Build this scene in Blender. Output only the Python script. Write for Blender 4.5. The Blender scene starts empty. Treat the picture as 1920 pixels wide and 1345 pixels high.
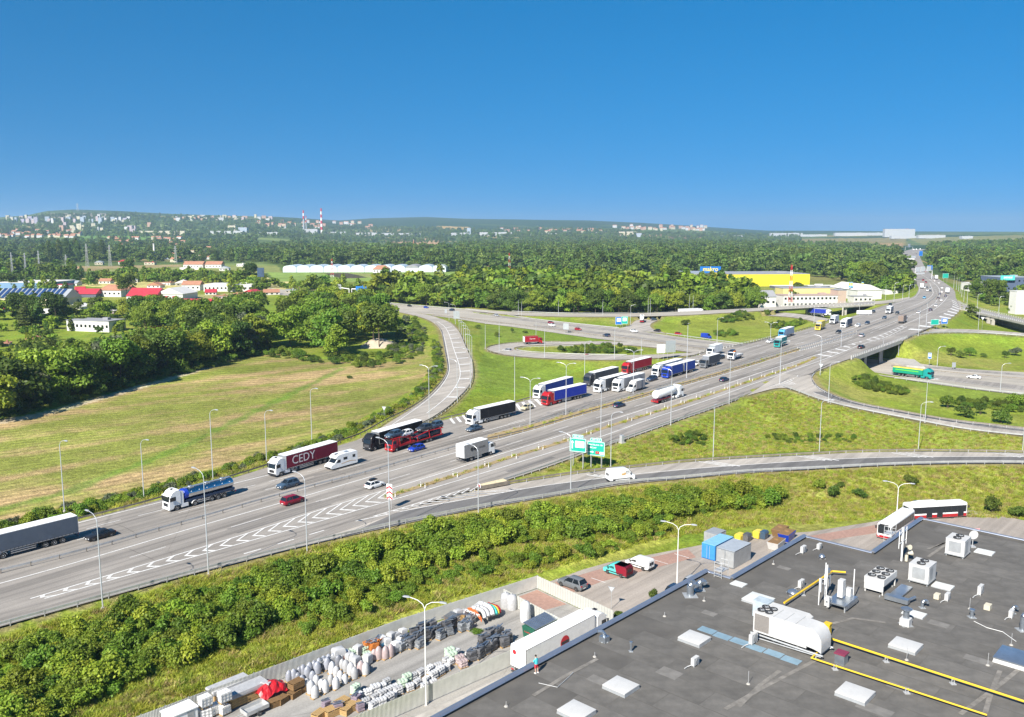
import bpy,bmesh,math,random
import numpy as np
from mathutils import Vector,Matrix,kdtree
random.seed(7); rng=np.random.default_rng(7)
R=math.radians
scene=bpy.context.scene
C=scene.collection
# ------------------------------------------------------------------ camera
F,CX,CY,HOR,HC=1635.0,960.0,672.5,436.0,50.0
PITCH=math.atan((CY-HOR)/F)
cam_d=bpy.data.cameras.new('camera'); cam=bpy.data.objects.new('camera',cam_d); C.objects.link(cam)
cam.location=(0,0,HC); cam.rotation_euler=(math.pi/2-PITCH,0,0)
cam_d.sensor_width=36; cam_d.lens=36*F/1920; cam_d.clip_start=0.5; cam_d.clip_end=60000
scene.camera=cam
# ------------------------------------------------------------------ sky, sun, exposure
SUN_EL,SUN_AZ=R(39),R(30)
S_TO=Vector((-math.sin(SUN_AZ)*math.cos(SUN_EL),-math.cos(SUN_AZ)*math.cos(SUN_EL),math.sin(SUN_EL)))
w=bpy.data.worlds.new('World'); scene.world=w; w.use_nodes=True
nt=w.node_tree; nt.nodes.clear()
wo=nt.nodes.new('ShaderNodeOutputWorld'); bg=nt.nodes.new('ShaderNodeBackground')
sk=nt.nodes.new('ShaderNodeTexSky'); sk.sky_type='NISHITA'; sk.sun_disc=False
sk.sun_elevation=SUN_EL; sk.sun_rotation=math.atan2(S_TO.x,S_TO.y)
sk.altitude=800; sk.air_density=1.0; sk.dust_density=0.7; sk.ozone_density=9.0
tcw=nt.nodes.new('ShaderNodeTexCoord'); mpw=nt.nodes.new('ShaderNodeVectorMath'); mpw.operation='MULTIPLY_ADD'
mpw.inputs[1].default_value=(1,1,.66); mpw.inputs[2].default_value=(0,0,.165); nt.links.new(tcw.outputs['Generated'],mpw.inputs[0])
nrw=nt.nodes.new('ShaderNodeVectorMath'); nrw.operation='NORMALIZE'; nt.links.new(mpw.outputs[0],nrw.inputs[0]); nt.links.new(nrw.outputs[0],sk.inputs[0])
hs=nt.nodes.new('ShaderNodeHueSaturation'); hs.inputs['Saturation'].default_value=1.25; hs.inputs['Hue'].default_value=.489
nt.links.new(sk.outputs[0],hs.inputs['Color']); nt.links.new(hs.outputs[0],bg.inputs[0])
bg.inputs[1].default_value=0.055
nt.links.new(bg.outputs[0],wo.inputs[0])
sd=bpy.data.lights.new('sun','SUN'); sd.energy=4.2; sd.angle=R(0.53); sd.color=(1.0,0.945,0.86)
so=bpy.data.objects.new('sun',sd); C.objects.link(so); so.location=(-60,-100,200)
so.rotation_euler=S_TO.to_track_quat('Z','Y').to_euler()
vs=scene.view_settings; vs.view_transform='Standard'; vs.look='None'; vs.gamma=1; vs.exposure=1.2
vs.use_curve_mapping=False
scene.cycles.max_bounces=6; scene.cycles.volume_bounces=1; scene.cycles.transparent_max_bounces=8
scene.cycles.use_denoising=True
# ------------------------------------------------------------------ pixel <-> world (survey of the photograph)
CP,SP=math.cos(PITCH),math.sin(PITCH)
def ray(px,py):
 a=(px-CX)/F; b=-(py-CY)/F
 return Vector((a,CP+b*SP,-SP+b*CP))
def P(px,py,z=0.0):
 d=ray(px,py); t=(z-HC)/d.z
 return Vector((d.x*t,d.y*t,z))
def proj(x,y,z):
 dz=z-HC; dep=y*CP-dz*SP; up=y*SP+dz*CP
 return CX+F*x/dep,CY-F*up/dep
 # ------------------------------------------------------------------ materials
MATS={}
def nd(t,ty,**kw):
 n=t.nodes.new(ty)
 for k,v in kw.items():
  if k in n.inputs.keys():n.inputs[k].default_value=v
  else:setattr(n,k,v)
 return n
def mat(name,col,rough=0.6,metal=0.0,var=0.12,scale=1.5,bump=0.0,bscale=20,coat=0.0,spec=0.5,rnd=0.0,dirt=0.0,dscale=0.35):
 """plain procedural surface: colour with noise variation, optional streaky dirt, bump, per-object tint"""
 if name in MATS:return MATS[name]
 m=bpy.data.materials.new(name); m.use_nodes=True; t=m.node_tree; b=t.nodes['Principled BSDF']
 b.inputs['Roughness'].default_value=rough; b.inputs['Metallic'].default_value=metal
 b.inputs['Coat Weight'].default_value=coat; b.inputs['Specular IOR Level'].default_value=spec
 L=t.links.new
 tc=nd(t,'ShaderNodeTexCoord')
 nz=nd(t,'ShaderNodeTexNoise',Scale=scale,Detail=5.0,Roughness=0.6); L(tc.outputs['Object'],nz.inputs['Vector'])
 mr=nd(t,'ShaderNodeMapRange'); L(nz.outputs[0],mr.inputs[0])
 mr.inputs[1].default_value=.25; mr.inputs[2].default_value=.75
 mr.inputs[3].default_value=1-var; mr.inputs[4].default_value=1+var
 mx=nd(t,'ShaderNodeMix',data_type='RGBA',blend_type='MULTIPLY'); mx.inputs[0].default_value=1
 mx.inputs[6].default_value=(*col,1); L(mr.outputs[0],mx.inputs[7])
 out=mx.outputs[2]
 if dirt:
  n2=nd(t,'ShaderNodeTexNoise',Scale=dscale,Detail=8.0,Roughness=0.7); L(tc.outputs['Object'],n2.inputs['Vector'])
  r2=nd(t,'ShaderNodeMapRange'); L(n2.outputs[0],r2.inputs[0])
  r2.inputs[1].default_value=.5; r2.inputs[2].default_value=.72; r2.inputs[3].default_value=0; r2.inputs[4].default_value=dirt
  m2=nd(t,'ShaderNodeMix',data_type='RGBA'); L(r2.outputs[0],m2.inputs[0]); L(out,m2.inputs[6])
  m2.inputs[7].default_value=(.10,.09,.075,1); out=m2.outputs[2]
 if rnd:
  oi=nd(t,'ShaderNodeObjectInfo'); hv=nd(t,'ShaderNodeHueSaturation')
  r3=nd(t,'ShaderNodeMapRange'); L(oi.outputs['Random'],r3.inputs[0])
  r3.inputs[3].default_value=1-rnd; r3.inputs[4].default_value=1+rnd
  L(r3.outputs[0],hv.inputs['Value']); L(out,hv.inputs['Color']); out=hv.outputs[0]
 L(out,b.inputs['Base Color'])
 if bump:
  nb=nd(t,'ShaderNodeTexNoise',Scale=bscale,Detail=4.0); L(tc.outputs['Object'],nb.inputs['Vector'])
  bp=nd(t,'ShaderNodeBump'); bp.inputs['Strength'].default_value=bump; L(nb.outputs[0],bp.inputs['Height']); L(bp.outputs[0],b.inputs['Normal'])
 MATS[name]=m; return m
def paint(name,col,rough=0.32):return mat('paint_'+name,col,rough=rough,var=0.06,scale=2,coat=0.12,spec=.35,dirt=0.2,dscale=.8)
def tarp(name,col):return mat('tarpaulin_'+name,col,rough=0.65,var=0.14,scale=1.2,bump=0.25,bscale=1.4,spec=.25,dirt=0.28,dscale=.6)
def foliage(name,c1,c2,hue=0.03):
 if name in MATS:return MATS[name]
 m=bpy.data.materials.new(name); m.use_nodes=True; t=m.node_tree; L=t.links.new
 b=t.nodes['Principled BSDF']; b.inputs['Roughness'].default_value=.55; b.inputs['Specular IOR Level'].default_value=.25
 g=nd(t,'ShaderNodeNewGeometry'); oi=nd(t,'ShaderNodeObjectInfo')
 mx=nd(t,'ShaderNodeMix',data_type='RGBA'); L(g.outputs['Random Per Island'],mx.inputs[0])
 mx.inputs[6].default_value=(*c1,1); mx.inputs[7].default_value=(*c2,1)
 hv=nd(t,'ShaderNodeHueSaturation'); L(mx.outputs[2],hv.inputs['Color'])
 r1=nd(t,'ShaderNodeMapRange'); L(oi.outputs['Random'],r1.inputs[0]); r1.inputs[3].default_value=.5-hue; r1.inputs[4].default_value=.5+hue*.6
 L(r1.outputs[0],hv.inputs['Hue'])
 ml=nd(t,'ShaderNodeMath',operation='MULTIPLY'); L(oi.outputs['Random'],ml.inputs[0]); ml.inputs[1].default_value=7.31
 fr=nd(t,'ShaderNodeMath',operation='FRACT'); L(ml.outputs[0],fr.inputs[0])
 r2=nd(t,'ShaderNodeMapRange'); L(fr.outputs[0],r2.inputs[0]); r2.inputs[3].default_value=.62; r2.inputs[4].default_value=1.14
 L(r2.outputs[0],hv.inputs['Value'])
 L(hv.outputs[0],b.inputs['Base Color'])
 tr=nd(t,'ShaderNodeBsdfTranslucent'); L(hv.outputs[0],tr.inputs[0])
 ms=nd(t,'ShaderNodeMixShader'); ms.inputs[0].default_value=.28
 L(b.outputs[0],ms.inputs[1]); L(tr.outputs[0],ms.inputs[2])
 L(ms.outputs[0],t.nodes['Material Output'].inputs[0])
 MATS[name]=m; return m
def glass_dark():return mat('tinted_glass',(.012,.016,.02),rough=.08,var=.3,scale=3,spec=.6)
# ------------------------------------------------------------------ mesh helper
class MB:
 def __init__(s):s.v=[]; s.f=[]; s.m=[]; s.cur=0
 def add(s,vs,fs):
  o=len(s.v); s.v+=[tuple(p) for p in vs]
  for f in fs:s.f.append([i+o for i in f]); s.m.append(s.cur)
  return s
 def quad(s,a,b,c,d):return s.add([a,b,c,d],[(0,1,2,3)])
 def box(s,c,d,rz=0,taper=1.0,M=None):
  hx,hy,hz=d[0]/2,d[1]/2,d[2]/2
  p=[(-hx,-hy,-hz),(hx,-hy,-hz),(hx,hy,-hz),(-hx,hy,-hz),(-hx*taper,-hy*taper,hz),(hx*taper,-hy*taper,hz),(hx*taper,hy*taper,hz),(-hx*taper,hy*taper,hz)]
  if rz:cr,sr=math.cos(rz),math.sin(rz); p=[(x*cr-y*sr,x*sr+y*cr,z) for x,y,z in p]
  p=[Vector(q) for q in p]
  if M:p=[M@q for q in p]
  return s.add([(q[0]+c[0],q[1]+c[1],q[2]+c[2]) for q in p],[(0,3,2,1),(4,5,6,7),(0,1,5,4),(1,2,6,5),(2,3,7,6),(3,0,4,7)])
 def bb(s,x0,x1,y0,y1,z0,z1):return s.box(((x0+x1)/2,(y0+y1)/2,(z0+z1)/2),(x1-x0,y1-y0,z1-z0))
 def tube(s,a,b,r0,r1=None,n=8,cap=True):
  a,b=Vector(a),Vector(b); r1=r0 if r1 is None else r1; d=(b-a)
  if d.length<1e-6:return s
  q=d.to_track_quat('Z','Y'); ring=[q@Vector((math.cos(2*math.pi*k/n),math.sin(2*math.pi*k/n),0)) for k in range(n)]
  vs=[a+p*r0 for p in ring]+[b+p*r1 for p in ring]
  fs=[(k,(k+1)%n,n+(k+1)%n,n+k) for k in range(n)]
  if cap:fs+=[tuple(reversed(range(n))),tuple(range(n,2*n))]
  return s.add(vs,fs)
 def path(s,pts,r,n=6,r1=None):
  r1=r if r1 is None else r1; k=len(pts)-1
  for i in range(k):s.tube(pts[i],pts[i+1],r+(r1-r)*i/k,r+(r1-r)*(i+1)/k,n)
  return s
 def loft(s,secs,caps=True):
  n=len(secs[0]); vs=[p for q in secs for p in q]; fs=[]
  for i in range(len(secs)-1):
   for k in range(n):fs.append((i*n+k,i*n+(k+1)%n,(i+1)*n+(k+1)%n,(i+1)*n+k))
  if caps:fs+=[tuple(reversed(range(n))),tuple(range((len(secs)-1)*n,len(secs)*n))]
  return s.add(vs,fs)
 def prism(s,poly,y0,y1):
  n=len(poly); vs=[(x,y0,z) for x,z in poly]+[(x,y1,z) for x,z in poly]
  return s.add(vs,[(k,(k+1)%n,n+(k+1)%n,n+k) for k in range(n)]+[tuple(reversed(range(n))),tuple(range(n,2*n))])
 def slab(s,poly,z0,z1):
  n=len(poly); vs=[(p[0],p[1],z0) for p in poly]+[(p[0],p[1],z1) for p in poly]
  return s.add(vs,[(k,(k+1)%n,n+(k+1)%n,n+k) for k in range(n)]+[tuple(reversed(range(n))),tuple(range(n,2*n))])
 def ball(s,c,r,nu=10,nv=6,sz=1.0):
  vs=[]; fs=[]
  for j in range(nv+1):
   th=math.pi*j/nv
   for i in range(nu):ph=2*math.pi*i/nu; vs.append((c[0]+r*math.sin(th)*math.cos(ph),c[1]+r*math.sin(th)*math.sin(ph),c[2]+r*sz*math.cos(th)))
  for j in range(nv):
   for i in range(nu):fs.append((j*nu+i,(j+1)*nu+i,(j+1)*nu+(i+1)%nu,j*nu+(i+1)%nu))
  return s.add(vs,fs)
 def mesh(s,name='m',smooth=None,fix=True):
  me=bpy.data.meshes.new(name); me.from_pydata(s.v,[],s.f); me.update()
  if any(s.m):me.polygons.foreach_set('material_index',s.m)
  if fix:
   bm=bmesh.new(); bm.from_mesh(me); bmesh.ops.remove_doubles(bm,verts=bm.verts,dist=1e-5)
   bmesh.ops.recalc_face_normals(bm,faces=bm.faces); bm.to_mesh(me); bm.free()
  if smooth:
   me.shade_smooth(); me.set_sharp_from_angle(angle=R(smooth))
  return me
def mk(name,me,mats,parent=None,loc=None,rz=0,smooth=None):
 """link a mesh (or builder) as an object; materials sit on the object so that meshes can be shared"""
 if isinstance(me,MB):me=me.mesh(name,smooth)
 o=bpy.data.objects.new(name,me); C.objects.link(o)
 mats=mats if isinstance(mats,(list,tuple)) else [mats]
 while len(me.materials)<len(mats):me.materials.append(None)
 for i,m in enumerate(mats):
  if me.materials[i] is None:me.materials[i]=m
  elif me.materials[i]!=m:o.material_slots[i].link='OBJECT'; o.material_slots[i].material=m
 if parent:o.parent=parent
 if loc is not None:o.location=loc
 if rz:o.rotation_euler=(0,0,rz)
 return o
def tag(o,label=None,cat=None,group=None,kind=None):
 if label:o['label']=label
 if cat:o['category']=cat
 if group:o['group']=group
 if kind:o['kind']=kind
 return o
def thing(name,label,cat,loc=(0,0,0),rz=0,group=None):
 o=bpy.data.objects.new(name,None); C.objects.link(o); o.empty_display_size=.3
 o.location=loc; o.rotation_euler=(0,0,rz); return tag(o,label,cat,group)
def dup(root,loc,rz=0,label=None,group=None,scale=None):
 def cp(o,par):
  c=o.copy(); C.objects.link(c); c.parent=par
  for ch in o.children:cp(ch,c)
  return c
 r=cp(root,None); r.location=loc; r.rotation_euler=(0,0,rz)
 if scale:r.scale=scale if isinstance(scale,(tuple,list)) else (scale,)*3
 return tag(r,label,None,group)
ORDS='first second third fourth fifth sixth seventh eighth ninth tenth eleventh twelfth thirteenth fourteenth fifteenth sixteenth seventeenth eighteenth nineteenth twentieth'.split()
def nth(i):
 if i<20:return ORDS[i]
 n=i+1; t=['','','twenty','thirty','forty','fifty','sixty','seventy','eighty','ninety'][(n//10)%10]; hd='hundred-and-' if n>100 else ('hundredth' if n==100 else '')
 if n==100:return hd
 if n%10==0 and n%100>=20:return hd+t[:-1]+'ieth'
 if n%100<=20:return hd+ORDS[n%100-1]
 return hd+t+'-'+ORDS[n%10-1]
def text_mesh(s,size,extrude=0.004,shear=0,bold=0.0):
 cu=bpy.data.curves.new('t','FONT'); cu.body=s; cu.size=size; cu.extrude=extrude; cu.align_x='CENTER'; cu.align_y='CENTER'; cu.shear=shear; cu.offset=bold; cu.resolution_u=3
 o=bpy.data.objects.new('t',cu); me=bpy.data.meshes.new_from_object(o); bpy.data.objects.remove(o); bpy.data.curves.remove(cu)
 me.materials.clear(); return me
def letter(s,size,m,parent,loc,rot,bold=0.0,shear=0,name='lettering'):
 o=mk(name,text_mesh(s,size,bold=bold,shear=shear),m,parent); o.location=loc; o.rotation_euler=rot; return o
def smooth01(a,b,x):t=np.clip((x-a)/(b-a),0,1); return t*t*(3-2*t)
def person_mesh():
 J=[((0,0,.98),.135),((0,0,1.2),.13),((.03,0,1.4),.15),((.05,0,1.50),.07),((.08,0,1.60),.085),((.11,0,1.70),.095),((.10,0,1.78),.07),((0,.1,.93),.1),((.02,.12,.52),.065),((-.04,.13,.10),.045),((.1,.14,.04),.04),((0,-.1,.93),.1),((-.05,-.13,.52),.065),((-.10,-.14,.10),.045),((.04,-.16,.04),.04),((.03,.2,1.43),.06),((.12,.27,1.18),.042),((.34,.20,1.08),.033),((.42,.18,1.07),.03),((.03,-.2,1.43),.06),((.12,-.27,1.18),.042),((.34,-.2,1.08),.033),((.42,-.18,1.07),.03)]
 E=[(0,1),(1,2),(2,3),(3,4),(4,5),(5,6),(0,7),(7,8),(8,9),(9,10),(0,11),(11,12),(12,13),(13,14),(2,15),(15,16),(16,17),(17,18),(2,19),(19,20),(20,21),(21,22)]
 me=bpy.data.meshes.new('body'); me.from_pydata([j for j,_ in J],E,[]); o=bpy.data.objects.new('body',me); C.objects.link(o); sm=o.modifiers.new('skin','SKIN')
 for i,(_,r) in enumerate(J):me.skin_vertices[0].data[i].radius=(r,r)
 me.skin_vertices[0].data[0].use_root=True; o.modifiers.new('sub','SUBSURF').levels=1
 dg=bpy.context.evaluated_depsgraph_get(); m2=bpy.data.meshes.new_from_object(o.evaluated_get(dg)); bpy.data.objects.remove(o);
 return m2
PERSON_ME=person_mesh()
# ================================================================== TERRAIN HEIGHTS AND ROADS
def zmain(Y):
 return float(5.0*smooth01(140,380,Y))
def PM(px,py):
 z=0.0
 for _ in range(25):p=P(px,py,z); z=.5*z+.5*zmain(p.y)
 return P(px,py,z)
def PZ(z):return lambda px,py:P(px,py,z)
def lin(a,b):
 return lambda k,n:a+(b-a)*k/max(1,n-1)
def line_pts(px,f):return [f(x,y) for x,y in px]
def resample(pts,step=None,n=None):
 pts=[Vector(p) for p in pts]; d=[0]
 for a,b in zip(pts,pts[1:]):d.append(d[-1]+(b-a).length)
 n=n or max(2,int(d[-1]/step)+1); out=[]; j=0
 for k in range(n):
  s=d[-1]*k/(n-1)
  while j<len(pts)-2 and d[j+1]<s:j+=1
  t=(s-d[j])/max(1e-9,d[j+1]-d[j]); out.append(pts[j].lerp(pts[j+1],t))
 return out
def smoothline(pts,step=4.0,it=3):
 """Catmull-Rom through the surveyed points, then even spacing"""
 pts=[Vector(p) for p in pts]; out=[]
 for i in range(len(pts)-1):
  p0=pts[max(0,i-1)]; p1=pts[i]; p2=pts[i+1]; p3=pts[min(len(pts)-1,i+2)]
  for k in range(6):
   t=k/6; out.append(.5*((2*p1)+(p2-p0)*t+(2*p0-5*p1+4*p2-p3)*t*t+(3*p1-p0-3*p2+p3)*t**3))
 out.append(pts[-1]); out=resample(out,step=step)
 for _ in range(it):out=[out[0]]+[(out[i-1]+out[i]*2+out[i+1])/4 for i in range(1,len(out)-1)]+[out[-1]]
 return out
LIFT={}
def strip(name,Lp,Rp,n,m,dz=0.0,zf=None):
 A=resample(Lp,n=n); B=resample(Rp,n=n); vs=[]; fs=[]
 for a,b in zip(A,B):
  for k in range(m+1):
   p=a.lerp(b,k/m); vs.append((p.x,p.y,(zf(p) if zf else p.z)+dz))
 for i in range(n-1):
  for k in range(m):o=i*(m+1)+k; fs.append((o,o+m+1,o+m+2,o+1))
 mb=MB(); mb.add(vs,fs); return mb,vs
 # --- surveyed edges (pixels of the photograph)
mainL_px=[(-150,1052),(0,1015),(157,975),(300,938),(503,876),(627,838),(700,817),(760,802),(803,795),(865,780),(960,757),(1000,747),(1090,722),(1160,703),(1230,685),(1293,670),(1330,660.5),(1385,649),(1413,643),(1453,633),(1500,621),(1521,615),(1560,604.5),(1596,594.5),(1656,573.5),(1692,563.5),(1713,556),(1721,546),(1722,539),(1718,532),(1707,515.5),(1695,501.5),(1691,491),(1689,483),(1690,476.5),(1698,470.5),(1712,467)]
mainR_px=[(-150,1218),(0,1175),(160,1131),(320,1087),(422,1060),(515,1034),(603,1008),(660,991),(720,970),(787,946),(847,929),(890,918),(945,902),(990,888),(1023,877),(1062,863),(1098,849),(1135,836),(1185,820),(1215,809),(1243,799),(1283,785),(1333,768),(1377,752),(1417,737),(1453,724),(1490,711),(1535,695),(1572,680),(1600,671),(1650,653),(1695,636.5),(1722,624),(1752,611),(1785,595),(1799,581),(1797,569),(1792,558),(1791,549),(1786,541),(1773,531.5),(1760,523),(1749,516),(1738,505.5),(1731,495),(1726,484),(1724,477),(1727,471),(1738,467.5)]
rampB_L=[(380,1066),(515,1030),(603,1004),(720,967),(847,932),(890,921),(943,909),(1002,900),(1070,889),(1133,881),(1197,876),(1277,867),(1388,859),(1530,852),(1625,848),(1752,846),(1920,849),(2150,856)]
rampB_R=[(380,1072),(422,1062),(515,1037),(603,1016),(685,997),(767,980),(842,964),(915,950),(1047,929),(1120,915),(1185,905),(1247,901),(1344,891),(1404,886),(1525,880),(1649,873),(1798,869),(1920,869),(2150,873)]
rampA_L=[(640,836),(690,818),(725,795),(770,767),(805,741),(828,716),(838,698),(838,681),(834,660),(830,636),(826,621),(816,608),(798,598),(770,590),(735,583),(700,577)]
rampA_R=[(700,822),(790,796),(805,789),(840,765),(858,748),(877,729),(886,710),(887,692),(884,675),(878,662),(870,644),(860,622),(846,607),(830,599),(800,590),(770,585),(735,579),(700,573)]
cross_U=[(505,540),(600,551),(660,559),(695,564),(747,570),(807,575),(873,580.5),(900,583),(1000,598),(1100,609),(1175,617),(1275,632),(1380,644),(1480,655),(1560,663),(1665,673),(1717,681),(1802,691),(1920,698),(2150,712)]
cross_D=[(505,551),(600,563),(660,571),(710,577),(757,586),(800,591),(860,598.5),(900,605.5),(960,613),(1025,622),(1125,636),(1225,647),(1325,662),(1440,676),(1560,689),(1655,705),(1745,719),(1830,731),(1920,741),(2150,768)]
loopR_out=[(1560,604),(1453,634),(1385,650),(1330,662),(1300,666),(1225,672),(1150,675),(1085,674),(1020,672),(950,666),(922,660),(913,653),(930,647),(975,642),(1050,641),(1120,640),(1172,641),(1240,648),(1325,659)]
loopR_in=[(1560,608),(1453,638),(1385,654),(1330,659),(1300,661),(1250,664),(1175,666),(1100,665),(1020,662),(975,658.5),(962,654),(964,651),(987,648),(1075,646),(1140,645.5),(1175,647),(1240,653),(1325,665)]
outer_U=[(873,578),(900,580.5),(960,584.5),(1060,588),(1160,588),(1260,585),(1340,581.5),(1440,576.5),(1540,571),(1600,567.5),(1660,563.5),(1705,557)]
outer_D=[(873,582),(900,585),(960,590.5),(1060,594),(1160,594),(1260,592),(1340,588),(1440,582),(1540,576),(1600,573),(1660,569),(1710,562)]
curve_U=[(1160,616),(1180,611),(1188,604),(1200,598),(1235,592.5),(1290,588),(1340,586),(1440,585),(1500,589),(1556,598)]
curve_D=[(1250,626),(1224,617),(1219,611),(1223,605),(1247,597.5),(1292,593.5),(1340,592),(1440,592),(1500,597),(1540,607)]
curve2_U=[(1224,617),(1275,626),(1330,634),(1380,641),(1440,650)]
loopB_U=[(1480,691),(1512,691),(1521,700),(1524,712),(1533,724),(1560,740),(1605,755),(1689,770),(1774,786),(1858,796),(1920,803),(2150,820)]
loopB_D=[(1400,742),(1440,731),(1473,724),(1495,734),(1511,740),(1540,751),(1599,765),(1661,777),(1720,788),(1802,804),(1920,817),(2150,836)]
rampC_U=[(1690,622),(1729,618),(1774,616.5),(1830,618),(1920,624.5),(2150,645)]
rampC_D=[(1690,640),(1723,627),(1760,624),(1830,624),(1920,630),(2150,651)]
fly_U=[(1793,560),(1797,566),(1807,572),(1840,581),(1920,600),(2150,655)]
fly_D=[(1785,585),(1800,580.5),(1815,582),(1840,588),(1920,606),(2150,662)]
def vary(px,zs):
 n=len(px); ks=np.linspace(0,1,n); zz=np.interp(ks,[a for a,_ in zs],[b for _,b in zs])
 return [P(x,y,float(z)) for (x,y),z in zip(px,zz)]
ZC=-2.6
mainL=smoothline(line_pts(mainL_px,PM)); mainR=smoothline(line_pts(mainR_px,PM))
ROADS={}
ROADS['highway']=strip('highway',mainL,mainR,560,14,zf=lambda p:zmain(p.y))
def road(name,L_,R_,zs=None,n=160,m=4,dz=-.03,main=False):
 if main:a=line_pts(L_,PM); b=line_pts(R_,PM)
 else:a=vary(L_,zs); b=vary(R_,zs)
 ROADS[name]=strip(name,smoothline(a),smoothline(b),n,m,dz)
 return ROADS[name]
road('slip_road_near',rampB_L,rampB_R,[(0,0),(1,0)],n=200)
road('slip_road_left',rampA_L,rampA_R,[(0,0.1),(.15,.3),(.45,-.6),(1,ZC)],n=160,dz=-.035)
road('cross_road',cross_U,cross_D,[(0,ZC),(1,ZC)],n=320,m=6,dz=-.02)
road('loop_road',loopR_out,loopR_in,[(0,5.0),(.06,4.7),(.14,4.0),(.30,1.4),(.52,-1.6),(.7,ZC),(1,ZC)],n=200,dz=-.045)
road('outer_slip_road',outer_U,outer_D,[(0,ZC),(.35,-1.0),(.62,3.2),(1,5.0)],n=160,dz=-.05)
road('curved_slip_road',curve_U,curve_D,[(0,ZC),(.3,-2.2),(.65,-1.5),(.85,1.5),(1,4.6)],n=120,dz=-.06)
road('loop_slip_road',loopB_U,loopB_D,[(0,3.4),(.18,3.2),(.3,3.0),(.6,.6),(.85,-1.4),(1,-2)],n=160,dz=-.035)
road('exit_slip_road',rampC_U,rampC_D,[(0,5),(.3,4.2),(1,1.5)],n=60,dz=-.035)
road('flyover_road',fly_U,fly_D,[(0,5),(.2,5),(1,2)],n=60,dz=-.04)
# bridge openings: here the deck does not shape the ground
cross_c=[(a+b)/2 for a,b in zip(smoothline(vary(cross_U,[(0,ZC),(1,ZC)]),6)[:],resample(smoothline(vary(cross_D,[(0,ZC),(1,ZC)]),6),n=len(smoothline(vary(cross_U,[(0,ZC),(1,ZC)]),6))))]
kc=kdtree.KDTree(len(ROADS['cross_road'][1]))
for i,p in enumerate(ROADS['cross_road'][1]):kc.insert((p[0],p[1],0),i)
kc.balance()
hi=[]
for nm,(mb,vs_) in ROADS.items():
 if nm=='cross_road':continue
 for p in vs_:
  if p[2]>1.8 and kc.find((p[0],p[1],0))[2]<9.0:continue
  if nm=='outer_slip_road' and p[2]>2.2 and P(1560,574,4).x-40<p[0]<P(1600,571,4).x+12:continue
  if nm=='flyover_road' and proj(*p)[0]>1804:continue
  hi.append(p)
kh=kdtree.KDTree(len(hi))
for i,p in enumerate(hi):kh.insert((p[0],p[1],0),i)
kh.balance()
sky_u=[-1500,-400,0,60,100,150,230,330,430,560,640,700,800,870,1000,1100,1200,1300,1400,1440,1600,1920,2600]
sky_v=[418,412,410,406,398,395.5,398,403,406,410,415,411,409,412,413.5,415,419,425,431,433,434,435,434]
STORE_A=None
def lot_mask(x,y):
# 1 inside the store's yard and car park (south-east of the shrub slope)
 e=(x-LOT0.x)*LOTN.x+(y-LOT0.y)*LOTN.y
 return smooth01(-7.0,0.5,e)
 # the yard's back fence line gives the foot of the shrub slope
LOT0=P(1007,1103,-4); _l1=P(230,1386,-4); _d=(LOT0-_l1).normalized(); LOTN=Vector((_d.y,-_d.x,0))
def base_h(x,y):
 x=np.asarray(x,float); y=np.asarray(y,float)
 r=np.hypot(x,y); Y=np.maximum(y,1)
 z=np.full_like(r,-3.2)
 u=960+F*x/Y
 vs_=np.interp(u,sky_u,sky_v)
 Dm=np.interp(u,[0,500,700,1400,1920],[7200,7600,10500,10500,7000])
 zt=HC+(HOR-vs_)/F*Dm
 s=smooth01(.30,1.0,Y/Dm)
 und=9*np.sin(x*.0021+1.3)*np.sin(y*.0017)+6*np.sin(x*.0043+y*.0031)
 z=z+s*(zt+3.2)+und*smooth01(.25,.5,Y/Dm)*(1-smooth01(.75,1,Y/Dm))
 z=np.where(Y>Dm,zt-(Y-Dm)*.02,z)
 z=z-.8*lot_mask(x,y)
 return z
def ground_h(x,y):
 x=np.atleast_1d(np.asarray(x,float)); y=np.atleast_1d(np.asarray(y,float))
 z=base_h(x,y); r=np.hypot(x,y); lm=lot_mask(x,y)
 for i in np.nonzero(r<2400)[0]:
  xx,yy=x[i],y[i]
  _,ic,dc=kc.find((xx,yy,0)); _,ih,dh=kh.find((xx,yy,0))
  dc=max(dc-.8,0); dh=max(dh-1.0,0)
  wb=(1/9.0)**2
  wc=0 if dc>80 else 1/(dc+.35)**2; wh=0 if dh>80 else 1/(dh+.35)**2
  if lm[i]>0:wh*=1-lm[i]*float(smooth01(2,14,dh))
  zz=(wb*z[i]+wc*(ZC-.12)+wh*(hi[ih][2]-.12))/(wb+wc+wh)
  if dc<=.4:zz=min(zz,ZC-.2)
  if dh<=.4:zz=min(zz,hi[ih][2]-.2)
  z[i]=zz
 return z
def gz(x,y):return float(ground_h([x],[y])[0])
def G(px,py,it=12):
 z=-3.0; p=P(px,py,z)
 for _ in range(it):
  if p.y>20000 or p.y<0:break
  z=.5*z+.5*gz(p.x,p.y); z=min(z,48); p=P(px,py,z)
 return p
def in_poly(x,y,poly):
 x=np.asarray(x); y=np.asarray(y); c=np.zeros(x.shape,bool); n=len(poly); j=n-1
 for i in range(n):
  xi,yi=poly[i]; xj,yj=poly[j]
  with np.errstate(divide='ignore',invalid='ignore'):
   t=((yi>y)!=(yj>y))&(x<(xj-xi)*(y-yi)/((yj-yi) if yj!=yi else 1e-9)+xi)
  c^=t; j=i
 return c
def gpoly(px,z=-3.0):return [(p.x,p.y) for p in (P(a,b,z) for a,b in px)]
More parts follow.
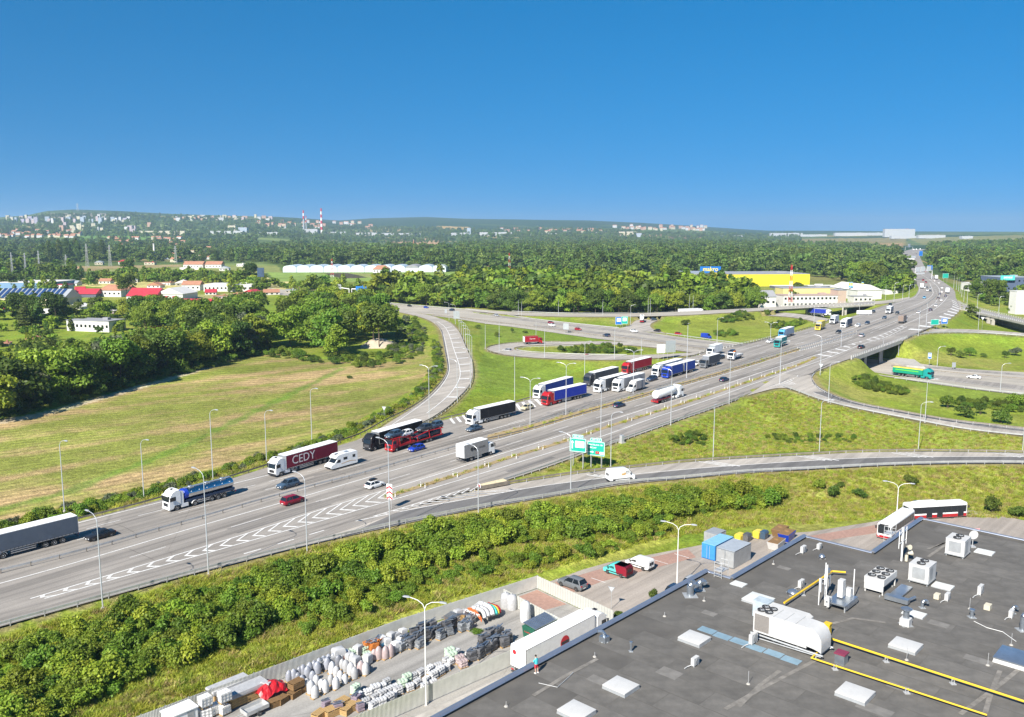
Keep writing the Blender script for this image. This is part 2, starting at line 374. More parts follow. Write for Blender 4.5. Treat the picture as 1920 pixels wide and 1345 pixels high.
# ------------------------------------------------------------------ terrain sheet
ang=np.linspace(R(-47),R(47),660)
rs=[24.0]
while rs[-1]<17000:rs.append(rs[-1]+max(.7,rs[-1]*.0062))
rs=np.array(rs); AA,RR=np.meshgrid(ang,rs); TX=(RR*np.sin(AA)).ravel(); TY=(RR*np.cos(AA)).ravel()
TZ=ground_h(TX,TY)
na,nr=len(ang),len(rs)
idx=np.arange(na*nr).reshape(nr,na)
quads=np.stack([idx[:-1,:-1],idx[:-1,1:],idx[1:,1:],idx[1:,:-1]],-1).reshape(-1,4)
me=bpy.data.meshes.new('ground')
me.vertices.add(len(TX)); me.vertices.foreach_set('co',np.stack([TX,TY,TZ],-1).astype(np.float32).ravel())
me.loops.add(quads.size); me.loops.foreach_set('vertex_index',quads[:,::-1].astype(np.int32).ravel())
me.polygons.add(len(quads)); me.polygons.foreach_set('loop_start',np.arange(0,quads.size,4,dtype=np.int32))
me.update(calc_edges=True); me.validate(); me.shade_smooth()
# land cover colours (what grows there), per vertex
def fbm(x,y,s,o=4,seed=0):
 v=np.zeros_like(x); a=1.0
 for k in range(o):
  p=seed*13.7+k*5.1
  v+=a*(np.sin(x/s+1.7*np.sin(y/s*.83+p)+p)*np.sin(y/s*1.13+1.9*np.sin(x/s*.71-p)+2*p)); a*=.5; s*=.47
 return v/1.9
GRASS=np.array([.185,.235,.026]); LUSH=np.array([.15,.24,.024]); DRY=np.array([.31,.26,.085]); FOREST=np.array([.028,.060,.018])
col=np.tile(GRASS,(len(TX),1))
n1=fbm(TX,TY,23,seed=1); n2=fbm(TX,TY,9,seed=2); n3=fbm(TX,TY,4.1,3,seed=3)
def blend(mask,c,k=1.0):
 global col
 a=np.clip(mask,0,1)[:,None]*k; col=col*(1-a)+np.array(c)*a
blend(smooth01(-.1,.7,n1+.5*n2),DRY,.55); blend(smooth01(.1,.7,n2-.3*n1),LUSH,.7)
far_=smooth01(700,1500,np.hypot(TX,TY))
fn=fbm(TX,TY,420,seed=5); fn2=fbm(TX,TY,190,3,seed=6)
blend(far_,(.085,.125,.03)); blend(far_*smooth01(-.15,.1,fn),FOREST); blend(far_*smooth01(.35,.5,fn2)*(1-smooth01(5200,6800,TY)),(.30,.235,.09)); blend(far_*smooth01(.32,.5,-fn2-.2*fn)*(1-smooth01(5200,6800,TY)),(.17,.22,.06))
blend(smooth01(6500,8200,TY),FOREST)
FIELDS=[([(-200,830),(0,783),(110,772),(250,722),(400,684),(510,655),(600,672),(700,686),(770,668),(800,655),(812,690),(770,742),(640,812),(500,858),(300,915),(120,962),(-200,1050)],'mown'),([(-60,803),(60,784),(200,747),(330,710),(470,664),(470,659),(330,703),(200,739),(60,776),(-60,794)],(.50,.43,.32)),([(130,443),(200,441),(295,442),(260,454),(210,460),(150,455)],(.13,.24,.045)),([(95,498),(180,499),(340,496),(345,506),(230,508),(120,509)],(.30,.23,.11)),([(180,505),(420,498),(520,498),(530,512),(300,512),(180,512)],(.22,.24,.07)),([(150,521),(255,522),(352,527),(345,541),(260,543),(150,536)],(.50,.44,.16)),([(225,575),(262,574),(262,592),(228,596)],(.36,.35,.07)),([(318,572),(400,566),(400,588),(385,592),(320,590)],(.36,.35,.07)),([(348,553),(460,550),(462,562),(350,564)],(.40,.35,.17)),([(345,527),(500,520),(600,540),(590,546),(420,540)],(.52,.45,.19)),([(480,533),(600,536),(600,545),(480,546)],(.50,.44,.18)),([(500,510),(530,511),(840,510),(960,506),(1130,512),(1130,520),(960,522),(830,522),(700,528),(520,528)],(.20,.28,.06)),([(605,512),(655,512),(690,521),(640,522)],(.075,.06,.045)),([(880,511),(935,513),(955,519),(890,519)],(.06,.05,.045)),([(1040,509),(1130,511),(1130,517),(1050,517)],(.07,.06,.045)),([(660,513),(690,513),(730,521),(700,522)],(.26,.27,.09)),([(690,430),(740,425),(760,434),(690,436)],(.30,.24,.09)),([(820,424),(880,426),(880,433),(815,432)],(.42,.28,.09)),([(560,436),(700,434),(700,439),(560,440)],(.26,.22,.14)),([(720,449),(825,447),(825,460),(735,463)],(.42,.27,.14)),([(1150,441),(1320,438),(1325,446),(1250,449),(1155,447)],(.33,.22,.13)),([(1500,448),(1700,446),(1700,460),(1620,462),(1480,456)],(.22,.18,.06)),([(1700,447),(1920,441),(1920,452),(1730,459)],(.20,.19,.06)),([(1640,457),(1692,456),(1692,465),(1650,466)],(.34,.22,.10)),([(1640,695),(1920,720),(1920,760),(1750,740)],(.17,.23,.035)),([(1560,690),(1700,740),(1920,775),(1920,790),(1700,760),(1590,735)],(.20,.22,.04)),([(1180,840),(1480,740),(1900,820),(1900,842),(1500,845),(1180,868)],(.185,.225,.040)),([(1350,900),(1640,885),(1920,880),(1920,960),(1640,955),(1450,960)],(.24,.225,.060)),([(900,610),(1160,640),(920,645),(890,700),(880,740),(990,735),(1080,700),(900,660)],(.145,.215,.030)),([(1290,592),(1480,592),(1520,606),(1390,640),(1260,622)],(.21,.235,.038)),([(-100,1320),(400,1110),(760,1010),(1000,950),(1280,920),(1280,1000),(1000,1070),(300,1345)],(.33,.33,.065)),([(690,655),(750,645),(800,610),(760,600),(700,620)],(.15,.19,.05)),]
qx0,qv0=proj(TX,TY,TZ)
for px,c in FIELDS:
 if min(v for _,v in px)<470:
  m_=in_poly(qx0+3*n1,qv0+.6*n1,px)&(TY>1500)
 else:pg=gpoly(px,-3.0); m_=in_poly(TX+.8*n3+1.2*n2*(TY<700),TY+1.4*n3,pg)
 if isinstance(c,str):
  dirx,diry=_d.x,_d.y
  sx=TX*diry-TY*dirx
  rows=np.sin(sx*1.9+.9*n2)*.5+.5; al=TX*dirx+TY*diry
  pat=smooth01(-.45,.6,fbm(sx*7,al,38,4,seed=9)+.4*n1+.35*n3)
  base=np.array([.225,.245,.050])[None]*(1-pat[:,None])+np.array([.385,.275,.130])[None]*pat[:,None]
  g2=smooth01(.25,.8,fbm(sx*3,al,60,3,seed=12)+.2*n2)[:,None]
  base=base*(1-.6*g2)+np.array([.18,.23,.032])[None]*.6*g2
  base*=(.72+.50*rows[:,None]*(.5+.5*smooth01(-.3,.3,n1))[:,None])
  gl_=resample([P(a,b,-3) for a,b in ((-60,972),(0,956),(120,926),(268,868),(345,836),(420,800),(520,752),(640,692))],step=1.5); kg=kdtree.KDTree(len(gl_)); [kg.insert((q.x,q.y,0),i) for i,q in enumerate(gl_)]; kg.balance(); dist=np.full(len(TX),99.0)
  for i in np.nonzero(m_)[0]:dist[i]=kg.find((TX[i],TY[i],0))[2]
  gs=(1-smooth01(.6,2.6,dist+1.3*n3+.5*n2))[:,None]*.7
  base=base*(1-gs)+np.array([.115,.205,.024])[None]*gs
  col[m_]=base[m_]
 else:
  cc=np.array(c)[None]*(1+.16*n2+.10*n3)[:,None]
  near=np.hypot(TX,TY)<900
  k=np.where(near,.62,.95)[:,None]
  col=np.where(m_[:,None],col*(1-k)+cc*k,col)
  # bare quarry face on the tower hill
qx,qv=qx0,qv0
qm=(qx>88)&(qx<225)&(qv>399.5+.02*np.abs(qx-150))&(qv<409+2*n1)&(TY>4500)
blend(qm.astype(float),(.30,.25,.20),.75)
# worn earth verge beside the guardrails
dh_=np.full(len(TX),99.0)
for i in np.nonzero(np.hypot(TX,TY)<620)[0]:dh_[i]=kh.find((TX[i],TY[i],0))[2]
vm=(1-smooth01(1.0,2.6,dh_+.5*n3)); blend(vm,(.25,.195,.10),.75)
at=me.color_attributes.new('cover','FLOAT_COLOR','POINT')
at.data.foreach_set('color',np.concatenate([np.clip(col,0.005,1),np.ones((len(TX),1))],1).astype(np.float32).ravel())
gm=bpy.data.materials.new('ground_cover'); gm.use_nodes=True; t=gm.node_tree; L=t.links.new; b=t.nodes['Principled BSDF']
b.inputs['Roughness'].default_value=.95; b.inputs['Specular IOR Level'].default_value=.1
ca=nd(t,'ShaderNodeVertexColor',layer_name='cover'); tc=nd(t,'ShaderNodeTexCoord')
o=ca.outputs[0]
for sc_,lo,hi_ in ((.9,.62,1.38),(.16,.78,1.22),(3.2,.7,1.3),(.012,.8,1.2)):
 nz=nd(t,'ShaderNodeTexNoise',Scale=sc_,Detail=6.0,Roughness=.65); L(tc.outputs['Object'],nz.inputs['Vector'])
 mr=nd(t,'ShaderNodeMapRange'); L(nz.outputs[0],mr.inputs[0]); mr.inputs[1].default_value=.3; mr.inputs[2].default_value=.7; mr.inputs[3].default_value=lo; mr.inputs[4].default_value=hi_
 mx=nd(t,'ShaderNodeMix',data_type='RGBA',blend_type='MULTIPLY'); mx.inputs[0].default_value=1; L(o,mx.inputs[6]); L(mr.outputs[0],mx.inputs[7]); o=mx.outputs[2]
L(o,b.inputs['Base Color'])
nb=nd(t,'ShaderNodeTexNoise',Scale=2.2,Detail=5.0); L(tc.outputs['Object'],nb.inputs['Vector'])
bp=nd(t,'ShaderNodeBump'); bp.inputs['Strength'].default_value=.8; bp.inputs['Distance'].default_value=.35; L(nb.outputs[0],bp.inputs['Height']); L(bp.outputs[0],b.inputs['Normal'])
ground=mk('ground',me,gm); tag(ground,'rolling green and straw coloured ground under the whole scene',kind='structure')
# ------------------------------------------------------------------ asphalt
def asphalt(name,c,streak=None,along=(0.588,.809)):
 if name in MATS:return MATS[name]
 m=bpy.data.materials.new(name); m.use_nodes=True; t=m.node_tree; L=t.links.new; b=t.nodes['Principled BSDF']
 b.inputs['Roughness'].default_value=.85; b.inputs['Specular IOR Level'].default_value=.25
 tc=nd(t,'ShaderNodeTexCoord'); mp=nd(t,'ShaderNodeMapping'); L(tc.outputs['Object'],mp.inputs['Vector'])
 an=math.atan2(along[1],along[0]); mp.inputs['Rotation'].default_value=(0,0,-an); mp.vector_type='POINT'
 m2=nd(t,'ShaderNodeMapping'); L(mp.outputs[0],m2.inputs['Vector']); m2.inputs['Scale'].default_value=(.012,.55,1)
 o=None
 for vec,s,lo,hi_,de in ((m2.outputs[0],1.0,.74,1.22,5),(tc.outputs['Object'],.07,.86,1.14,5),(tc.outputs['Object'],5.0,.88,1.12,3)):
  nz=nd(t,'ShaderNodeTexNoise',Scale=s,Detail=float(de),Roughness=.6); L(vec,nz.inputs['Vector'])
  mr=nd(t,'ShaderNodeMapRange'); L(nz.outputs[0],mr.inputs[0]); mr.inputs[1].default_value=.3; mr.inputs[2].default_value=.7; mr.inputs[3].default_value=lo; mr.inputs[4].default_value=hi_
  mx=nd(t,'ShaderNodeMix',data_type='RGBA',blend_type='MULTIPLY'); mx.inputs[0].default_value=1
  if o is None:mx.inputs[6].default_value=(*c,1)
  else:L(o,mx.inputs[6])
  L(mr.outputs[0],mx.inputs[7]); o=mx.outputs[2]
  # sealed cracks
 vo=nd(t,'ShaderNodeTexVoronoi',feature='DISTANCE_TO_EDGE',Scale=.045); L(tc.outputs['Object'],vo.inputs['Vector'])
 mr=nd(t,'ShaderNodeMapRange'); L(vo.outputs[0],mr.inputs[0]); mr.inputs[1].default_value=.0; mr.inputs[2].default_value=.004; mr.inputs[3].default_value=.8; mr.inputs[4].default_value=1
 mx=nd(t,'ShaderNodeMix',data_type='RGBA',blend_type='MULTIPLY'); mx.inputs[0].default_value=1; L(o,mx.inputs[6]); L(mr.outputs[0],mx.inputs[7]); o=mx.outputs[2]
 L(o,b.inputs['Base Color']); MATS[name]=m; return m
A_MAIN=asphalt('asphalt_highway',(.275,.250,.220)); A_LIGHT=asphalt('asphalt_pale',(.36,.325,.28)); A_DARK=asphalt('asphalt_dark',(.150,.143,.136))
A_CROSS=asphalt('asphalt_cross',(.37,.335,.28),along=(.9,-.45))
RM=dict(highway=A_MAIN,slip_road_near=A_LIGHT,slip_road_left=A_LIGHT,cross_road=A_CROSS,loop_road=A_LIGHT,outer_slip_road=A_CROSS,curved_slip_road=A_LIGHT,loop_slip_road=A_LIGHT,exit_slip_road=A_LIGHT,flyover_road=A_LIGHT)
RO={}
for nm,(mb,_) in ROADS.items():
 RO[nm]=tag(mk(nm,mb,RM[nm]),nm.replace('_',' ')+' of grey asphalt',kind='structure'); RO[nm]['label']={'highway':'wide grey motorway running from lower left to upper right','slip_road_near':'curving slip road above the shrub slope'}.get(nm,RO[nm]['label'])
 # ------------------------------------------------------------------ painted markings (sheets 12 mm above the asphalt)
ROADKD={}
def on(name,lift=.0):
 if name not in ROADKD:
  vs_=ROADS[name][1]; k=kdtree.KDTree(len(vs_))
  for i,p in enumerate(vs_):k.insert((p[0],p[1],0),i)
  k.balance(); ROADKD[name]=k
 k=ROADKD[name]; vs_=ROADS[name][1]
 def f(px,py):
  z=0.0
  for _ in range(20):p=P(px,py,z); z=.5*z+.5*(vs_[k.find((p.x,p.y,0))[1]][2]+lift)
  return P(px,py,z)
 return f
WHITE=mat('road_paint',(.66,.645,.61),rough=.7,var=.2,scale=5,dirt=.45,dscale=1.0)
def ribbon(pts,w,dz=.03):
 mb=MB(); vs=[]; n=len(pts)
 for i,p in enumerate(pts):
  d=(pts[min(n-1,i+1)]-pts[max(0,i-1)]); nrm=Vector((-d.y,d.x,0)).normalized()*w/2
  vs+=[p+nrm+Vector((0,0,dz)),p-nrm+Vector((0,0,dz))]
 mb.add(vs,[(2*i,2*i+1,2*i+3,2*i+2) for i in range(n-1)]); return mb
def solid(road_,px,w=.25,f=PM,name='edge_line',dz=.03,pts=None):
 pts=pts or smoothline(line_pts(px,f),5); return mk(name,ribbon(pts,w,dz),WHITE,RO[road_])
def dashes(road_,px,w=.18,on=6,off=12,f=PM,name='lane_dash',start=0,dz=.03,pts=None,limit=70):
 pts=pts or smoothline(line_pts(px,f),1.0); pts=resample(pts,step=1.0); i=start; k=0
 while i+on<len(pts) and k<limit:mk(name,ribbon(pts[i:i+on+1:3] if on>3 else pts[i:i+on+1],w,dz),WHITE,RO[road_]); i+=on+off; k+=1
L_ll=[(-150,1053),(0,1019),(159,977.5),(300,942.5),(440,906),(502,892),(635,856)]
L_rl=[(-150,1134),(0,1095),(117,1062.5),(190,1041.7),(320,1002.5),(407,976.7),(523,945),(620,916),(727,885),(852,850),(920,829),(1023,800),(1127,768),(1200,748),(1287,722.5),(1363,701),(1442,676),(1500,657.5),(1573,640),(1640,617),(1690,598),(1727,584),(1750,571),(1760,558),(1762,549),(1760,540),(1750,530),(1740,522.5),(1719,508.5),(1712,498.5)]
L_rr=[(57,1123),(188,1084),(320,1044),(392,1023),(477,996.7),(573,965),(620,950),(727,918),(847,882),(927,855),(1007,831),(1068,811.7),(1140,790),(1200,770.5),(1260,751),(1307,737.5),(1370,717.5),(1460,688),(1533,665),(1580,650),(1647,630),(1693,610),(1740,588),(1765,570),(1777,556)]
L_cl=[(83,1123),(193,1092.5),(260,1072.5),(320,1056.7),(390,1037.5),(460,1016.7),(550,991.7),(620,973),(667,956.7),(730,940),(788,922.5),(850,904),(920,883),(980,865),(1068,837.5),(1140,815),(1200,792.5),(1260,772.5),(1317,754),(1368,736),(1460,703),(1538,676.7),(1573,663),(1623,643),(1660,633),(1700,613)]
solid('highway',L_ll,.3); solid('highway',L_rl,.28); solid('highway',L_rr,.28); solid('highway',L_cl,.28)
solid('highway',[(905,810),(960,795),(1062,769),(1180,737)],.2)
solid('highway',[(985,757),(1040,742),(1120,720),(1200,699),(1290,676),(1380,659),(1412,650.5),(1480,630)],.22)
solid('highway',[(1490,646),(1570,626),(1660,594),(1700,579),(1735,564),(1749,552),(1748,543),(1743,531)],.25)
solid('highway',[(1560,607),(1640,583),(1700,563.5),(1716,557),(1724,546),(1724,538)],.22)
dashes('highway',[(-60,1066),(0,1051),(225,991.7),(289,974),(402,944),(455,930),(596,892.5),(717,859.5),(840,826),(911,806.7),(989,785),(1062,765),(1125,748),(1233,718.7),(1300,700),(1400,671),(1480,646)],start=16)
dashes('highway',[(162,992.5),(200,981.7),(245,970.8),(300,957.5),(458,915),(518,900),(608,877.5),(711,848)],on=6,off=3,start=0)
dashes('highway',[(-20,1124),(143,1075.8),(221,1052.5),(355,1012.5),(417,993.7),(528,960.8),(580,945),(673,917.5),(795,880.8),(832,869.7),(991,822.5),(1018,813.8),(1069,798.7),(1094,791),(1140,777.5),(1201,759),(1307,726.7),(1393,700.8),(1443,685),(1507,666),(1600,637),(1680,605),(1740,577),(1772,553)],start=20)
dashes('highway',[(1411,652),(1480,634),(1560,610),(1640,588),(1700,571)],start=4)
dashes('highway',[(1400,716),(1500,684),(1560,664),(1640,640),(1690,622)],on=3,off=3,start=2)
dashes('highway',[(350,1066),(427,1047.5),(478,1033),(540,1015),(597,998),(653,981)],on=3,off=3,w=.3,start=9)
solid('slip_road_near',[(667,977.5),(720,965),(800,950),(847,941),(897,932.5),(950,923),(1022,909),(1072,904),(1133,896.7),(1190,889),(1293,879.5),(1420,870.5),(1552,862),(1682,857.4),(1920,856.5),(2100,860)],.28,PZ(0.0),dz=.03)
solid('highway',[(700,968.5),(733,958.5),(787,943),(847,925),(880,915.5)],.25)
TRACK=asphalt('asphalt_wheel_track',(.225,.205,.182)); OIL=asphalt('asphalt_lane_centre',(.24,.219,.193))
def offs(pts,o):
 n=len(pts); return [p+Vector((-(pts[min(n-1,i+1)]-pts[max(0,i-1)]).y,(pts[min(n-1,i+1)]-pts[max(0,i-1)]).x,0)).normalized()*o for i,p in enumerate(pts)]
_d2=smoothline(line_pts([(-150,1090),(0,1051),(225,991.7),(402,944),(596,892.5),(717,859.5),(911,806.7),(1062,765),(1233,718.7),(1400,671),(1480,646)],PM),5); _d3=smoothline(line_pts([(-150,1163),(143,1075.8),(355,1012.5),(580,945),(795,880.8),(1018,813.8),(1201,759),(1393,700.8),(1507,666),(1600,637),(1680,605)],PM),5); _d4=smoothline(line_pts([(-100,1185),(160,1113),(400,1046),(620,985),(800,931),(960,882),(1140,824),(1317,762),(1480,703)],PM),5)
for ln,os_ in ((_d2,(-2.7,-.95,.95,2.7,4.4,6.0)),(_d3,(-2.7,-.95,.95,2.7)),(_d4,(-.9,.9))):
 for o_ in os_:mk('wheel_track',ribbon(offs(ln,o_),.62,.014),TRACK,RO['highway'])
for ln,o_ in ((_d2,1.8),(_d2,-1.8),(_d3,1.8),(_d3,-1.8)):mk('lane_wear',ribbon(offs(ln,o_),.9,.012),OIL,RO['highway'])
_rr=random.Random(6); PATCHM=asphalt('asphalt_repair',(.17,.158,.145))
for ln,o_,i0,n_,w_ in ((_d2,1.8,14,4,3.2),(_d2,-1.8,31,6,3.3),(_d3,1.8,22,3,3.2),(_d3,-1.8,9,5,3.3),(_d3,1.8,47,5,3.2),(_d4,0,20,4,2.6),(_d2,4.9,24,7,2.4),(_d4,.3,38,3,2.4)):mk('asphalt_patch',ribbon(offs(ln,o_)[i0:i0+n_],w_,.011),PATCHM,RO['highway'])
SEAL=mat('joint_sealant',(.05,.048,.045),rough=.8,var=.3)
for ln,k in ((_d2,0),(_d3,1)):
 for i in range(6,len(ln)-2,9):
  d_=(ln[i+1]-ln[i-1]); nn=Vector((-d_.y,d_.x,0)).normalized(); j_=_rr.uniform(-.4,.4); a_,b_=(3.7,-3.7)
  mk('joint_line',ribbon([ln[i]+nn*a_,ln[i]+d_.normalized()*j_,ln[i]+nn*b_],.07,.017),SEAL,RO['highway'])
  # hatched areas: chevrons between two surveyed lines
def chev(road_,upx,lpx,n,skip=0,thick=.32,lean=.55,f=PM,tip=.34,one=False,name='hatch_stripe'):
 U=resample(smoothline(line_pts(upx,f),2),n=n*20); Lw=resample(smoothline(line_pts(lpx,f),2),n=n*20)
 for k in range(skip,n):
  i0=k*20+2; i1=min(len(U)-1,int(i0+20*thick))
  def pt(s,i):
   w_=(Lw[i]-U[i]).length; d=(U[min(len(U)-1,i+3)]-U[max(0,i-3)]).normalized()
   base=U[i].lerp(Lw[i],s)
   off=(abs(s-tip)/(1-tip) if s>tip else (tip-s)/(1-tip))*w_*lean if not one else s*w_*lean
   return base+d*off+Vector((0,0,.034))
  ss=(0,tip,1) if not one else (0,1); mb=MB()
  for s0,s1 in zip(ss,ss[1:]):mb.quad(pt(s0,i0),pt(s0,i1),pt(s1,i1),pt(s1,i0))
  mk(name,mb,WHITE,RO[road_])
chev('highway',[(57,1123),(188,1084),(320,1044),(392,1023),(477,996.7),(573,965),(650,942),(727,918)],[(83,1123),(193,1092.5),(320,1056.7),(390,1037.5),(460,1016.7),(550,991.7),(620,973),(690,950),(727,941)],21,skip=0,thick=.21,lean=.55,tip=.5)
chev('highway',[(700,968.5),(733,958.5),(787,943),(847,925),(890,913.5)],[(700,970),(740,960.5),(800,949),(847,941),(897,932.5)],12,thick=.27,lean=1.0,tip=.28)
chev('slip_road_near',[(892,926),(920,921),(940,917)],[(896,932.5),(930,926.5),(960,921.5)],4,one=True,lean=1.6,f=PZ(0),thick=.3)
for a,b_ in (((1100,890.5),(1128,887)),((1310,866),(1340,864)),((1495,855.5),(1530,853.5)),((1672,849.5),(1712,849)),((1862,849.5),(1900,850))):
 for q in range(3):
  p0=P(a[0]+q*13,a[1],.0); p1=P(a[0]+q*13+52,a[1]+8.5,.0); mk('hatch_stripe',ribbon([p0,p1],.45,.025),WHITE,RO['slip_road_near'])
chev('highway',[(1530,666),(1580,650),(1647,630),(1693,610)],[(1538,676.7),(1580,660),(1640,638),(1690,617)],14,one=True,lean=.8,thick=.22)
chev('slip_road_left',[(855,748),(872,728),(881,708),(882,690),(879,673),(868,648),(856,624),(843,608)],[(836,748),(855,725),(863,706),(862,690),(858,675),(850,652),(842,627),(833,610)],13,one=True,lean=.1,thick=.13,f=on('slip_road_left',.02))
fA=on('slip_road_left',.03)
solid('slip_road_left',[(800,775),(836,747),(855,724),(863,706),(862,690),(858,675),(850,652),(842,627),(833,612),(820,603)],.3,fA,dz=.03)
solid('slip_road_left',[(735,797),(775,770),(812,742),(833,717),(842,698),(842,681),(839,660),(834,637),(829,622)],.25,fA,dz=.03)
for y0 in (0,1,2,3):
 p0=PM(968+y0*12,757.5-y0*3); p1=PM(977+y0*13,770-y0*3.2); mk('hatch_stripe',ribbon([p0,p1],.9,.03),WHITE,RO['highway'])
for k in range(3):
 p0=PM(868+k*12-24,784.5-k*2.6); p1=PM(872+k*12-20,794.5-k*2.6); mk('hatch_stripe',ribbon([p0,p1],.7,.03),WHITE,RO['highway'])
fB=on('loop_slip_road',.02)
solid('loop_slip_road',[(1535,688),(1505,695),(1494,704),(1492,714),(1503,726),(1530,740),(1580,755),(1650,769),(1720,781),(1800,796),(1920,810)],.25,fB,dz=.03)
solid('loop_slip_road',[(1527,700),(1519,708),(1522,718),(1545,735),(1600,756),(1690,773),(1774,788),(1920,806)],.25,fB,dz=.03)
chev('loop_slip_road',[(1440,727),(1470,716),(1491,709)],[(1470,724),(1490,722),(1496,722)],9,one=True,lean=.3,thick=.3,f=fB)
chev('highway',[(1700,619),(1750,600),(1785,576),(1783,560)],[(1722,621),(1768,606),(1797,585),(1794,567)],12,one=True,lean=.2,thick=.3)
# tracks on the cross road and loops
for pxl,nm,z in (([(900,591),(1000,604),(1100,616),(1200,627),(1300,642),(1380,651)],'cross_road',ZC),([(1672,679),(1760,690),(1920,702)],'cross_road',ZC),([(1672,699),(1760,711),(1920,732)],'cross_road',ZC),([(700,569),(780,576),(860,584),(950,593)],'cross_road',ZC),([(900,604),(1000,617),(1100,631),(1200,642.5),(1300,657)],'cross_road',ZC)):
 solid(nm,pxl,.22,PZ(z),dz=.02)
 # darker driven lanes laid later than the old surface
def patch(name,Lp,Rp,f,m,road_,dz=.012,n=90,w=3):
 mb,_=strip(name,smoothline(line_pts(Lp,f)),smoothline(line_pts(Rp,f)),n,w,dz); return mk(name,mb,m,RO[road_])
patch('driving_lane',[(742,962),(800,950.5),(897,933.5),(1022,910),(1133,897.5),(1293,880.2),(1420,871),(1552,862.6),(1682,858),(1920,857),(2150,861)],[(640,1007),(767,978),(842,962),(915,948),(1047,927),(1120,913.5),(1247,899),(1344,889),(1525,878),(1649,871.5),(1920,867),(2150,871)],PZ(-.03),A_DARK,'slip_road_near',dz=.008)
patch('driving_lane',[(1527,692),(1505,697),(1496,704),(1494,714),(1505,726),(1530,739),(1580,754),(1650,768),(1720,780),(1800,795),(1920,809)],[(1533,697),(1524,701),(1519.5,708),(1522.5,718),(1545,734),(1600,755),(1690,772),(1774,787),(1920,805.5)][:9],fB,A_DARK,'loop_slip_road',dz=.01)
patch('driving_lane',[(920,588.5),(1000,600.5),(1100,612),(1200,623),(1300,638),(1372,646)],[(920,592),(1000,604),(1100,616),(1200,627),(1300,642),(1372,650)],PZ(ZC),A_MAIN,'cross_road',dz=-.01)
patch('driving_lane',[(1000,609),(1100,620),(1200,632),(1300,647),(1360,654)],[(1000,612.5),(1100,624),(1200,636),(1300,651),(1360,658)],PZ(ZC),A_MAIN,'cross_road',dz=-.01)
patch('driving_lane',[(1672,694),(1760,704.5),(1920,724)],[(1672,701),(1760,712),(1920,733)],PZ(ZC),A_MAIN,'cross_road',dz=-.01)
patch('driving_lane',[(1672,678),(1760,689),(1920,701)],[(1672,682),(1760,692.5),(1920,705)],PZ(ZC),A_MAIN,'cross_road',dz=-.01)
# ================================================================== VEGETATION
BARK=mat('bark',(.09,.065,.045),rough=.9,var=.3,scale=4)
FOL=[foliage('leaves_mid',(.105,.190,.016),(.200,.300,.034)),foliage('leaves_dark',(.062,.115,.016),(.125,.190,.026)),foliage('leaves_lime',(.165,.26,.018),(.30,.38,.040)),foliage('leaves_silver',(.095,.130,.060),(.19,.22,.13))]
FARFOL=foliage('leaves_far',(.095,.165,.028),(.175,.255,.050),hue=.02)
def leaf_cloud(lobes,n,size,seed,flat=.25,droop=0.0):
 """many small leaf-sprays spread through the outer shells of overlapping lobes"""
 rg=np.random.default_rng(seed); L_=np.array(lobes,float); wts=(L_[:,3]*L_[:,4]*L_[:,5])**(2/3); wts/=wts.sum()
 k=rg.choice(len(L_),n,p=wts); d=rg.normal(size=(n,3)); d/=np.linalg.norm(d,axis=1)[:,None]; d[:,2]=np.where(d[:,2]<-.35,-d[:,2]*.6,d[:,2])
 rad=.55+.5*rg.random(n)**.45; rad*=1+.12*np.sin(d[:,0]*7+k)*np.sin(d[:,1]*6+k*2)
 p=L_[k,:3]+d*rad[:,None]*L_[k,3:6]
 nrm=d*.75+rg.normal(size=(n,3))*.55+np.array([0,0,.25]); nrm/=np.linalg.norm(nrm,axis=1)[:,None]
 a=np.cross(nrm,rg.normal(size=(n,3))); a/=np.linalg.norm(a,axis=1)[:,None]; b_=np.cross(nrm,a)
 sz=size*(.6+.8*rg.random(n)); a*=sz[:,None]; b_*=(sz*(.55+.4*rg.random(n)))[:,None]
 tipn=nrm*(sz*.3)[:,None]
 v=np.stack([p-a,p-b_*.9+tipn*.5,p+a*1.1,p+b_-tipn*.4],1).reshape(-1,3)
 f=np.arange(n*4).reshape(-1,4); return v,f
def np_mesh(name,v,f):
 me=bpy.data.meshes.new(name); me.vertices.add(len(v)); me.vertices.foreach_set('co',v.astype(np.float32).ravel())
 me.loops.add(f.size); me.loops.foreach_set('vertex_index',f.astype(np.int32).ravel()); me.polygons.add(len(f))
 me.polygons.foreach_set('loop_start',np.arange(0,f.size,f.shape[1],dtype=np.int32)); me.update(calc_edges=True); return me
def tree_lobes(h,w,seed,kind):
 rg=random.Random(seed); L_=[]
 if kind=='poplar':
  for k in range(9):z=h*(.14+.80*k/8); r=w*.5*(math.sin(math.pi*(.12+.80*k/8))**.6); L_.append((rg.uniform(-.12,.12)*w,rg.uniform(-.12,.12)*w,z,r,r,h*.10))
 elif kind=='pine':
  for k in range(10):z=h*(.12+.83*k/9); r=w*.5*(1.05-.88*k/9); L_.append((rg.uniform(-.1,.1)*w,rg.uniform(-.1,.1)*w,z,r,r,h*.055))
 else:
  L_.append((0,0,h*.62,w*.30,w*.30,h*.27))
  for k in range(17 if kind=='big' else 11):
   a=k*2.4+rg.uniform(-.4,.4); q=rg.random(); z=h*(.17+.69*q); rr=w*.36*math.sqrt(max(.10,1-((z/h-.48)/.5)**2))*rg.uniform(.75,1.1)
   s_=w*rg.uniform(.13,.23); L_.append((rr*math.cos(a),rr*math.sin(a),z,s_*1.1,s_*1.1,s_*rg.uniform(.75,1.05)))
 return L_
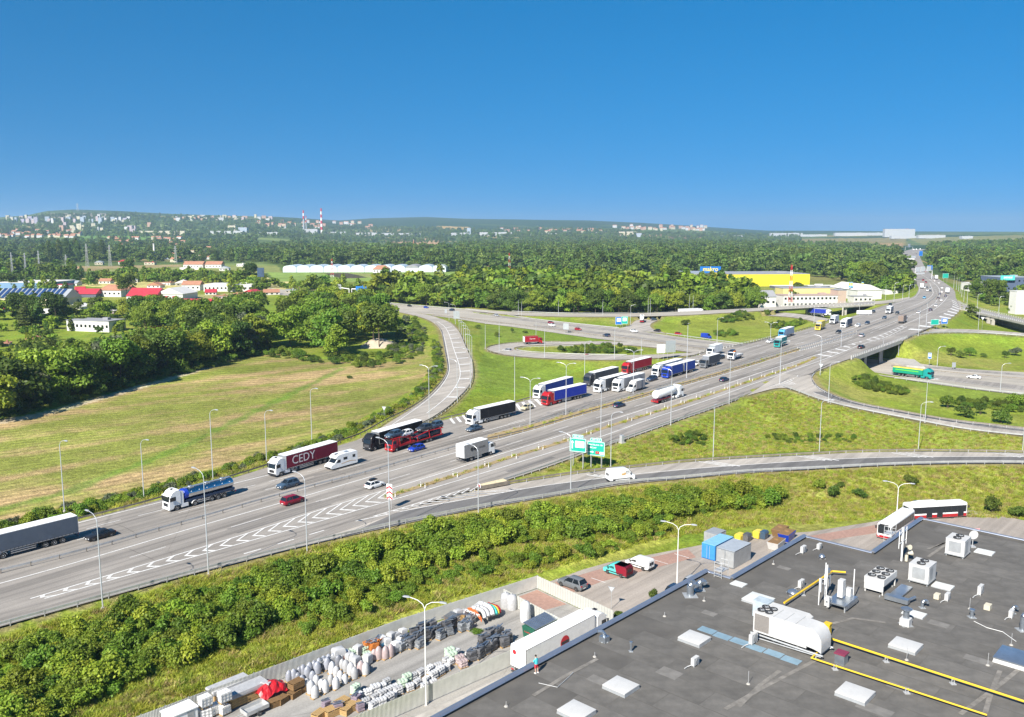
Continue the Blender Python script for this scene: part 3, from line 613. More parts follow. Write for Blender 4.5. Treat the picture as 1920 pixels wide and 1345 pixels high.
def trunk_mesh(h,r,seed,top=.6):
 rg=random.Random(seed); mb=MB(); pts=[Vector((0,0,-.4))];
 for k in range(1,5):pts.append(Vector((rg.uniform(-.25,.25)*k*.3,rg.uniform(-.25,.25)*k*.3,h*top*k/4)))
 mb.path(pts,r,7,r*.4)
 for k in range(6):
  b0=pts[2+k%3]; a=k*1.9+rg.random(); mb.path([b0,b0+Vector((math.cos(a)*h*.09,math.sin(a)*h*.09,h*.10)),b0+Vector((math.cos(a)*h*.19,math.sin(a)*h*.19,h*.17))],r*.35,5,r*.1)
 return mb.mesh('trunk')
TREES=[]
specs=[('round',14,11,2600,.42),('big',18,14,3600,.46),('round',11,9.5,2200,.38),('big',16,15,3400,.46),('poplar',19,6.5,2200,.40),('pine',13,7.5,2200,.36),('round',8,8,1600,.34)]
for i,(kd,h,w_,n_,sz) in enumerate(specs):
 v,f=leaf_cloud(tree_lobes(h,w_,50+i,kd),n_,sz,90+i); TREES.append((np_mesh('crown',v,f),trunk_mesh(h,.028*h**.9*.6,5+i),h))
def plant_tree(name,label,cat,p,kind,h,fm,rz,group,spread_=1.0):
 cr,tk,h0=TREES[kind]; s=h/h0
 t_=thing(name,label,cat,p,rz,group); t_.scale=(s*spread_,s*spread_,s)
 mk('crown',cr,fm,t_); mk('trunk',tk,BARK,t_); return t_
SHRUBS=[]
for i,(h,w_,n_,sz) in enumerate(((2.2,3.0,1500,.125),(3.0,3.4,1750,.135),(1.5,2.6,1150,.11),(2.6,2.4,1300,.12))):
 rg=random.Random(i+3); Lb=[(rg.uniform(-.3,.3)*w_,rg.uniform(-.3,.3)*w_,h*rg.uniform(.3,.68),w_*rg.uniform(.2,.34),w_*rg.uniform(.2,.34),h*rg.uniform(.26,.4)) for _ in range(6)]
 v,f=leaf_cloud(Lb,n_,sz,200+i); SHRUBS.append(np_mesh('foliage',v,f))
_sm=MB()
for k in range(5):a=k*1.26; _sm.path([(0,0,-.3),(math.cos(a)*.2,math.sin(a)*.2,.6),(math.cos(a)*.6,math.sin(a)*.6,1.5)],.05,5,.015)
STEMS=_sm.mesh('stems')
def plant_shrub(name,label,p,kind,s,fm,group,rz=None):
 t_=thing(name,label,'shrub',p,rz if rz is not None else random.random()*6.28,group); t_.scale=(s,s,s)
 mk('foliage',SHRUBS[kind],fm,t_); mk('stems',STEMS,BARK,t_); return t_
 # low-detail crowns and grass tufts for what nobody could count
FAR=[]
for i,(kd,h,w_,n_,sz) in enumerate((('round',15,13,420,1.15),('big',18,15,520,1.25),('round',11,11,360,1.0),('poplar',19,7,320,1.0))):
 v,f=leaf_cloud(tree_lobes(h,w_,350+i,kd),n_,sz,390+i); FAR.append(np_mesh('far_crown',v,f))
def tuft(seed,n,h,spr,wd):
 rg=np.random.default_rng(seed); V=[]; Fc=[]
 for k in range(n):
  a=rg.random()*6.28; r=spr*rg.random()**.5; x,y=r*math.cos(a),r*math.sin(a); hh=h*(.5+.7*rg.random()); la=rg.random()*6.28; ln=hh*(.5+.8*rg.random()); b_=rg.random()*6.28
  dx,dy=math.cos(b_)*wd,math.sin(b_)*wd; o=len(V)
  V+=[(x-dx,y-dy,-.05),(x+dx,y+dy,-.05),(x+math.cos(la)*ln,y+math.sin(la)*ln,hh)]; Fc.append((o,o+1,o+2))
 return np_mesh('tuft',np.array(V),np.array(Fc))
TUFTS=[tuft(1,40,.7,.8,.075),tuft(2,36,.45,.85,.07),tuft(3,36,.85,.75,.075)]
GRASSM=[foliage('grass_green',(.26,.34,.03),(.42,.46,.06)),foliage('grass_straw',(.38,.33,.10),(.50,.42,.16))]
def gn_scatter(name,label,pts,scales,rots,meshes,materials,seed=1,kind='stuff',cat=None):
 """points carrying scale and turn, with mesh instances placed on them"""
 me=bpy.data.meshes.new(name); me.vertices.add(len(pts)); me.vertices.foreach_set('co',np.asarray(pts,np.float32).ravel())
 a=me.attributes.new('sc','FLOAT_VECTOR','POINT'); a.data.foreach_set('vector',np.asarray(scales,np.float32).ravel())
 a=me.attributes.new('rt','FLOAT_VECTOR','POINT'); rv=np.zeros((len(pts),3),np.float32); rv[:,2]=rots; a.data.foreach_set('vector',rv.ravel())
 a=me.attributes.new('ix','INT','POINT'); rg=np.random.default_rng(seed); a.data.foreach_set('value',rg.integers(0,len(meshes)*len(materials),len(pts)).astype(np.int32))
 o=bpy.data.objects.new(name,me); C.objects.link(o); ng=bpy.data.node_groups.new(name,'GeometryNodeTree')
 ng.interface.new_socket('Geometry',in_out='INPUT',socket_type='NodeSocketGeometry'); ng.interface.new_socket('Geometry',in_out='OUTPUT',socket_type='NodeSocketGeometry')
 N=ng.nodes; Lk=ng.links.new; gi=N.new('NodeGroupInput'); go=N.new('NodeGroupOutput'); iop=N.new('GeometryNodeInstanceOnPoints'); jg=N.new('GeometryNodeJoinGeometry')
 sources=[]
 for m_ in materials:
  for q in meshes:
   mm=q.copy(); mm.materials.clear(); mm.materials.append(m_); po=bpy.data.objects.new(name+'_source',mm); sources.append(po)
 for po in reversed(sources):
  oi=N.new('GeometryNodeObjectInfo'); oi.inputs['Object'].default_value=po; g2=N.new('GeometryNodeGeometryToInstance'); Lk(oi.outputs['Geometry'],g2.inputs[0]); Lk(g2.outputs[0],jg.inputs[0])
 def att(nm,ty):
  n_=N.new('GeometryNodeInputNamedAttribute'); n_.data_type=ty; n_.inputs[0].default_value=nm; return n_.outputs[0]
 Lk(gi.outputs[0],iop.inputs['Points']); Lk(jg.outputs[0],iop.inputs['Instance']); iop.inputs['Pick Instance'].default_value=True
 Lk(att('ix','INT'),iop.inputs['Instance Index']); Lk(att('rt','FLOAT_VECTOR'),iop.inputs['Rotation']); Lk(att('sc','FLOAT_VECTOR'),iop.inputs['Scale'])
 Lk(iop.outputs[0],go.inputs[0]); md=o.modifiers.new('scatter','NODES'); md.node_group=ng
 return tag(o,label,cat,kind=kind)
def scatter_poly(px,n,z=-3.0,mind=0,seed=0,avoid=2.5,far=False):
 """random points inside a surveyed outline on the ground, kept off the roads"""
 rg=np.random.default_rng(seed); pg=[(G(a,b_).x,G(a,b_).y) for a,b_ in px] if not far else gpoly(px,z)
 xs=[p[0] for p in pg]; ys=[p[1] for p in pg]; out=[]; cell={}; tries=0
 while len(out)<n and tries<n*30:
  m_=max(64,n); X=rg.uniform(min(xs),max(xs),m_); Yv=rg.uniform(min(ys),max(ys),m_); k=in_poly(X,Yv,pg); tries+=m_
  for x,y in zip(X[k],Yv[k]):
   if len(out)>=n:break
   if avoid and math.hypot(x,y)<2400 and (kh.find((x,y,0))[2]<avoid or kc.find((x,y,0))[2]<avoid):continue
   if mind:
    c=(int(x//mind),int(y//mind))
    if any((x-q[0])**2+(y-q[1])**2<mind*mind for i in (-1,0,1) for j in (-1,0,1) for q in cell.get((c[0]+i,c[1]+j),[])):continue
    cell.setdefault(c,[]).append((x,y))
   out.append((x,y))
 out=np.array(out) if out else np.zeros((0,2)); return np.concatenate([out,ground_h(out[:,0],out[:,1])[:,None]],1) if len(out) else np.zeros((0,3))
 # ---- individual trees -------------------------------------------------------
def grove(px,n,mind,hs,kinds,fms,name,label,group,seed,avoid=4,jit=.18):
 pts=scatter_poly(px,n,mind=mind,seed=seed,avoid=avoid); rg=random.Random(seed); pts=sorted(pts.tolist(),key=lambda p:proj(*p)[0])
 for i,p in enumerate(pts):
  h=rg.uniform(*hs); plant_tree(name,label%nth(i),'tree',(p[0],p[1],p[2]-.1),rg.choice(kinds),h,FOL[rg.choice(fms)],rg.random()*6.28,group,rg.uniform(.9,1.15))
grove([(-60,800),(60,768),(170,742),(300,706),(420,677),(510,655),(500,644),(400,664),(280,690),(150,722),(0,750),(-60,765)],58,4.6,(12,18),[0,1,3,3],[0,0,1,2,0,3],'broadleaf_tree','%s tree from the left in the front row along the mown field','trees along the mown field',11)
grove([(-60,755),(150,712),(270,684),(270,655),(200,652),(130,660),(-60,690)],40,6.0,(5,8.5),[0,1,2,3],[0,1,1,0,2],'broadleaf_tree','%s tree from the left in the low wood below the white hall','trees below the white hall',12); grove([(345,668),(400,655),(490,635),(470,600),(410,606),(350,630)],24,6.5,(13,20),[0,1,3],[0,1,1,0,2],'broadleaf_tree','%s tree from the left in the tall wood right of the depot','trees right of the depot',20)
grove([(430,640),(560,655),(640,672),(715,672),(745,640),(730,610),(640,590),(520,590),(430,610)],50,6.0,(14,21),[0,1,3],[0,0,2,1],'broadleaf_tree','%s tree from the left in the clump beside the sand heap','trees beside the sand heap',13,avoid=12)
grove([(20,598),(60,592),(115,590),(110,612),(40,618)],11,4.5,(14,19),[5,5,1],[1],'conifer_tree','%s dark conifer from the left by the white flat-roofed hall','dark conifers by the hall',14)
grove([(255,612),(310,600),(335,605),(330,622),(270,626)],9,5,(13,18),[1,3],[1,0],'broadleaf_tree','%s dark tree from the left behind the parked lorries','dark trees behind the lorries',15)
grove([(120,592),(300,585),(420,578),(400,600),(330,594),(200,600),(120,604)],26,8,(8,14),[0,2,3],[0,2,1],'broadleaf_tree','%s tree from the left among the red-roofed sheds','trees among the red-roofed sheds',16)
grove([(690,572),(800,581),(940,590),(1100,594),(1280,592),(1420,585),(1420,580),(1280,585),(1100,586),(940,580),(800,571),(690,563)],80,7,(11,17),[0,1,2,3],[0,2,0,1,2],'broadleaf_tree','%s tree from the left in the belt behind the cross road','front trees of the belt behind the cross road',17,avoid=5)
for i,(x,y,h,kd,fm) in enumerate(((1105,574,27,4,1),(1133,572,26,4,0),(1375,580,16,5,1),(470,532,22,1,1),(238,560,20,1,1),(240,519,22,1,1),(1485,572,12,0,0),(1500,566,15,1,1),(1855,568,18,1,1),(1830,560,16,0,1),(1872,560,15,1,0),(1495,567,12,2,0),(1648,540,22,1,1),(1600,528,22,3,2),(1625,535,24,1,2),(1902,588,9,6,0),(1822,597,8,6,1))):
 p=G(x,y); plant_tree('poplar_tree' if kd==4 else ('conifer_tree' if kd==5 else 'broadleaf_tree'),['tall pointed poplar in the belt left of the shop sign','narrow poplar right of the tall poplar in the belt','dark conifer left of the white gabled houses','big round tree left of the long glasshouses','large dark tree left of the brown hipped roof','dark tree on the brown fields near the pylon','round green tree before the white flats','dark tree behind the white flats','big dark tree beside the turquoise-signed office','leafy tree left of the turquoise-signed office','tree in front of the turquoise-signed office','small tree left of the round tree by the flats','dark tree left of the far motorway bend','yellow-green tree behind the yellow hall','tall yellow-green tree between yellow hall and motorway','small tree by the white building at the right edge','bush-like tree under the right flyover'][i],'tree',p,kd,h,FOL[fm],i*1.1,None)
 # ---- individual shrubs standing alone ----------------------------------------
ISO=[(1285,610,2.6,'round dark shrub alone on the loop grass'),(1436,592,2.2,'small shrub beside the loop slip road'),(895,616,2.4,'low dark shrub right of the left slip road'),(1783,667,2.4,'leftmost dark shrub on the slope right of the bridge'),(1800,671,2.3,'second dark shrub on the slope right of the bridge'),(1818,668,2.2,'third dark shrub on the slope right of the bridge'),(1845,670,2.0,'fourth dark shrub on the slope right of the bridge'),(1885,671,2.0,'rightmost dark shrub on the slope right of the bridge'),(1905,667,2.8,'pale grey-green shrub at the right edge on the slope'),(1777,765,2.2,'round shrub left of the big shrub inside the slip road'),(1810,782,3.6,'biggest dark shrub inside the slip road'),(1838,777,2.2,'shrub right of the biggest shrub inside the slip road'),(1876,793,3.0,'round shrub low inside the slip road near the right edge'),(1905,762,2.5,'shrub at right edge beside the lower carriageway'),(1613,932,2.6,'dark shrub on the grass slope above the bus'),(1562,935,2.5,'reddish shrub on the grass slope left of the dark one'),(1707,908,2.0,'shrub behind the double street lamp by the bus'),(1535,915,1.6,'small reddish shrub on the grass slope'),(1575,912,1.5,'tiny shrub high on the grass slope'),(1860,962,3.0,'olive shrub right of the white and red bus'),(1910,970,2.4,'shrub cut by the right edge beside the bus'),(1453,936,2.4,'dark shrub at the thicket end'),(655,710,1.3,'small lone shrub in the mown field'),(1225,1125,1.5,'trimmed round bush by the store wall'),(1160,1160,1.2,'small yellow-green bush by the white trailer cab'),(930,632,1.6,'low bush inside the top of the loop road'),(985,625,1.8,'low bush above the red lorry'),(960,624,1.7,'low wide bush left of the red lorry')]
for i,(x,y,s,lb) in enumerate(ISO):
 p=G(x,y); plant_shrub('shrub',lb,(p.x,p.y,p.z-.1),i%4,s/2.2*(1.0 if y>850 else 1.35),FOL[(1,0,1,1)[i%4] if 'pale' not in lb else 3],'lone shrubs')
 # ---- thickets, woods and grass -----------------------------------------------
def stuff_shrubs(name,label,px,n,mind,s0,s1,seed,mats_=(0,0,1,2),avoid=2.6):
 p=scatter_poly(px,n,mind=mind,seed=seed,avoid=avoid); rg=np.random.default_rng(seed); s=rg.uniform(s0,s1,len(p)); sc=np.stack([s,s,s*rg.uniform(.8,1.15,len(p))],1)
 p=p-np.array([0,0,.15]); gn_scatter(name,label,p,sc,rg.uniform(0,6.28,len(p)),SHRUBS,[FOL[k] for k in mats_],seed)
stuff_shrubs('shrub_thicket','dense green thicket on the slope below the motorway',[(-60,1250),(160,1190),(400,1115),(600,1060),(780,1015),(930,980),(1090,958),(1260,935),(1400,920),(1440,935),(1440,950),(1300,962),(1190,990),(1130,1012),(950,1020),(820,1062),(700,1110),(560,1160),(420,1215),(300,1260),(180,1310),(60,1400),(-80,1420)],1800,.95,.5,1.3,31,(0,2,2,0))
stuff_shrubs('shrub_thicket','scattered lower shrubs at the foot of the slope',[(560,1165),(820,1070),(1000,1040),(1130,1020),(1240,985),(1250,1000),(1130,1042),(1000,1065),(830,1100),(560,1200)],170,1.3,.4,.95,32,(2,0))
stuff_shrubs('verge_shrubs','low bushy verge between mown field and motorway',[(-40,1000),(120,960),(300,917),(500,862),(640,815),(740,770),(800,722),(815,690),(812,640),(826,650),(833,690),(820,720),(760,765),(640,828),(500,868),(300,930),(0,1008),(-40,1018)],560,1.2,.45,.95,33,(0,2,0,3),avoid=2.2)
stuff_shrubs('verge_shrubs','bushes between the sand heap and the left slip road',[(650,690),(720,690),(790,668),(800,620),(780,600),(740,600),(745,640),(700,668)],150,1.8,.6,1.3,34,(0,1,3,0))
stuff_shrubs('loop_shrubs','dark heather-like bushes inside the loop road',[(1052,660),(1075,652),(1120,650),(1160,653),(1195,661),(1140,663),(1080,663)],90,1.2,.6,1.1,35,(1,0))
stuff_shrubs('loop_shrubs','dark bushes on the bank right of the bridge',[(1598,712),(1630,710),(1660,722),(1705,735),(1690,742),(1640,735),(1605,724)],85,1.2,.5,1.0,36,(1,0))
stuff_shrubs('loop_shrubs','bush strip inside the right slip road',[(1790,756),(1840,755),(1920,762),(1920,775),(1850,768),(1800,764)],50,1.5,.5,.95,37,(1,0))
stuff_shrubs('loop_shrubs','weedy bushes on the inner slip road grass',[(1430,820),(1460,815),(1540,818),(1610,822),(1600,830),(1480,832)],40,1.5,.3,.6,38,(0,1)); stuff_shrubs('loop_shrubs','weedy bushes below the motorway signs',[(1250,823),(1300,815),(1330,820),(1320,835),(1270,835)],26,1.2,.4,.7,39,(0,1))
stuff_shrubs('loop_shrubs','bushes on the upper loop grass',[(1340,600),(1400,594),(1410,600),(1360,606)],34,1.8,.7,1.2,40,(1,0)); stuff_shrubs('loop_shrubs','bushes beside the blue van',[(1335,628),(1370,624),(1385,629),(1350,633)],26,1.6,.6,1.1,41,(1,0)); stuff_shrubs('loop_shrubs','bushes along the motorway by the teal lorry',[(1440,612),(1500,604),(1510,608),(1455,617)],30,1.8,.8,1.3,42,(1,0))
stuff_shrubs('understory_shrubs','dark shrubs at the foot of the field trees',[(-60,806),(60,776),(170,750),(300,713),(420,684),(510,660),(505,650),(400,672),(280,698),(150,730),(-60,780)],170,2.2,.7,1.6,43,(1,0)); stuff_shrubs('understory_shrubs','shrubs at the foot of the tree clump',[(480,668),(600,684),(700,690),(690,676),(600,672),(490,655)],60,2.2,.7,1.4,44,(1,0))
def wood(name,label,px,n,mind,hs,seed,z=-3.0,mats_=None,avoid=6):
 p=scatter_poly(px,n,z=z,mind=mind,seed=seed,avoid=avoid,far=True); rg=np.random.default_rng(seed); s=(hs[0]*.8+(hs[1]*1.15-hs[0]*.8)*rg.random(len(p))**1.4)/15; sc=np.stack([s*1.12,s*1.12,s],1)
 gn_scatter(name,label,p-np.array([0,0,.6]),sc,rg.uniform(0,6.28,len(p)),FAR,mats_ or [FARFOL,FOL[0]],seed)
wood('tree_belt','broad belt of trees behind the cross road',[(690,566),(800,575),(940,582),(1100,586),(1280,584),(1400,578),(1390,568),(1330,560),(1270,552),(1130,542),(960,541),(800,553),(690,557)],2100,7.5,(12,18),51,mats_=[FOL[0],FOL[2],FOL[1]])
wood('riverside_wood','wide dark wood across the valley',[(840,508),(1000,508),(1130,515),(1290,516),(1440,514),(1540,520),(1600,532),(1700,540),(1690,510),(1680,480),(1640,468),(1400,462),(1150,460),(900,460),(840,470),(700,470),(560,462),(480,470),(480,492),(560,500),(760,500)],11000,10,(12,20),52,mats_=[FARFOL,FOL[1],FARFOL])
wood('riverside_wood','wood on the rise right of the far motorway',[(1745,505),(1800,530),(1920,536),(2150,540),(2150,466),(1900,462),(1740,468)],4200,10,(12,18),53,mats_=[FARFOL,FOL[1],FOL[0]])
wood('riverside_wood','wood beside the motorway bend on the left',[(1600,545),(1700,558),(1716,545),(1700,515),(1640,520),(1600,528)],420,7,(7,12),54,mats_=[FOL[0],FOL[1]])
wood('hedge_row','bright hedge between the pale fields',[(180,524),(260,521),(340,521),(420,524),(480,528),(480,534),(340,529),(200,529)],260,6,(7,11),55,mats_=[FOL[2],FOL[0]])
wood('tree_cover','loose trees and gardens left of the fields',[(-250,545),(40,540),(100,532),(180,536),(180,526),(120,512),(60,500),(-250,502)],520,11,(8,15),56,mats_=[FOL[0],FOL[1]])
wood('tree_cover','trees and gardens of the far left town',[(-300,496),(100,495),(350,492),(480,494),(480,462),(350,464),(200,466),(0,466),(-300,466)],2600,15,(11,19),57,mats_=[FARFOL,FOL[1]])
wood('tree_cover','trees between the sheds on the left',[(-250,610),(0,600),(130,600),(150,560),(80,548),(-250,560)],140,7.5,(6,11),58,mats_=[FOL[0],FOL[1],FOL[2]])
wood('tree_cover','low trees around the white flat-roofed hall',[(-60,690),(100,660),(112,628),(260,628),(262,600),(225,598),(112,600),(60,612),(-60,630)],70,6,(4,6.5),63,mats_=[FOL[0],FOL[1],FOL[2]]); wood('tree_cover','trees around the billboard and glasshouses',[(430,545),(500,535),(600,542),(690,548),(690,556),(600,551),(500,546),(430,550)],75,7.5,(7,12),59,mats_=[FOL[0],FOL[2]])
wood('tree_cover','far wooded slopes below the towns',[(-300,462),(300,462),(900,458),(1500,462),(1500,451),(900,450),(300,452),(-300,452)],6500,22,(12,20),60,mats_=[FARFOL])
wood('tree_cover','trees by the offices at the right edge',[(1800,552),(1850,575),(1920,585),(2100,600),(2100,550),(1850,540)],90,7,(6,10),61,mats_=[FOL[0],FOL[1]])
def grass(name,label,px,n,seed,s0=.7,s1=1.4,ms=(0,0,1),avoid=1.6):
 p=scatter_poly(px,n,seed=seed,avoid=avoid); rg=np.random.default_rng(seed); s=rg.uniform(s0,s1,len(p)); gn_scatter(name,label,p,np.stack([s,s,s],1),rg.uniform(0,6.28,len(p)),TUFTS,[GRASSM[k] for k in ms],seed)
grass('tall_grass','tall straw and green grass on the shrub slope',[(-100,1225),(160,1150),(420,1066),(780,978),(1090,925),(1340,900),(1480,905),(1480,975),(1240,1010),(1040,1065),(800,1135),(500,1260),(280,1345),(-100,1500)],12000,71,.45,.95,(0,0,0,1))
grass('tall_grass','rough grass bank above the buses',[(1340,895),(1640,878),(1920,875),(2050,880),(2050,975),(1700,968),(1480,985),(1400,970)],5200,72,.4,.8,(0,1,0))
grass('tall_grass','grass between the two slip roads',[(1000,890),(1180,828),(1470,732),(1520,748),(1720,795),(1920,822),(1920,842),(1530,846),(1300,860),(1130,876)],5200,73,.35,.75,(0,0,1))
grass('tall_grass','weedy verge grass along the mown field',[(-60,1000),(120,955),(300,912),(500,855),(640,810),(760,750),(810,700),(835,690),(820,722),(760,770),(640,832),(500,872),(300,932),(-60,1022)],2600,74,.6,1.1,(0,0,1),avoid=1.4)
# ================================================================== VEHICLES
GL=glass_dark(); RUB=mat('rubber',(.018,.018,.018),rough=.85,var=.3,scale=6); RIM=mat('wheel_rim',(.42,.42,.43),rough=.35,metal=.8,var=.2,scale=8); STEELRIM=mat('steel_rim',(.50,.50,.50),rough=.5,metal=.3,var=.2,scale=8)
BLKP=mat('black_plastic',(.022,.022,.024),rough=.6,var=.2); CHS=mat('chassis_grey',(.055,.055,.06),rough=.7,var=.3,scale=3,dirt=.3); LAMP=mat('headlamp_glass',(.72,.74,.76),rough=.12,var=.08); TAIL=mat('tail_lamp',(.45,.012,.012),rough=.2,var=.1); AMB=mat('amber_lamp',(.75,.25,.02),rough=.25,var=.1)
WPNT=paint('white',(.78,.78,.76)); PLATE=mat('number_plate',(.75,.75,.72),rough=.5,var=.05); CHROME=mat('chrome',(.62,.64,.66),rough=.12,metal=1.0,var=.06,scale=2); ALU=mat('aluminium',(.55,.56,.57),rough=.38,metal=.75,var=.12,scale=2)
PC=dict(white=WPNT,black=paint('black',(.016,.017,.02)),dark=paint('anthracite',(.04,.045,.055)),navy=paint('navy',(.020,.040,.085)),slate=paint('slate_blue',(.050,.085,.130)),blue=paint('blue',(.012,.045,.36)),red=paint('red',(.36,.014,.018)),crimson=paint('crimson',(.22,.008,.022)),silver=paint('silver',(.38,.39,.40)),beige=paint('beige',(.52,.46,.28)),teal=paint('teal',(.012,.26,.24)),green=paint('green',(.008,.25,.15)),yellow=paint('yellow',(.72,.55,.06)),sky=paint('sky_blue',(.08,.33,.55)),grey=paint('grey',(.14,.15,.16)),brown=paint('brown',(.24,.18,.14)),turq=paint('turquoise',(.10,.52,.48)),orange=paint('orange',(.65,.20,.03)))
_MC={}
def cached(k,fn):
 if k not in _MC:_MC[k]=fn()
 return _MC[k]
def wheel(par,x,y,r,w_,rim=None,dual=False):
 s=1 if y>0 else -1
 def ty():
  mb=MB(); n=14; pr=[(-.5,.62),(-.5,.93),(-.36,1.0),(.36,1.0),(.5,.93),(.5,.62)]
  secs=[[(math.cos(2*math.pi*k/n)*q*r,t_*w_,math.sin(2*math.pi*k/n)*q*r) for k in range(n)] for t_,q in pr]; mb.loft(secs,caps=True); return mb.mesh('tyre',40)
 def rm():
  mb=MB(); n=10; secs=[[(math.cos(2*math.pi*k/n)*q*r,t_*w_,math.sin(2*math.pi*k/n)*q*r) for k in range(n)] for t_,q in ((.30,.64),(.53,.62),(.44,.45),(.40,.22),(.56,.18))]; mb.loft(secs); return mb.mesh('rim',30)
 o=thing_part('wheel',par,(x,y,r),cached(('ty',r,w_),ty),RUB)
 rmo=mk('rim',cached(('rm',r,w_),rm),rim or RIM,o)
 if s<0:rmo.rotation_euler=(0,0,math.pi)
 return o
def thing_part(name,par,loc,me,m):o=mk(name,me,m,par); o.location=loc; return o
def dir_at(line,p):
 best=min(range(len(line)-1),key=lambda i:(line[i]-p).length_squared if True else 0); a=line[max(0,best-2)]; b_=line[min(len(line)-1,best+3)]; d=b_-a; d.z=d.z; return d.normalized()
LN_MAIN=smoothline(line_pts(L_rl,PM),6); LN_CROSS=resample(cross_c,step=8)
def orient(o,pos,d):
 o.location=pos; o.rotation_euler=(0,-math.asin(max(-1,min(1,d.normalized().z))),math.atan2(d.y,d.x))
 # ------------------------------------------------------------------ cars
CAR={'hatch':(4.2,1.78,1.48,.92,.95,-1.95,-1.45,.15,.95),'sedan':(4.7,1.82,1.46,.90,.95,-1.55,-.95,.15,.98),'suv':(4.55,1.86,1.70,1.05,1.08,-2.15,-1.75,.25,1.0),'wagon':(4.75,1.82,1.50,.92,.96,-2.2,-1.75,.2,1.0),'mpv':(4.6,1.84,1.66,1.0,1.02,-2.15,-1.8,.55,1.35)}
def car(pos,d,kind,col,label,group='cars in traffic',extra=None,scale=1.0,taillit=False):
 Lc,W,H,hd,bl,rb,rt,ft,fb=CAR[kind]; h=W/2; t_=thing('car',label,'car',group=group); orient(t_,pos,d)
 if scale!=1:t_.scale=(scale,)*3
 c=PC[col] if isinstance(col,str) else col
 def body():
  mb=MB(); secs=[]
  for x,hw,z0,z1 in ((-Lc/2,h*.86,.40,bl*.82),(-Lc/2+.12,h*.94,.26,bl*.97),(-Lc/2+.7,h,.22,bl),(0,h,.21,bl),(fb-.05,h,.21,bl-.01),(fb+.35,h*.99,.21,hd),(Lc/2-.35,h*.95,.22,hd-.10),(Lc/2-.08,h*.86,.25,hd-.24),(Lc/2,h*.74,.34,hd-.36)):
   secs.append([(x,-hw*.9,z0),(x,-hw,z0+.16),(x,-hw*1.0,z1-.22),(x,-hw*.93,z1-.03),(x,-hw*.80,z1),(x,hw*.80,z1),(x,hw*.93,z1-.03),(x,hw,z1-.22),(x,hw,z0+.16),(x,hw*.9,z0)])
  mb.loft(secs); return mb.mesh('body',38)
 def cabin():
  mb=MB(); g=h*.90; r=h*.70; mb.loft([[(rb,-g,bl-.04),(rt,-r,H-.06),(rt,r,H-.06),(rb,g,bl-.04)],[(rb*.5+fb*.5,-g,bl-.04),(0.5*(rt+ft),-r,H-.03),(.5*(rt+ft),r,H-.03),(.5*(rb+fb),g,bl-.04)],[(fb,-g*.97,bl-.05),(ft,-r,H-.06),(ft,r,H-.06),(fb,g*.97,bl-.05)]]); return mb.mesh('cabin',30)
 def roof():
  mb=MB(); r=h*.72; xs=(rt-.06,rt*.6+ft*.4,ft+.03); mb.loft([[(x,-r,H-.08),(x,-r*.82,z),(x,r*.82,z),(x,r,H-.08)] for x,z in zip(xs,(H-.035,H,H-.045))])
  for s in (-1,1):
   g=h*.905; mb.loft([[(rb,s*g,bl-.04),(rb+.22,s*g,bl-.04),(rb+.22,s*(g-.06),bl-.04)],[(rt-.05,s*r*1.0,H-.07),(rt+.2,s*r*1.0,H-.07),(rt+.2,s*(r-.06),H-.07)]])
   xm=.5*(rb+fb)-.1; xr=.5*(rt+ft)-.1; mb.loft([[(xm,s*g,bl-.04),(xm+.1,s*g,bl-.04),(xm+.1,s*(g-.05),bl-.04)],[(xr,s*r*1.005,H-.06),(xr+.1,s*r*1.005,H-.06),(xr+.1,s*(r-.05),H-.06)]])
   mb.loft([[(fb-.02,s*g*.975,bl-.05),(fb+.05,s*g*.975,bl-.05),(fb+.05,s*(g-.09),bl-.05)],[(ft-.05,s*r*1.0,H-.07),(ft+.03,s*r*1.0,H-.07),(ft+.03,s*(r-.07),H-.07)]])
  return mb.mesh('roof',40)
 mk('body',cached((kind,'b'),body),c,t_); mk('windows',cached((kind,'c'),cabin),GL,t_); mk('roof',cached((kind,'r'),roof),c,t_)
 r=.34 if kind!='suv' else .37
 for sx in (-1,1):
  for sy in (-1,1):wheel(t_,(Lc/2-.88)*sx if sx>0 else -(Lc/2-.86),sy*(h-.09),r,.21)
 for sy in (-1,1):
  o=mk('headlight',cached((kind,'hl'),lambda:MB().box((0,0,0),(.30,.36,.14),taper=.8).mesh('hl')),LAMP,t_); o.location=(Lc/2-.17,sy*h*.66,hd-.34)
  o=mk('tail_light',cached((kind,'tl'),lambda:MB().box((0,0,0),(.14,.32,.16)).mesh('tl')),TAIL,t_); o.location=(-Lc/2+.065,sy*h*.70,bl-.20)
  o=mk('mirror',cached('mir',lambda:MB().box((0,0,0),(.16,.2,.14)).mesh('mi')),c,t_); o.location=(fb-.28,sy*(h+.07),bl+.02)
 for sx in (-1,1):o=mk('number_plate',cached('pl',lambda:MB().box((0,0,0),(.02,.5,.12)).mesh('pl')),PLATE,t_); o.location=(sx*(Lc/2+.008),0,.5)
 o=mk('grille',cached((kind,'gr'),lambda:MB().box((0,0,0),(.05,h*1.1,.2)).mesh('gr')),BLKP,t_); o.location=(Lc/2-.01,0,hd-.47)
 if extra=='roofbox':
  mb=MB(); mb.loft([[(x,-y,0),(x,-y*.9,z),(x,y*.9,z),(x,y,0)] for x,y,z in ((-.95,.28,.2),(-.6,.36,.36),(.5,.36,.34),(1.0,.2,.08))]); o=mk('roof_box',mb,PC['black'],t_); o.location=(-.3,.1,H+.08)
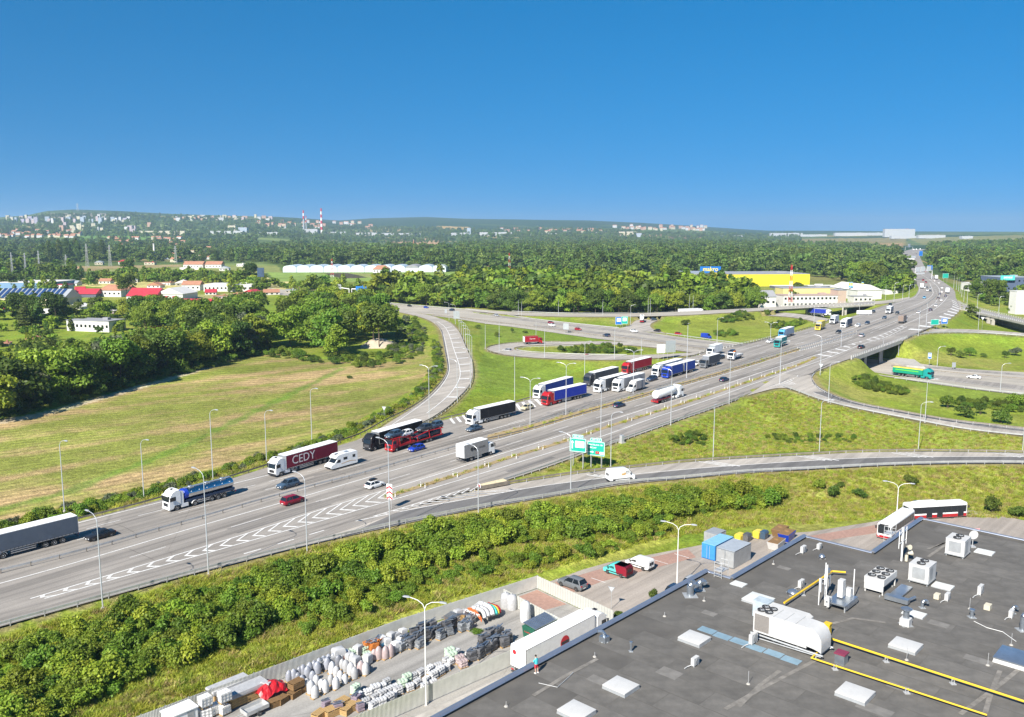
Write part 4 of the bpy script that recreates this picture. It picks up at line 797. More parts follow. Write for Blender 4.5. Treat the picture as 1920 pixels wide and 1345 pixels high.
 if extra=='stripe':
  o=mk('decal',MB().quad((-.9,-h-.012,.45),(-.55,-h-.012,.45),(.1,-h-.012,.8),(-.25,-h-.012,.8)).quad((-.35,-h-.012,.40),(0.1,-h-.012,.40),(-.2,-h-.012,.6),(-.5,-h-.012,.6)),mat('lime_decal',(.45,.62,.06),var=.05),t_)
  letter('TAXI',.26,mat('lime_decal',(.45,.62,.06)),t_,(-1.1,-h-.012,.62),(math.pi/2,0,0)) if False else None
 return t_
def van(pos,d,label,col='white',L_=5.6,W=2.0,H=2.5,group='vans',two=None,decal=None,scale=1.0):
 t_=thing('van',label,'van',group=group); orient(t_,pos,d); c=PC[col]; h=W/2; k=(L_,W,H)
 pro=[(-L_/2,.45),(-L_/2,H*.72),(-L_/2+.12,H-.06),(-L_/2+.5,H),(L_/2-1.9,H),(L_/2-1.55,H-.12),(L_/2-.72,H*.56),(L_/2-.12,H*.46),(L_/2,H*.36),(L_/2,.35),(L_/2-.2,.28),(-L_/2+.1,.35)]
 def body():
  mb=MB(); mx=sum(p[0] for p in pro)/len(pro); mz=H*.4
  def sec(y,q):return [(mx+(x-mx)*q,y,mz+(z-mz)*q) for x,z in pro]
  mb.loft([sec(-h,.955),sec(-h+.10,.995),sec(0,1.0),sec(h-.10,.995),sec(h,.955)]); return mb.mesh('body',35)
 mk('body',cached((k,'vb'),body),c,t_)
 if two:
  p2=[(-L_/2-.02,.42),(-L_/2-.02,H*.72),(-L_/2+.1,H-.04),(-L_/2+.5,H+.02),(L_/2-2.3,H+.02),(L_/2-2.75,.4)]
  mb=MB(); mb.prism(p2,-h+.06,h-.06); mb.prism([(x,z) for x,z in p2],-h-.006,h+.006); mk('wrapped_rear',mb,PC[two],t_)
 x0=L_/2-1.50; mk('windscreen',cached((k,'vw'),lambda:MB().loft([[(x0,y,H-.18),(L_/2-.68,y,H*.575),(L_/2-.73,y,H*.54),(x0-.06,y,H-.22)] for y in (-h*.80,h*.80)]).mesh('w')),GL,t_).location=(.05,0,.03)
 for s in (-1,1):
  mk('side_window',cached((k,'vs'),lambda:MB().prism([(x0-.75,H*.58),(x0-.75,H-.40),(x0-.12,H-.40),(x0+.48,H*.60)],-.012,.012).mesh('s')),GL,t_).location=(0,s*(h-.012),0)
  mk('headlight',cached((k,'vh'),lambda:MB().box((0,0,0),(.3,.3,.3),taper=.7).mesh('h')),LAMP,t_).location=(L_/2-.16,s*h*.72,H*.36)
  mk('tail_light',cached((k,'vt'),lambda:MB().box((0,0,0),(.06,.14,.6)).mesh('t')),TAIL,t_).location=(-L_/2+.09,s*h*.86,1.0)
  mk('mirror',cached('vm',lambda:MB().box((0,0,0),(.14,.2,.32)).mesh('m')),BLKP,t_).location=(x0+.35,s*(h+.1),H*.6)
  mk('side_trim',cached((k,'vr'),lambda:MB().box((0,0,0),(L_*.72,.05,.16)).mesh('tr')),BLKP,t_).location=(-.1,s*(h-.005),.62)
  for x in (-L_/2+1.05,L_/2-.95):wheel(t_,x,s*(h-.1),.34,.22)
 mk('rear_door_seam',cached((k,'vd'),lambda:MB().box((0,0,0),(.02,.03,H*.72)).box((0,.32,.25),(.02,.45,.5)).box((0,-.32,.25),(.02,.45,.5)).mesh('d')),BLKP if decal!='plain' else c,t_).location=(-L_/2-.012,0,H*.52)
 mk('bumper',cached((k,'vbp'),lambda:MB().box((0,0,0),(.16,W*.92,.22)).mesh('bp')),BLKP,t_).location=(-L_/2+.02,0,.45)
 if decal=='bear':
  mk('decal',MB().prism([(.0,.0),(.25,.25),(.55,.2),(.8,.45),(1.1,.1),(.9,-.12),(.3,-.2)],-.006,.006),mat('tan_decal',(.55,.33,.12),var=.2,scale=6),t_).location=(-.3,-h-.004,H*.58)
 if scale!=1:t_.scale=(scale,)*3
 return t_
 # ------------------------------------------------------------------ lorries
CABPRO=[(-2.28,.95),(-2.28,3.45),(-2.0,3.82),(-1.35,3.86),(-.62,3.50),(-.22,3.02),(-.05,2.1),(.04,1.55),(.08,1.0),(.06,.42),(-.25,.36),(-.75,.42),(-.95,.95)]
CABLOW=[(-2.0,.9),(-2.0,2.75),(-1.7,2.95),(-.55,2.95),(-.22,2.75),(-.04,1.9),(.03,1.4),(.06,.95),(.04,.42),(-.25,.36),(-.7,.42),(-.9,.9)]
def cab_parts(t_,x0,col,low=False,visor=None,bump=None):
 """tractor cab with its front at x0"""
 pro=CABLOW if low else CABPRO; c=PC[col]; kk='L' if low else 'H'
 def body():
  mb=MB(); mx,mz=-1.1,1.9
  def sec(y,q):return [(mx+(x-mx)*q,y,mz+(z-mz)*q) for x,z in pro]
  mb.loft([sec(-1.24,.94),sec(-1.14,.985),sec(-.6,1.0),sec(.6,1.0),sec(1.14,.985),sec(1.24,.94)]); return mb.mesh('cab',32)
 cb=mk('cab',cached(('cab',kk),body),c,t_); cb.location=(x0,0,0)
 zt,zb=(2.72,1.85) if low else (2.88,1.82)
 xt,xb=(-.20,-.01) if low else (-.175,.0)
 def sub(nm,me,m,loc):o=mk(nm,me,m,cb); o.location=loc; return o
 sub('windscreen',cached(('ws',kk),lambda:MB().loft([[(xt,y,zt),(xb+.02,y,zb),(xb-.04,y,zb),(xt-.06,y,zt)] for y in (-1.06,0,1.06)]).mesh('ws')),GL,(.045,0,0))
 sub('grille',cached(('gr',kk),lambda:MB().box((0,0,0),(.06,1.5,.62)).box((.01,0,.2),(.06,1.5,.05)).box((.01,0,0),(.06,1.5,.05)).box((.01,0,-.2),(.06,1.5,.05)).mesh('gr')),BLKP if col in ('white','red','blue','teal','green','yellow','sky') else CHS,(.055,0,1.22))
 sub('bumper',cached(('bp',kk),lambda:MB().box((0,0,0),(.30,2.46,.42),taper=.97).mesh('bp')),bump or (c if col!='white' else CHS if low else c),(-.02,0,.58))
 sub('sun_visor',cached('sv',lambda:MB().box((0,0,0),(.34,2.2,.10),M=Matrix.Rotation(R(18),3,'Y')).mesh('sv')),visor or (BLKP if low else c),(xt+.16,0,zt+.08))
 for s in (-1,1):
  sub('side_window',cached(('sw',kk),lambda:MB().prism([(-1.28,1.92),(-1.28,2.66),(-.42,2.66),(-.22,1.88)],-.012,.012).mesh('sw')),GL,(0,s*1.236,0))
  sub('headlight',cached('thl',lambda:MB().box((0,0,0),(.1,.40,.24),taper=.85).mesh('hl')),LAMP,(.06,s*.92,.72))
  sub('mirror',cached('tmr',lambda:MB().box((0,0,0),(.2,.12,.72)).box((-.1,0,.3),(.3,.3,.05)).mesh('mr')),BLKP,(-.12,s*1.42,2.3))
  sub('step',cached('tst',lambda:MB().box((0,0,0),(.5,.06,.5)).mesh('st')),c,(-.42,s*1.215,.70))
  if not low:sub('side_deflector',cached('tsd',lambda:MB().prism([(0,1.0),(0,3.55),(-.55,3.4),(-.55,1.1)],-.02,.02).mesh('sd')),c,(-2.26,s*1.17,0))
 if not low:sub('roof_hatch',cached('rh',lambda:MB().box((0,0,0),(.55,.6,.05)).mesh('rh')),BLKP,(-1.2,0,3.875))
 return cb
def tractor(t_,x0,col,fairing=True,six=False,visor=None,bump=None):
 cab_parts(t_,x0,col,visor=visor,bump=bump); c=PC[col]
 mk('chassis',cached('tch',lambda:MB().box((-3.3,.42,.88),(5.0,.12,.28)).box((-3.3,-.42,.88),(5.0,.12,.28)).box((-4.6,0,1.12),(1.1,1.0,.12)).box((-2.6,0,.9),(.3,.8,.5)).mesh('ch')),CHS,t_).location=(x0,0,0)
 for s in (-1,1):
  mk('fuel_tank',cached('ft',lambda:MB().box((0,0,0),(1.35,.55,.62)).mesh('ft')) if fairing else cached('ft2',lambda:MB().tube((-.7,0,0),(.7,0,0),.33,n=12).mesh('ft',40)),c if fairing else ALU,t_).location=(x0-3.0,s*.95,.72)
  mk('mudguard',cached('mg',lambda:MB().loft([[(math.cos(a)*.60,y,math.sin(a)*.60),(math.cos(a)*.63,y,math.sin(a)*.63)] for a in ()] or [[(math.cos(R(a))*.62,y,math.sin(R(a))*.60) for y in (-.34,.34)]+[(math.cos(R(a))*.58,y,math.sin(R(a))*.56) for y in (.34,-.34)] for a in range(10,171,20)]).mesh('mg')),c if fairing else CHS,t_).location=(x0-5.0,s*.92,.52)
  wheel(t_,x0-1.42,s*1.06,.52,.34,STEELRIM); wheel(t_,x0-5.0,s*.98,.52,.52,STEELRIM)
def trailer_gear(t_,xr,xf,axles=3,front=None):
 Lt=xf-xr
 mk('trailer_chassis',cached(('tg',round(Lt,1)),lambda:MB().box((Lt/2,.5,1.0),(Lt,.12,.30)).box((Lt/2,-.5,1.0),(Lt,.12,.30)).box((Lt-3.6,.7,.65),(.14,.14,.9)).box((Lt-3.6,-.7,.65),(.14,.14,.9)).box((Lt*.5,0,.85),(.9,2.0,.35)).box((.1,0,.62),(.12,2.3,.16)).mesh('tg')),CHS,t_).location=(xr,0,0)
 for k in range(axles):
  for s in (-1,1):wheel(t_,xr+2.55+1.31*k,s*1.06,.50,.38,STEELRIM)
 for s in (-1,1):
  mk('side_guard',cached(('sg',round(Lt,1)),lambda:MB().box((0,0,.16),(Lt*.27,.05,.14)).box((0,0,-.16),(Lt*.27,.05,.14)).mesh('sg')),ALU,t_).location=(xr+Lt*.62,s*1.2,.72)
  mk('tail_light',cached('ttl',lambda:MB().box((0,0,0),(.05,.38,.14)).mesh('tl')),TAIL,t_).location=(xr-.03,s*.95,.88)
def box_body(t_,xr,xf,side,z0=1.15,z1=4.0,roof='white',front=None,straps=True,frame=None,name='curtain_side',rear=None):
 Lt=xf-xr; sm=side; W=1.27
 mk('load_frame',cached(('lf',round(Lt,1),z0,z1),lambda:MB().bb(0,Lt,-W,W,z0,z0+.16).bb(0,.1,-W,W,z0,z1).bb(Lt-.08,Lt,-W,W,z0,z1).bb(0,Lt,-W,-W+.08,z1-.12,z1).bb(0,Lt,W-.08,W,z1-.12,z1).mesh('lf')),frame or ALU,t_).location=(xr,0,0)
 for s in (-1,1):
  def cs():
   mb=MB(); n=max(6,int(Lt/.45)); vs=[]; fs=[]
   for k in range(n+1):
    x=.08+(Lt-.14)*k/n; o=.012*math.sin(k*1.7)+.008*math.sin(k*4.1)
    vs+=[(x,-W-.012-abs(o),z0+.13),(x,-W-.018-abs(o)*1.6,(z0+z1)/2),(x,-W-.012,z1-.08)]
   for k in range(n):fs+=[(k*3,k*3+3,k*3+4,k*3+1),(k*3+1,k*3+4,k*3+5,k*3+2)]
   mb.add(vs,fs); return mb.mesh('cs',60)
  o=mk(name,cached(('cs',round(Lt,1),z0,z1),cs),sm,t_); o.location=(xr if s<0 else xf,0,0)
  if s>0:o.rotation_euler=(0,0,math.pi)
  if straps:
   o2=mk('strap_row',cached(('st',round(Lt,1),z0),lambda:(lambda mb:[mb.box((.3+k*.6,-W-.045,z0+.10),(.07,.03,.34)) for k in range(int((Lt-.4)/.6))] and mb)(MB()).mesh('st')),CHS if 'white' not in sm.name else ALU,t_); o2.location=o.location; o2.rotation_euler=o.rotation_euler
 mk('roof',cached(('rf',round(Lt,1),z1),lambda:MB().bb(.02,Lt-.02,-W+.02,W-.02,z1+.002,z1+.03).mesh('rf')),tarp('white_roof',(.80,.80,.78)) if roof=='white' else roof,t_).location=(xr,0,0)
 dr=rear or WPNT
 for s in (-1,1):d_=mk('rear_door',cached(('rd',z0,z1),lambda:MB().box((0,0,0),(.05,1.2,z1-z0-.26)).mesh('rd')),dr,t_); d_.location=(xr-.02,s*.62,(z0+z1)/2+.04)
 if front:mk('front_wall',cached(('fw',z0,z1),lambda:MB().box((0,0,0),(.03,2.4,z1-z0-.1)).mesh('fw')),front,t_).location=(xf+.012,0,(z0+z1)/2)
 mk('rear_bumper',cached('rbp',lambda:MB().box((0,0,0),(.12,2.4,.14)).mesh('rb')),CHS,t_).location=(xr+.02,0,.55)
def fr(Fp,Rp,f,W=2.5,near=True):
 """front and rear ground pixels of the near side -> centre, heading, length"""
 a,b_=f(*Fp),f(*Rp); d=(a-b_); Ln=d.length; d.normalize(); side=Vector((-d.y,d.x,0)); m_=(a+b_)/2
 if (m_+side).length<m_.length:side=-side
 return m_+side*W/2,d,Ln
VEH=[]
def lorry(Fp,Rp,f,label,cab,kind,side=None,group='lorries',length=None,letters=None,follow=None,roof='white',front=None,zs=1.0,visor=None,bump=None,rear=None):
 m_,d,Ln=fr(Fp,Rp,f)
 if follow is not None:
  dd=dir_at(follow,m_); dd=dd if dd.dot(d)>0 else -dd; sd=Vector((-d.y,d.x,0)); d=dd
 LT=length or min(17.5,max(12.5,Ln)); VEH.append((label,round(Ln,1),LT))
 t_=thing('lorry',label,'lorry',group=group); orient(t_,m_,d); x0=LT/2; xr=-LT/2; sm=side
 if zs!=1:t_.scale=(1,1,zs)
 if kind in ('curtain','reefer'):
  tractor(t_,x0,cab,visor=visor,bump=bump); trailer_gear(t_,xr,x0-2.75); box_body(t_,xr,x0-2.75,sm,straps=kind=='curtain',roof=roof,front=front,name='curtain_side' if kind=='curtain' else 'side_panel',rear=rear)
 elif kind=='tank':
  tractor(t_,x0,cab); trailer_gear(t_,xr,x0-3.0); a,b_=xr+.15,x0-3.0
  mb=MB(); n=20
  def ring(x,q):return [(x,1.2*q*math.cos(2*math.pi*k/n),2.45+1.02*q*math.sin(2*math.pi*k/n)) for k in range(n)]
  mb.loft([ring(a,.62),ring(a+.15,.9),ring(a+.35,1),ring(b_-.9,1)]); mk('tank',mb,CHROME,t_,smooth=30)
  mb=MB(); mb.loft([ring(b_-.9,1.012),ring(b_-.2,1.0),ring(b_-.05,.9),ring(b_,.6)]); mk('tank_head',mb,PC['blue'],t_,smooth=30)
  mk('tank_skirt',MB().bb(a,b_-.2,-1.12,1.12,1.12,1.55),PC['navy'],t_); mk('walkway',MB().bb(a+.3,b_-.6,-.32,.32,3.47,3.53),ALU,t_)
  for k in range(3):mk('manhole',MB().tube((0,0,0),(0,0,.22),.38,n=12).box((0,.55,.05),(.9,.12,.2)),ALU,t_,smooth=40).location=(a+2+k*3.3,0,3.45)
  for k in range(7):
   for s in (-1,1):mk('rivet_lamp',cached('rl',lambda:MB().ball((0,0,0),.07,6,4).mesh('rl')),LAMP,t_).location=(a+1+k*1.6,s*1.13,2.9)
  for k in range(3):
   for s in (-1,1):mk('mudguard',cached('tmg',lambda:MB().loft([[(math.cos(R(q))*.62,y,math.sin(R(q))*.60) for y in (-.2,.2)]+[(math.cos(R(q))*.57,y,math.sin(R(q))*.55) for y in (.2,-.2)] for q in range(10,171,20)]).mesh('mg')),CHS,t_).location=(xr+2.55+1.31*k,s*1.06,.5)
 elif kind=='silo':
  tractor(t_,x0,cab); trailer_gear(t_,xr,x0-3.0); a,b_=xr+.1,x0-2.9; mb=MB(); n=20
  def ring(x,q,z):return [(x,1.24*q*math.cos(2*math.pi*k/n),z+1.24*q*math.sin(2*math.pi*k/n)) for k in range(n)]
  mb.loft([ring(a,.5,2.55),ring(a+.2,.86,2.6),ring(a+.7,1,2.62),ring(b_-2.5,1,2.72),ring(b_-.6,.8,2.95),ring(b_,.45,3.05)]); tk=mk('tank',mb,WPNT,t_,smooth=30)
  for q in range(3):mk('discharge_cone',MB().tube((0,0,0),(0,0,-.85),.95,.25,n=12),WPNT,t_,smooth=40).location=(a+2.2+q*3.0,0,1.85)
  mk('walkway',MB().bb(a+.8,b_-1,-.3,.3,3.86,3.9).bb(a+.8,b_-1,-.33,-.30,3.9,4.15).bb(a+.8,b_-1,.30,.33,3.9,4.15),ALU,t_)
  mk('underframe',MB().bb(a,b_-3,-1.0,1.0,.95,1.2),PC['crimson'],t_); mk('rear_bumper',MB().bb(xr-.05,xr+.1,-1.22,1.22,.55,.85),PC['red'],t_)
 elif kind=='rigid':
  cab_parts(t_,x0,cab,low=True); xf=x0-2.15; Lt=xf-xr
  mk('chassis',MB().bb(xr,x0-.5,-.48,-.36,.72,.98).bb(xr,x0-.5,.36,.48,.72,.98).bb(xr+Lt*.4,xr+Lt*.55,-1.1,1.1,.5,.95),CHS,t_)
  box_body(t_,xr,xf,sm,z0=1.05,z1=3.85 if LT<9.5 else 4.0,straps=False,roof=roof,front=front,name='side_panel',rear=rear)
  for s in (-1,1):
   wheel(t_,x0-1.3,s*1.05,.48,.32,STEELRIM); wheel(t_,xr+Lt*.30,s*.98,.48,.5,STEELRIM); mk('side_guard',MB().box((0,0,.14),(Lt*.3,.05,.12)).box((0,0,-.14),(Lt*.3,.05,.12)),ALU,t_).location=(xr+Lt*.58,s*1.18,.72)
 elif kind=='drawbar':
  cab_parts(t_,x0,cab); xm=xr+LT*.44; mk('chassis',MB().bb(xm,x0-.5,-.48,-.36,.72,.98).bb(xm,x0-.5,.36,.48,.72,.98).bb(xr,xm,-.4,.4,.7,.95),CHS,t_)
  box_body(t_,xm+.4,x0-2.4,sm,z0=1.0); box_body(t_,xr,xm-.4,sm,z0=1.0)
  for s in (-1,1):
   for x in (x0-1.42,xm+1.6,xm+2.9,xr+2.0,xr+3.3):wheel(t_,x,s*1.04,.5,.4,STEELRIM)
 elif kind=='tipper':
  tractor(t_,x0,cab); trailer_gear(t_,xr,x0-3.2); a,b_=xr,x0-3.0; mb=MB()
  mb.loft([[(x,-1.24,1.25),(x,-1.27,3.1),(x,1.27,3.1),(x,1.24,1.25)] for x in (a,b_-.5,b_)]); mk('tipper_body',mb,PC['green'],t_)
  mk('load_cover',MB().loft([[(x,-1.25,3.11),(x,-.8,3.36),(x,.8,3.36),(x,1.25,3.11)] for x in (a+.1,b_-.1)]),PC['yellow'],t_)
  for k in range(9):mk('side_rib',cached('sr',lambda:MB().box((0,0,0),(.09,.05,1.75)).mesh('sr')),PC['teal'],t_).location=(a+.5+k*1.4,-1.29,2.15)
  for s in (-1,1):mk('side_stripe',MB().bb(a+1.0,b_-1.5,-.012,.012,2.2,2.6),mat('lime_panel',(.10,.45,.06),var=.1),t_).location=(0,s*1.325,0)
 elif kind=='flatbed':
  cab_parts(t_,x0,cab,low=True); mk('chassis',MB().bb(xr,x0-.5,-.48,.48,.72,.98),CHS,t_); mk('flat_bed',MB().bb(xr,x0-3.0,-1.22,1.22,1.05,1.2).bb(xr,x0-3.0,-1.24,-1.19,1.2,1.75).bb(xr,x0-3.0,1.19,1.24,1.2,1.75).bb(xr,xr+.05,-1.2,1.2,1.2,1.75),ALU,t_)
  mk('loading_crane',MB().tube((0,0,1.0),(0,0,3.0),.18).tube((0,0,3.0),(0,.8,3.3),.14).tube((0,.8,3.3),(0,-.4,2.2),.1).box((0,0,1.3),(.5,1.8,.5)),PC['orange'],t_).location=(x0-2.55,0,0)
  for s in (-1,1):wheel(t_,x0-1.3,s*1.05,.48,.32,STEELRIM); wheel(t_,xr+1.6,s*.98,.48,.5,STEELRIM)
 for q in letters or []:
  txt,size,mm,dx,z,sd=q[:6]; o=letter(txt,size,mm,t_,(dx,sd*1.338,z),(math.pi/2,0,0 if sd<0 else math.pi),bold=q[6] if len(q)>6 else 0)
 return t_
LETW=mat('white_lettering',(.72,.66,.63),var=.12,scale=5); LETB=mat('black_lettering',(.03,.03,.03),var=.1); LETY=mat('yellow_lettering',(.75,.6,.08),var=.1); LETR=mat('red_lettering',(.55,.03,.05),var=.1)
T=dict(grey=tarp('grey',(.10,.12,.15)),cedy=tarp('maroon',(.19,.010,.030)),black=tarp('black',(.010,.010,.012)),blue=tarp('blue',(.012,.030,.30)),blue2=tarp('blue_dark',(.014,.045,.24)),dgrey=tarp('dark_grey',(.055,.06,.07)),lgrey=tarp('light_grey',(.24,.24,.25)),red=tarp('red',(.30,.010,.022)),white=tarp('white',(.70,.70,.68)),yellow=tarp('yellow',(.70,.55,.08)),teal=tarp('teal',(.03,.24,.22)),navy=tarp('navy',(.05,.075,.115)),brown=tarp('brown',(.27,.21,.17)),greyblue=tarp('grey_blue',(.30,.36,.43)))
# queue towards the camera; near-side ground pixels of front and rear
Q='lorries queueing towards the camera'
lorry((-75,1070),(160,1008),PM,'grey curtain-side lorry cut off by the left edge','white','curtain',T['grey'],Q,length=16.5)
lorry((319,961.5),(443,928),PM,'white lorry pulling a shiny chrome tank with blue front','white','tank',group=Q)
lorry((518,896.5),(634,861),PM,'white lorry with maroon curtain trailer lettered CEDY','white','curtain',T['cedy'],Q,letters=[('CEDY',2.5,LETW,2.0,2.6,-1,0),('CEDY',2.5,LETW,1.2,2.6,1,0)],bump=BLKP)
lorry((687,850.5),(800,816),PM,'black lorry with black curtain trailer beside the car carrier','black','curtain',T['black'],Q)
lorry((886,799.5),(967,780),PM,'white lorry with black curtain trailer on the inside lane','white','curtain',T['black'],Q)
lorry((1012,749.5),(1075,731),PM,'white lorry with dark blue trailer behind the red lorry','white','curtain',T['blue2'],Q)
lorry((1027,762.5),(1100,745),PM,'red lorry with bright blue trailer lettered TRANS','red','curtain',T['blue'],Q,letters=[('TRANS',.75,LETY,-4.0,3.2,-1,.015),('KIM-',.7,LETR,-6.2+7.2-3.2+.0,3.2,-1,.015) if False else ('International Transport',.32,LETW,-4.2,2.55,-1)])
lorry((1106,725.5),(1160,711),PM,'black lorry with dark grey trailer on the outer lane','dark','curtain',T['dgrey'],Q)
lorry((1125,738),(1177,724),PM,'white lorry with dark grey trailer left of its white twin','white','curtain',T['dgrey'],Q)
lorry((1160,736.5),(1209,723),PM,'white lorry with pale grey trailer behind the delivery van','white','curtain',T['lgrey'],Q)
lorry((1177,703),(1222,691),PM,'red lorry with all red trailer on the outer lane','red','curtain',T['red'],Q)
lorry((1234,708),(1280,694.5),PM,'white lorry with pale trailer beside the blue road train','white','curtain',T['greyblue'],Q)
lorry((1254,710.5),(1302,697),PM,'blue lorry pulling two blue boxes with pale script','blue','drawbar',T['blue2'],Q,length=17.5,letters=[('Quillings',.7,LETW,2.0,3.1,-1),('Quillings',.7,LETW,-5.2,3.1,-1)])
lorry((1324,691.5),(1349,684),PM,'dark grey lorry with brown-black tarpaulin box','grey','rigid',T['dgrey'],Q,length=10.5)
lorry((1338,668),(1352,664),PM,'white lorry half hidden behind the dark grey lorry','white','rigid',T['white'],Q,length=8.5)
lorry((1376,677),(1393,671.5),PM,'white flatbed lorry with an orange loading crane','white','flatbed',None,Q,length=8.5)
lorry((1460,653.5),(1477,647),PM,'teal lorry with teal box on the motorway','teal','rigid',T['teal'],Q,length=9)
lorry((1468,636),(1490,629),PM,'blue-cabbed lorry with long grey trailer behind the teal lorry','sky','curtain',T['greyblue'],Q,length=14)
lorry((1535,621.5),(1550,615.5),PM,'yellow lorry with yellow box','yellow','rigid',T['yellow'],Q,length=10,roof=T['yellow'])
lorry((1563,609.5),(1574,605),PM,'white lorry with white box behind the yellow lorry','white','rigid',T['white'],Q,length=10)
lorry((1582,617),(1601,610),PM,'white-cabbed lorry with navy trailer right of the yellow lorry','white','curtain',T['navy'],Q,length=13)
lorry((1667,590.5),(1677,586),PM,'white lorry before the far motorway bend','white','rigid',T['lgrey'],Q,length=10)
O='lorries driving away'
lorry((925,854),(873,868),PM,'pale box lorry lettered with two black dots driving away','white','rigid',tarp('pale_box',(.27,.26,.245)),O,length=9.8,letters=[('menclité',.62,LETB,.6,2.75,-1,.0)],follow=LN_MAIN)
BOXL=bpy.data.objects['lorry.%03d'%(len([o for o in bpy.data.objects if o.name.startswith('lorry')])-1)]
for k in range(2):mk('dot_emblem',MB().tube((0,0,0),(0,.012,0),.44,n=20),LETB,BOXL).location=(-2.55+k*.98,-1.345,2.75)
lorry((1279,745.5),(1237,758),PM,'white silo tanker lorry with red rear bumper','white','silo',None,O,length=13.5,follow=LN_MAIN)
lorry((1703,603.5),(1691,608.5),PM,'brown box lorry driving towards the bend','white','rigid',T['brown'],O,length=9.5,roof=T['brown'],rear=PC['brown'])
lorry((1748,712),(1672,704.5),PZ(ZC),'green tipper lorry with yellow load cover on the lower road','teal','tipper',None,O,follow=LN_CROSS)
lorry((1557,592.5),(1514,590),PZ(-1.0),'lorry with bright blue trailer under the left flyover','white','curtain',T['blue'],O)
lorry((1321,590),(1273,592),PZ(-1.8),'white lorry with long white trailer on the outer slip road','white','reefer',T['white'],O)
lorry((1017,645),(984,646.5),PZ(ZC),'small red box lorry on the loop road','red','rigid',T['red'],O,length=9,roof=T['red'],letters=[('Express',.9,LETW,-.6,2.7,-1)])
lorry((1208,598),(1207,610),PZ(-2.2),'silver tanker lorry seen from behind on the curved slip road','white','silo',None,O,length=11)
# car carrier
def carrier(Fp,Rp):
 m_,d,Ln=fr(Fp,Rp,PM); t_=thing('car_carrier','red car transporter loaded with cars on two decks','lorry',group=Q); orient(t_,m_,d); LT=17.0; x0=LT/2; xr=-LT/2
 cab_parts(t_,x0,'red',low=True); rd=PC['red']
 mk('chassis',MB().bb(xr,x0-.5,-.5,.5,.7,.95).bb(xr+.3,xr+9.2,-1.2,1.2,.75,.92).bb(x0-7.2,x0-2.2,-1.2,1.2,.85,1.25),CHS,t_)
 mk('lower_deck',MB().bb(xr,xr+9,-1.22,-.9,.95,1.15).bb(xr,xr+9,.9,1.22,.95,1.15).bb(x0-7.4,x0-2.3,-1.24,1.24,1.0,1.45),rd,t_)
 ud=MB()
 for s in (-1,1):
  ud.path([(xr,s*1.12,2.55),(xr+5,s*1.12,2.75),(x0-7.2,s*1.12,2.15),(x0-3,s*1.12,3.1),(x0-.4,s*1.12,3.15)],.1,6)
 mk('upper_deck',ud.bb(xr,xr+6.5,-1.1,-.6,2.62,2.68).bb(xr,xr+6.5,.6,1.1,2.62,2.68).bb(x0-3,x0,-1.15,1.15,3.1,3.17),rd,t_)
 for x,zt in ((xr+.6,2.6),(xr+4.6,2.7),(xr+8.6,2.4),(x0-6.0,2.5),(x0-2.6,3.1)):
  for s in (-1,1):mk('deck_post',MB().tube((0,0,.95),(.35,0,zt),.11,n=6),rd,t_).location=(x,s*1.15,0)
 for s in (-1,1):
  for x in (x0-1.3,x0-5.4,xr+4.4,xr+5.6):wheel(t_,x,s*1.0,.48,.4,STEELRIM)
 rz=math.atan2(d.y,d.x); up=Vector((0,0,1))
 for x,z,kd,c,lb,flip in ((x0-1.6,3.18,'suv','slate','grey-blue car on top of the transporter cab',1),(x0-5.4,2.75,'hatch','white','white car on the upper deck of the transporter',1),(xr+5.4,2.72,'suv','dark','dark grey car on the upper deck behind the white one',1),(xr+1.6,2.66,'suv','slate','grey-blue car at the rear of the upper deck',1),(xr+2.3,1.15,'suv','dark','dark car at the rear of the lower deck',1),(xr+6.6,1.15,'hatch','navy','dark blue car on the lower deck',1)):
  car(m_+d*x+up*z,d,kd,c,lb,'cars on the transporter',scale=.95)
carrier((727,852.5),(840,819))
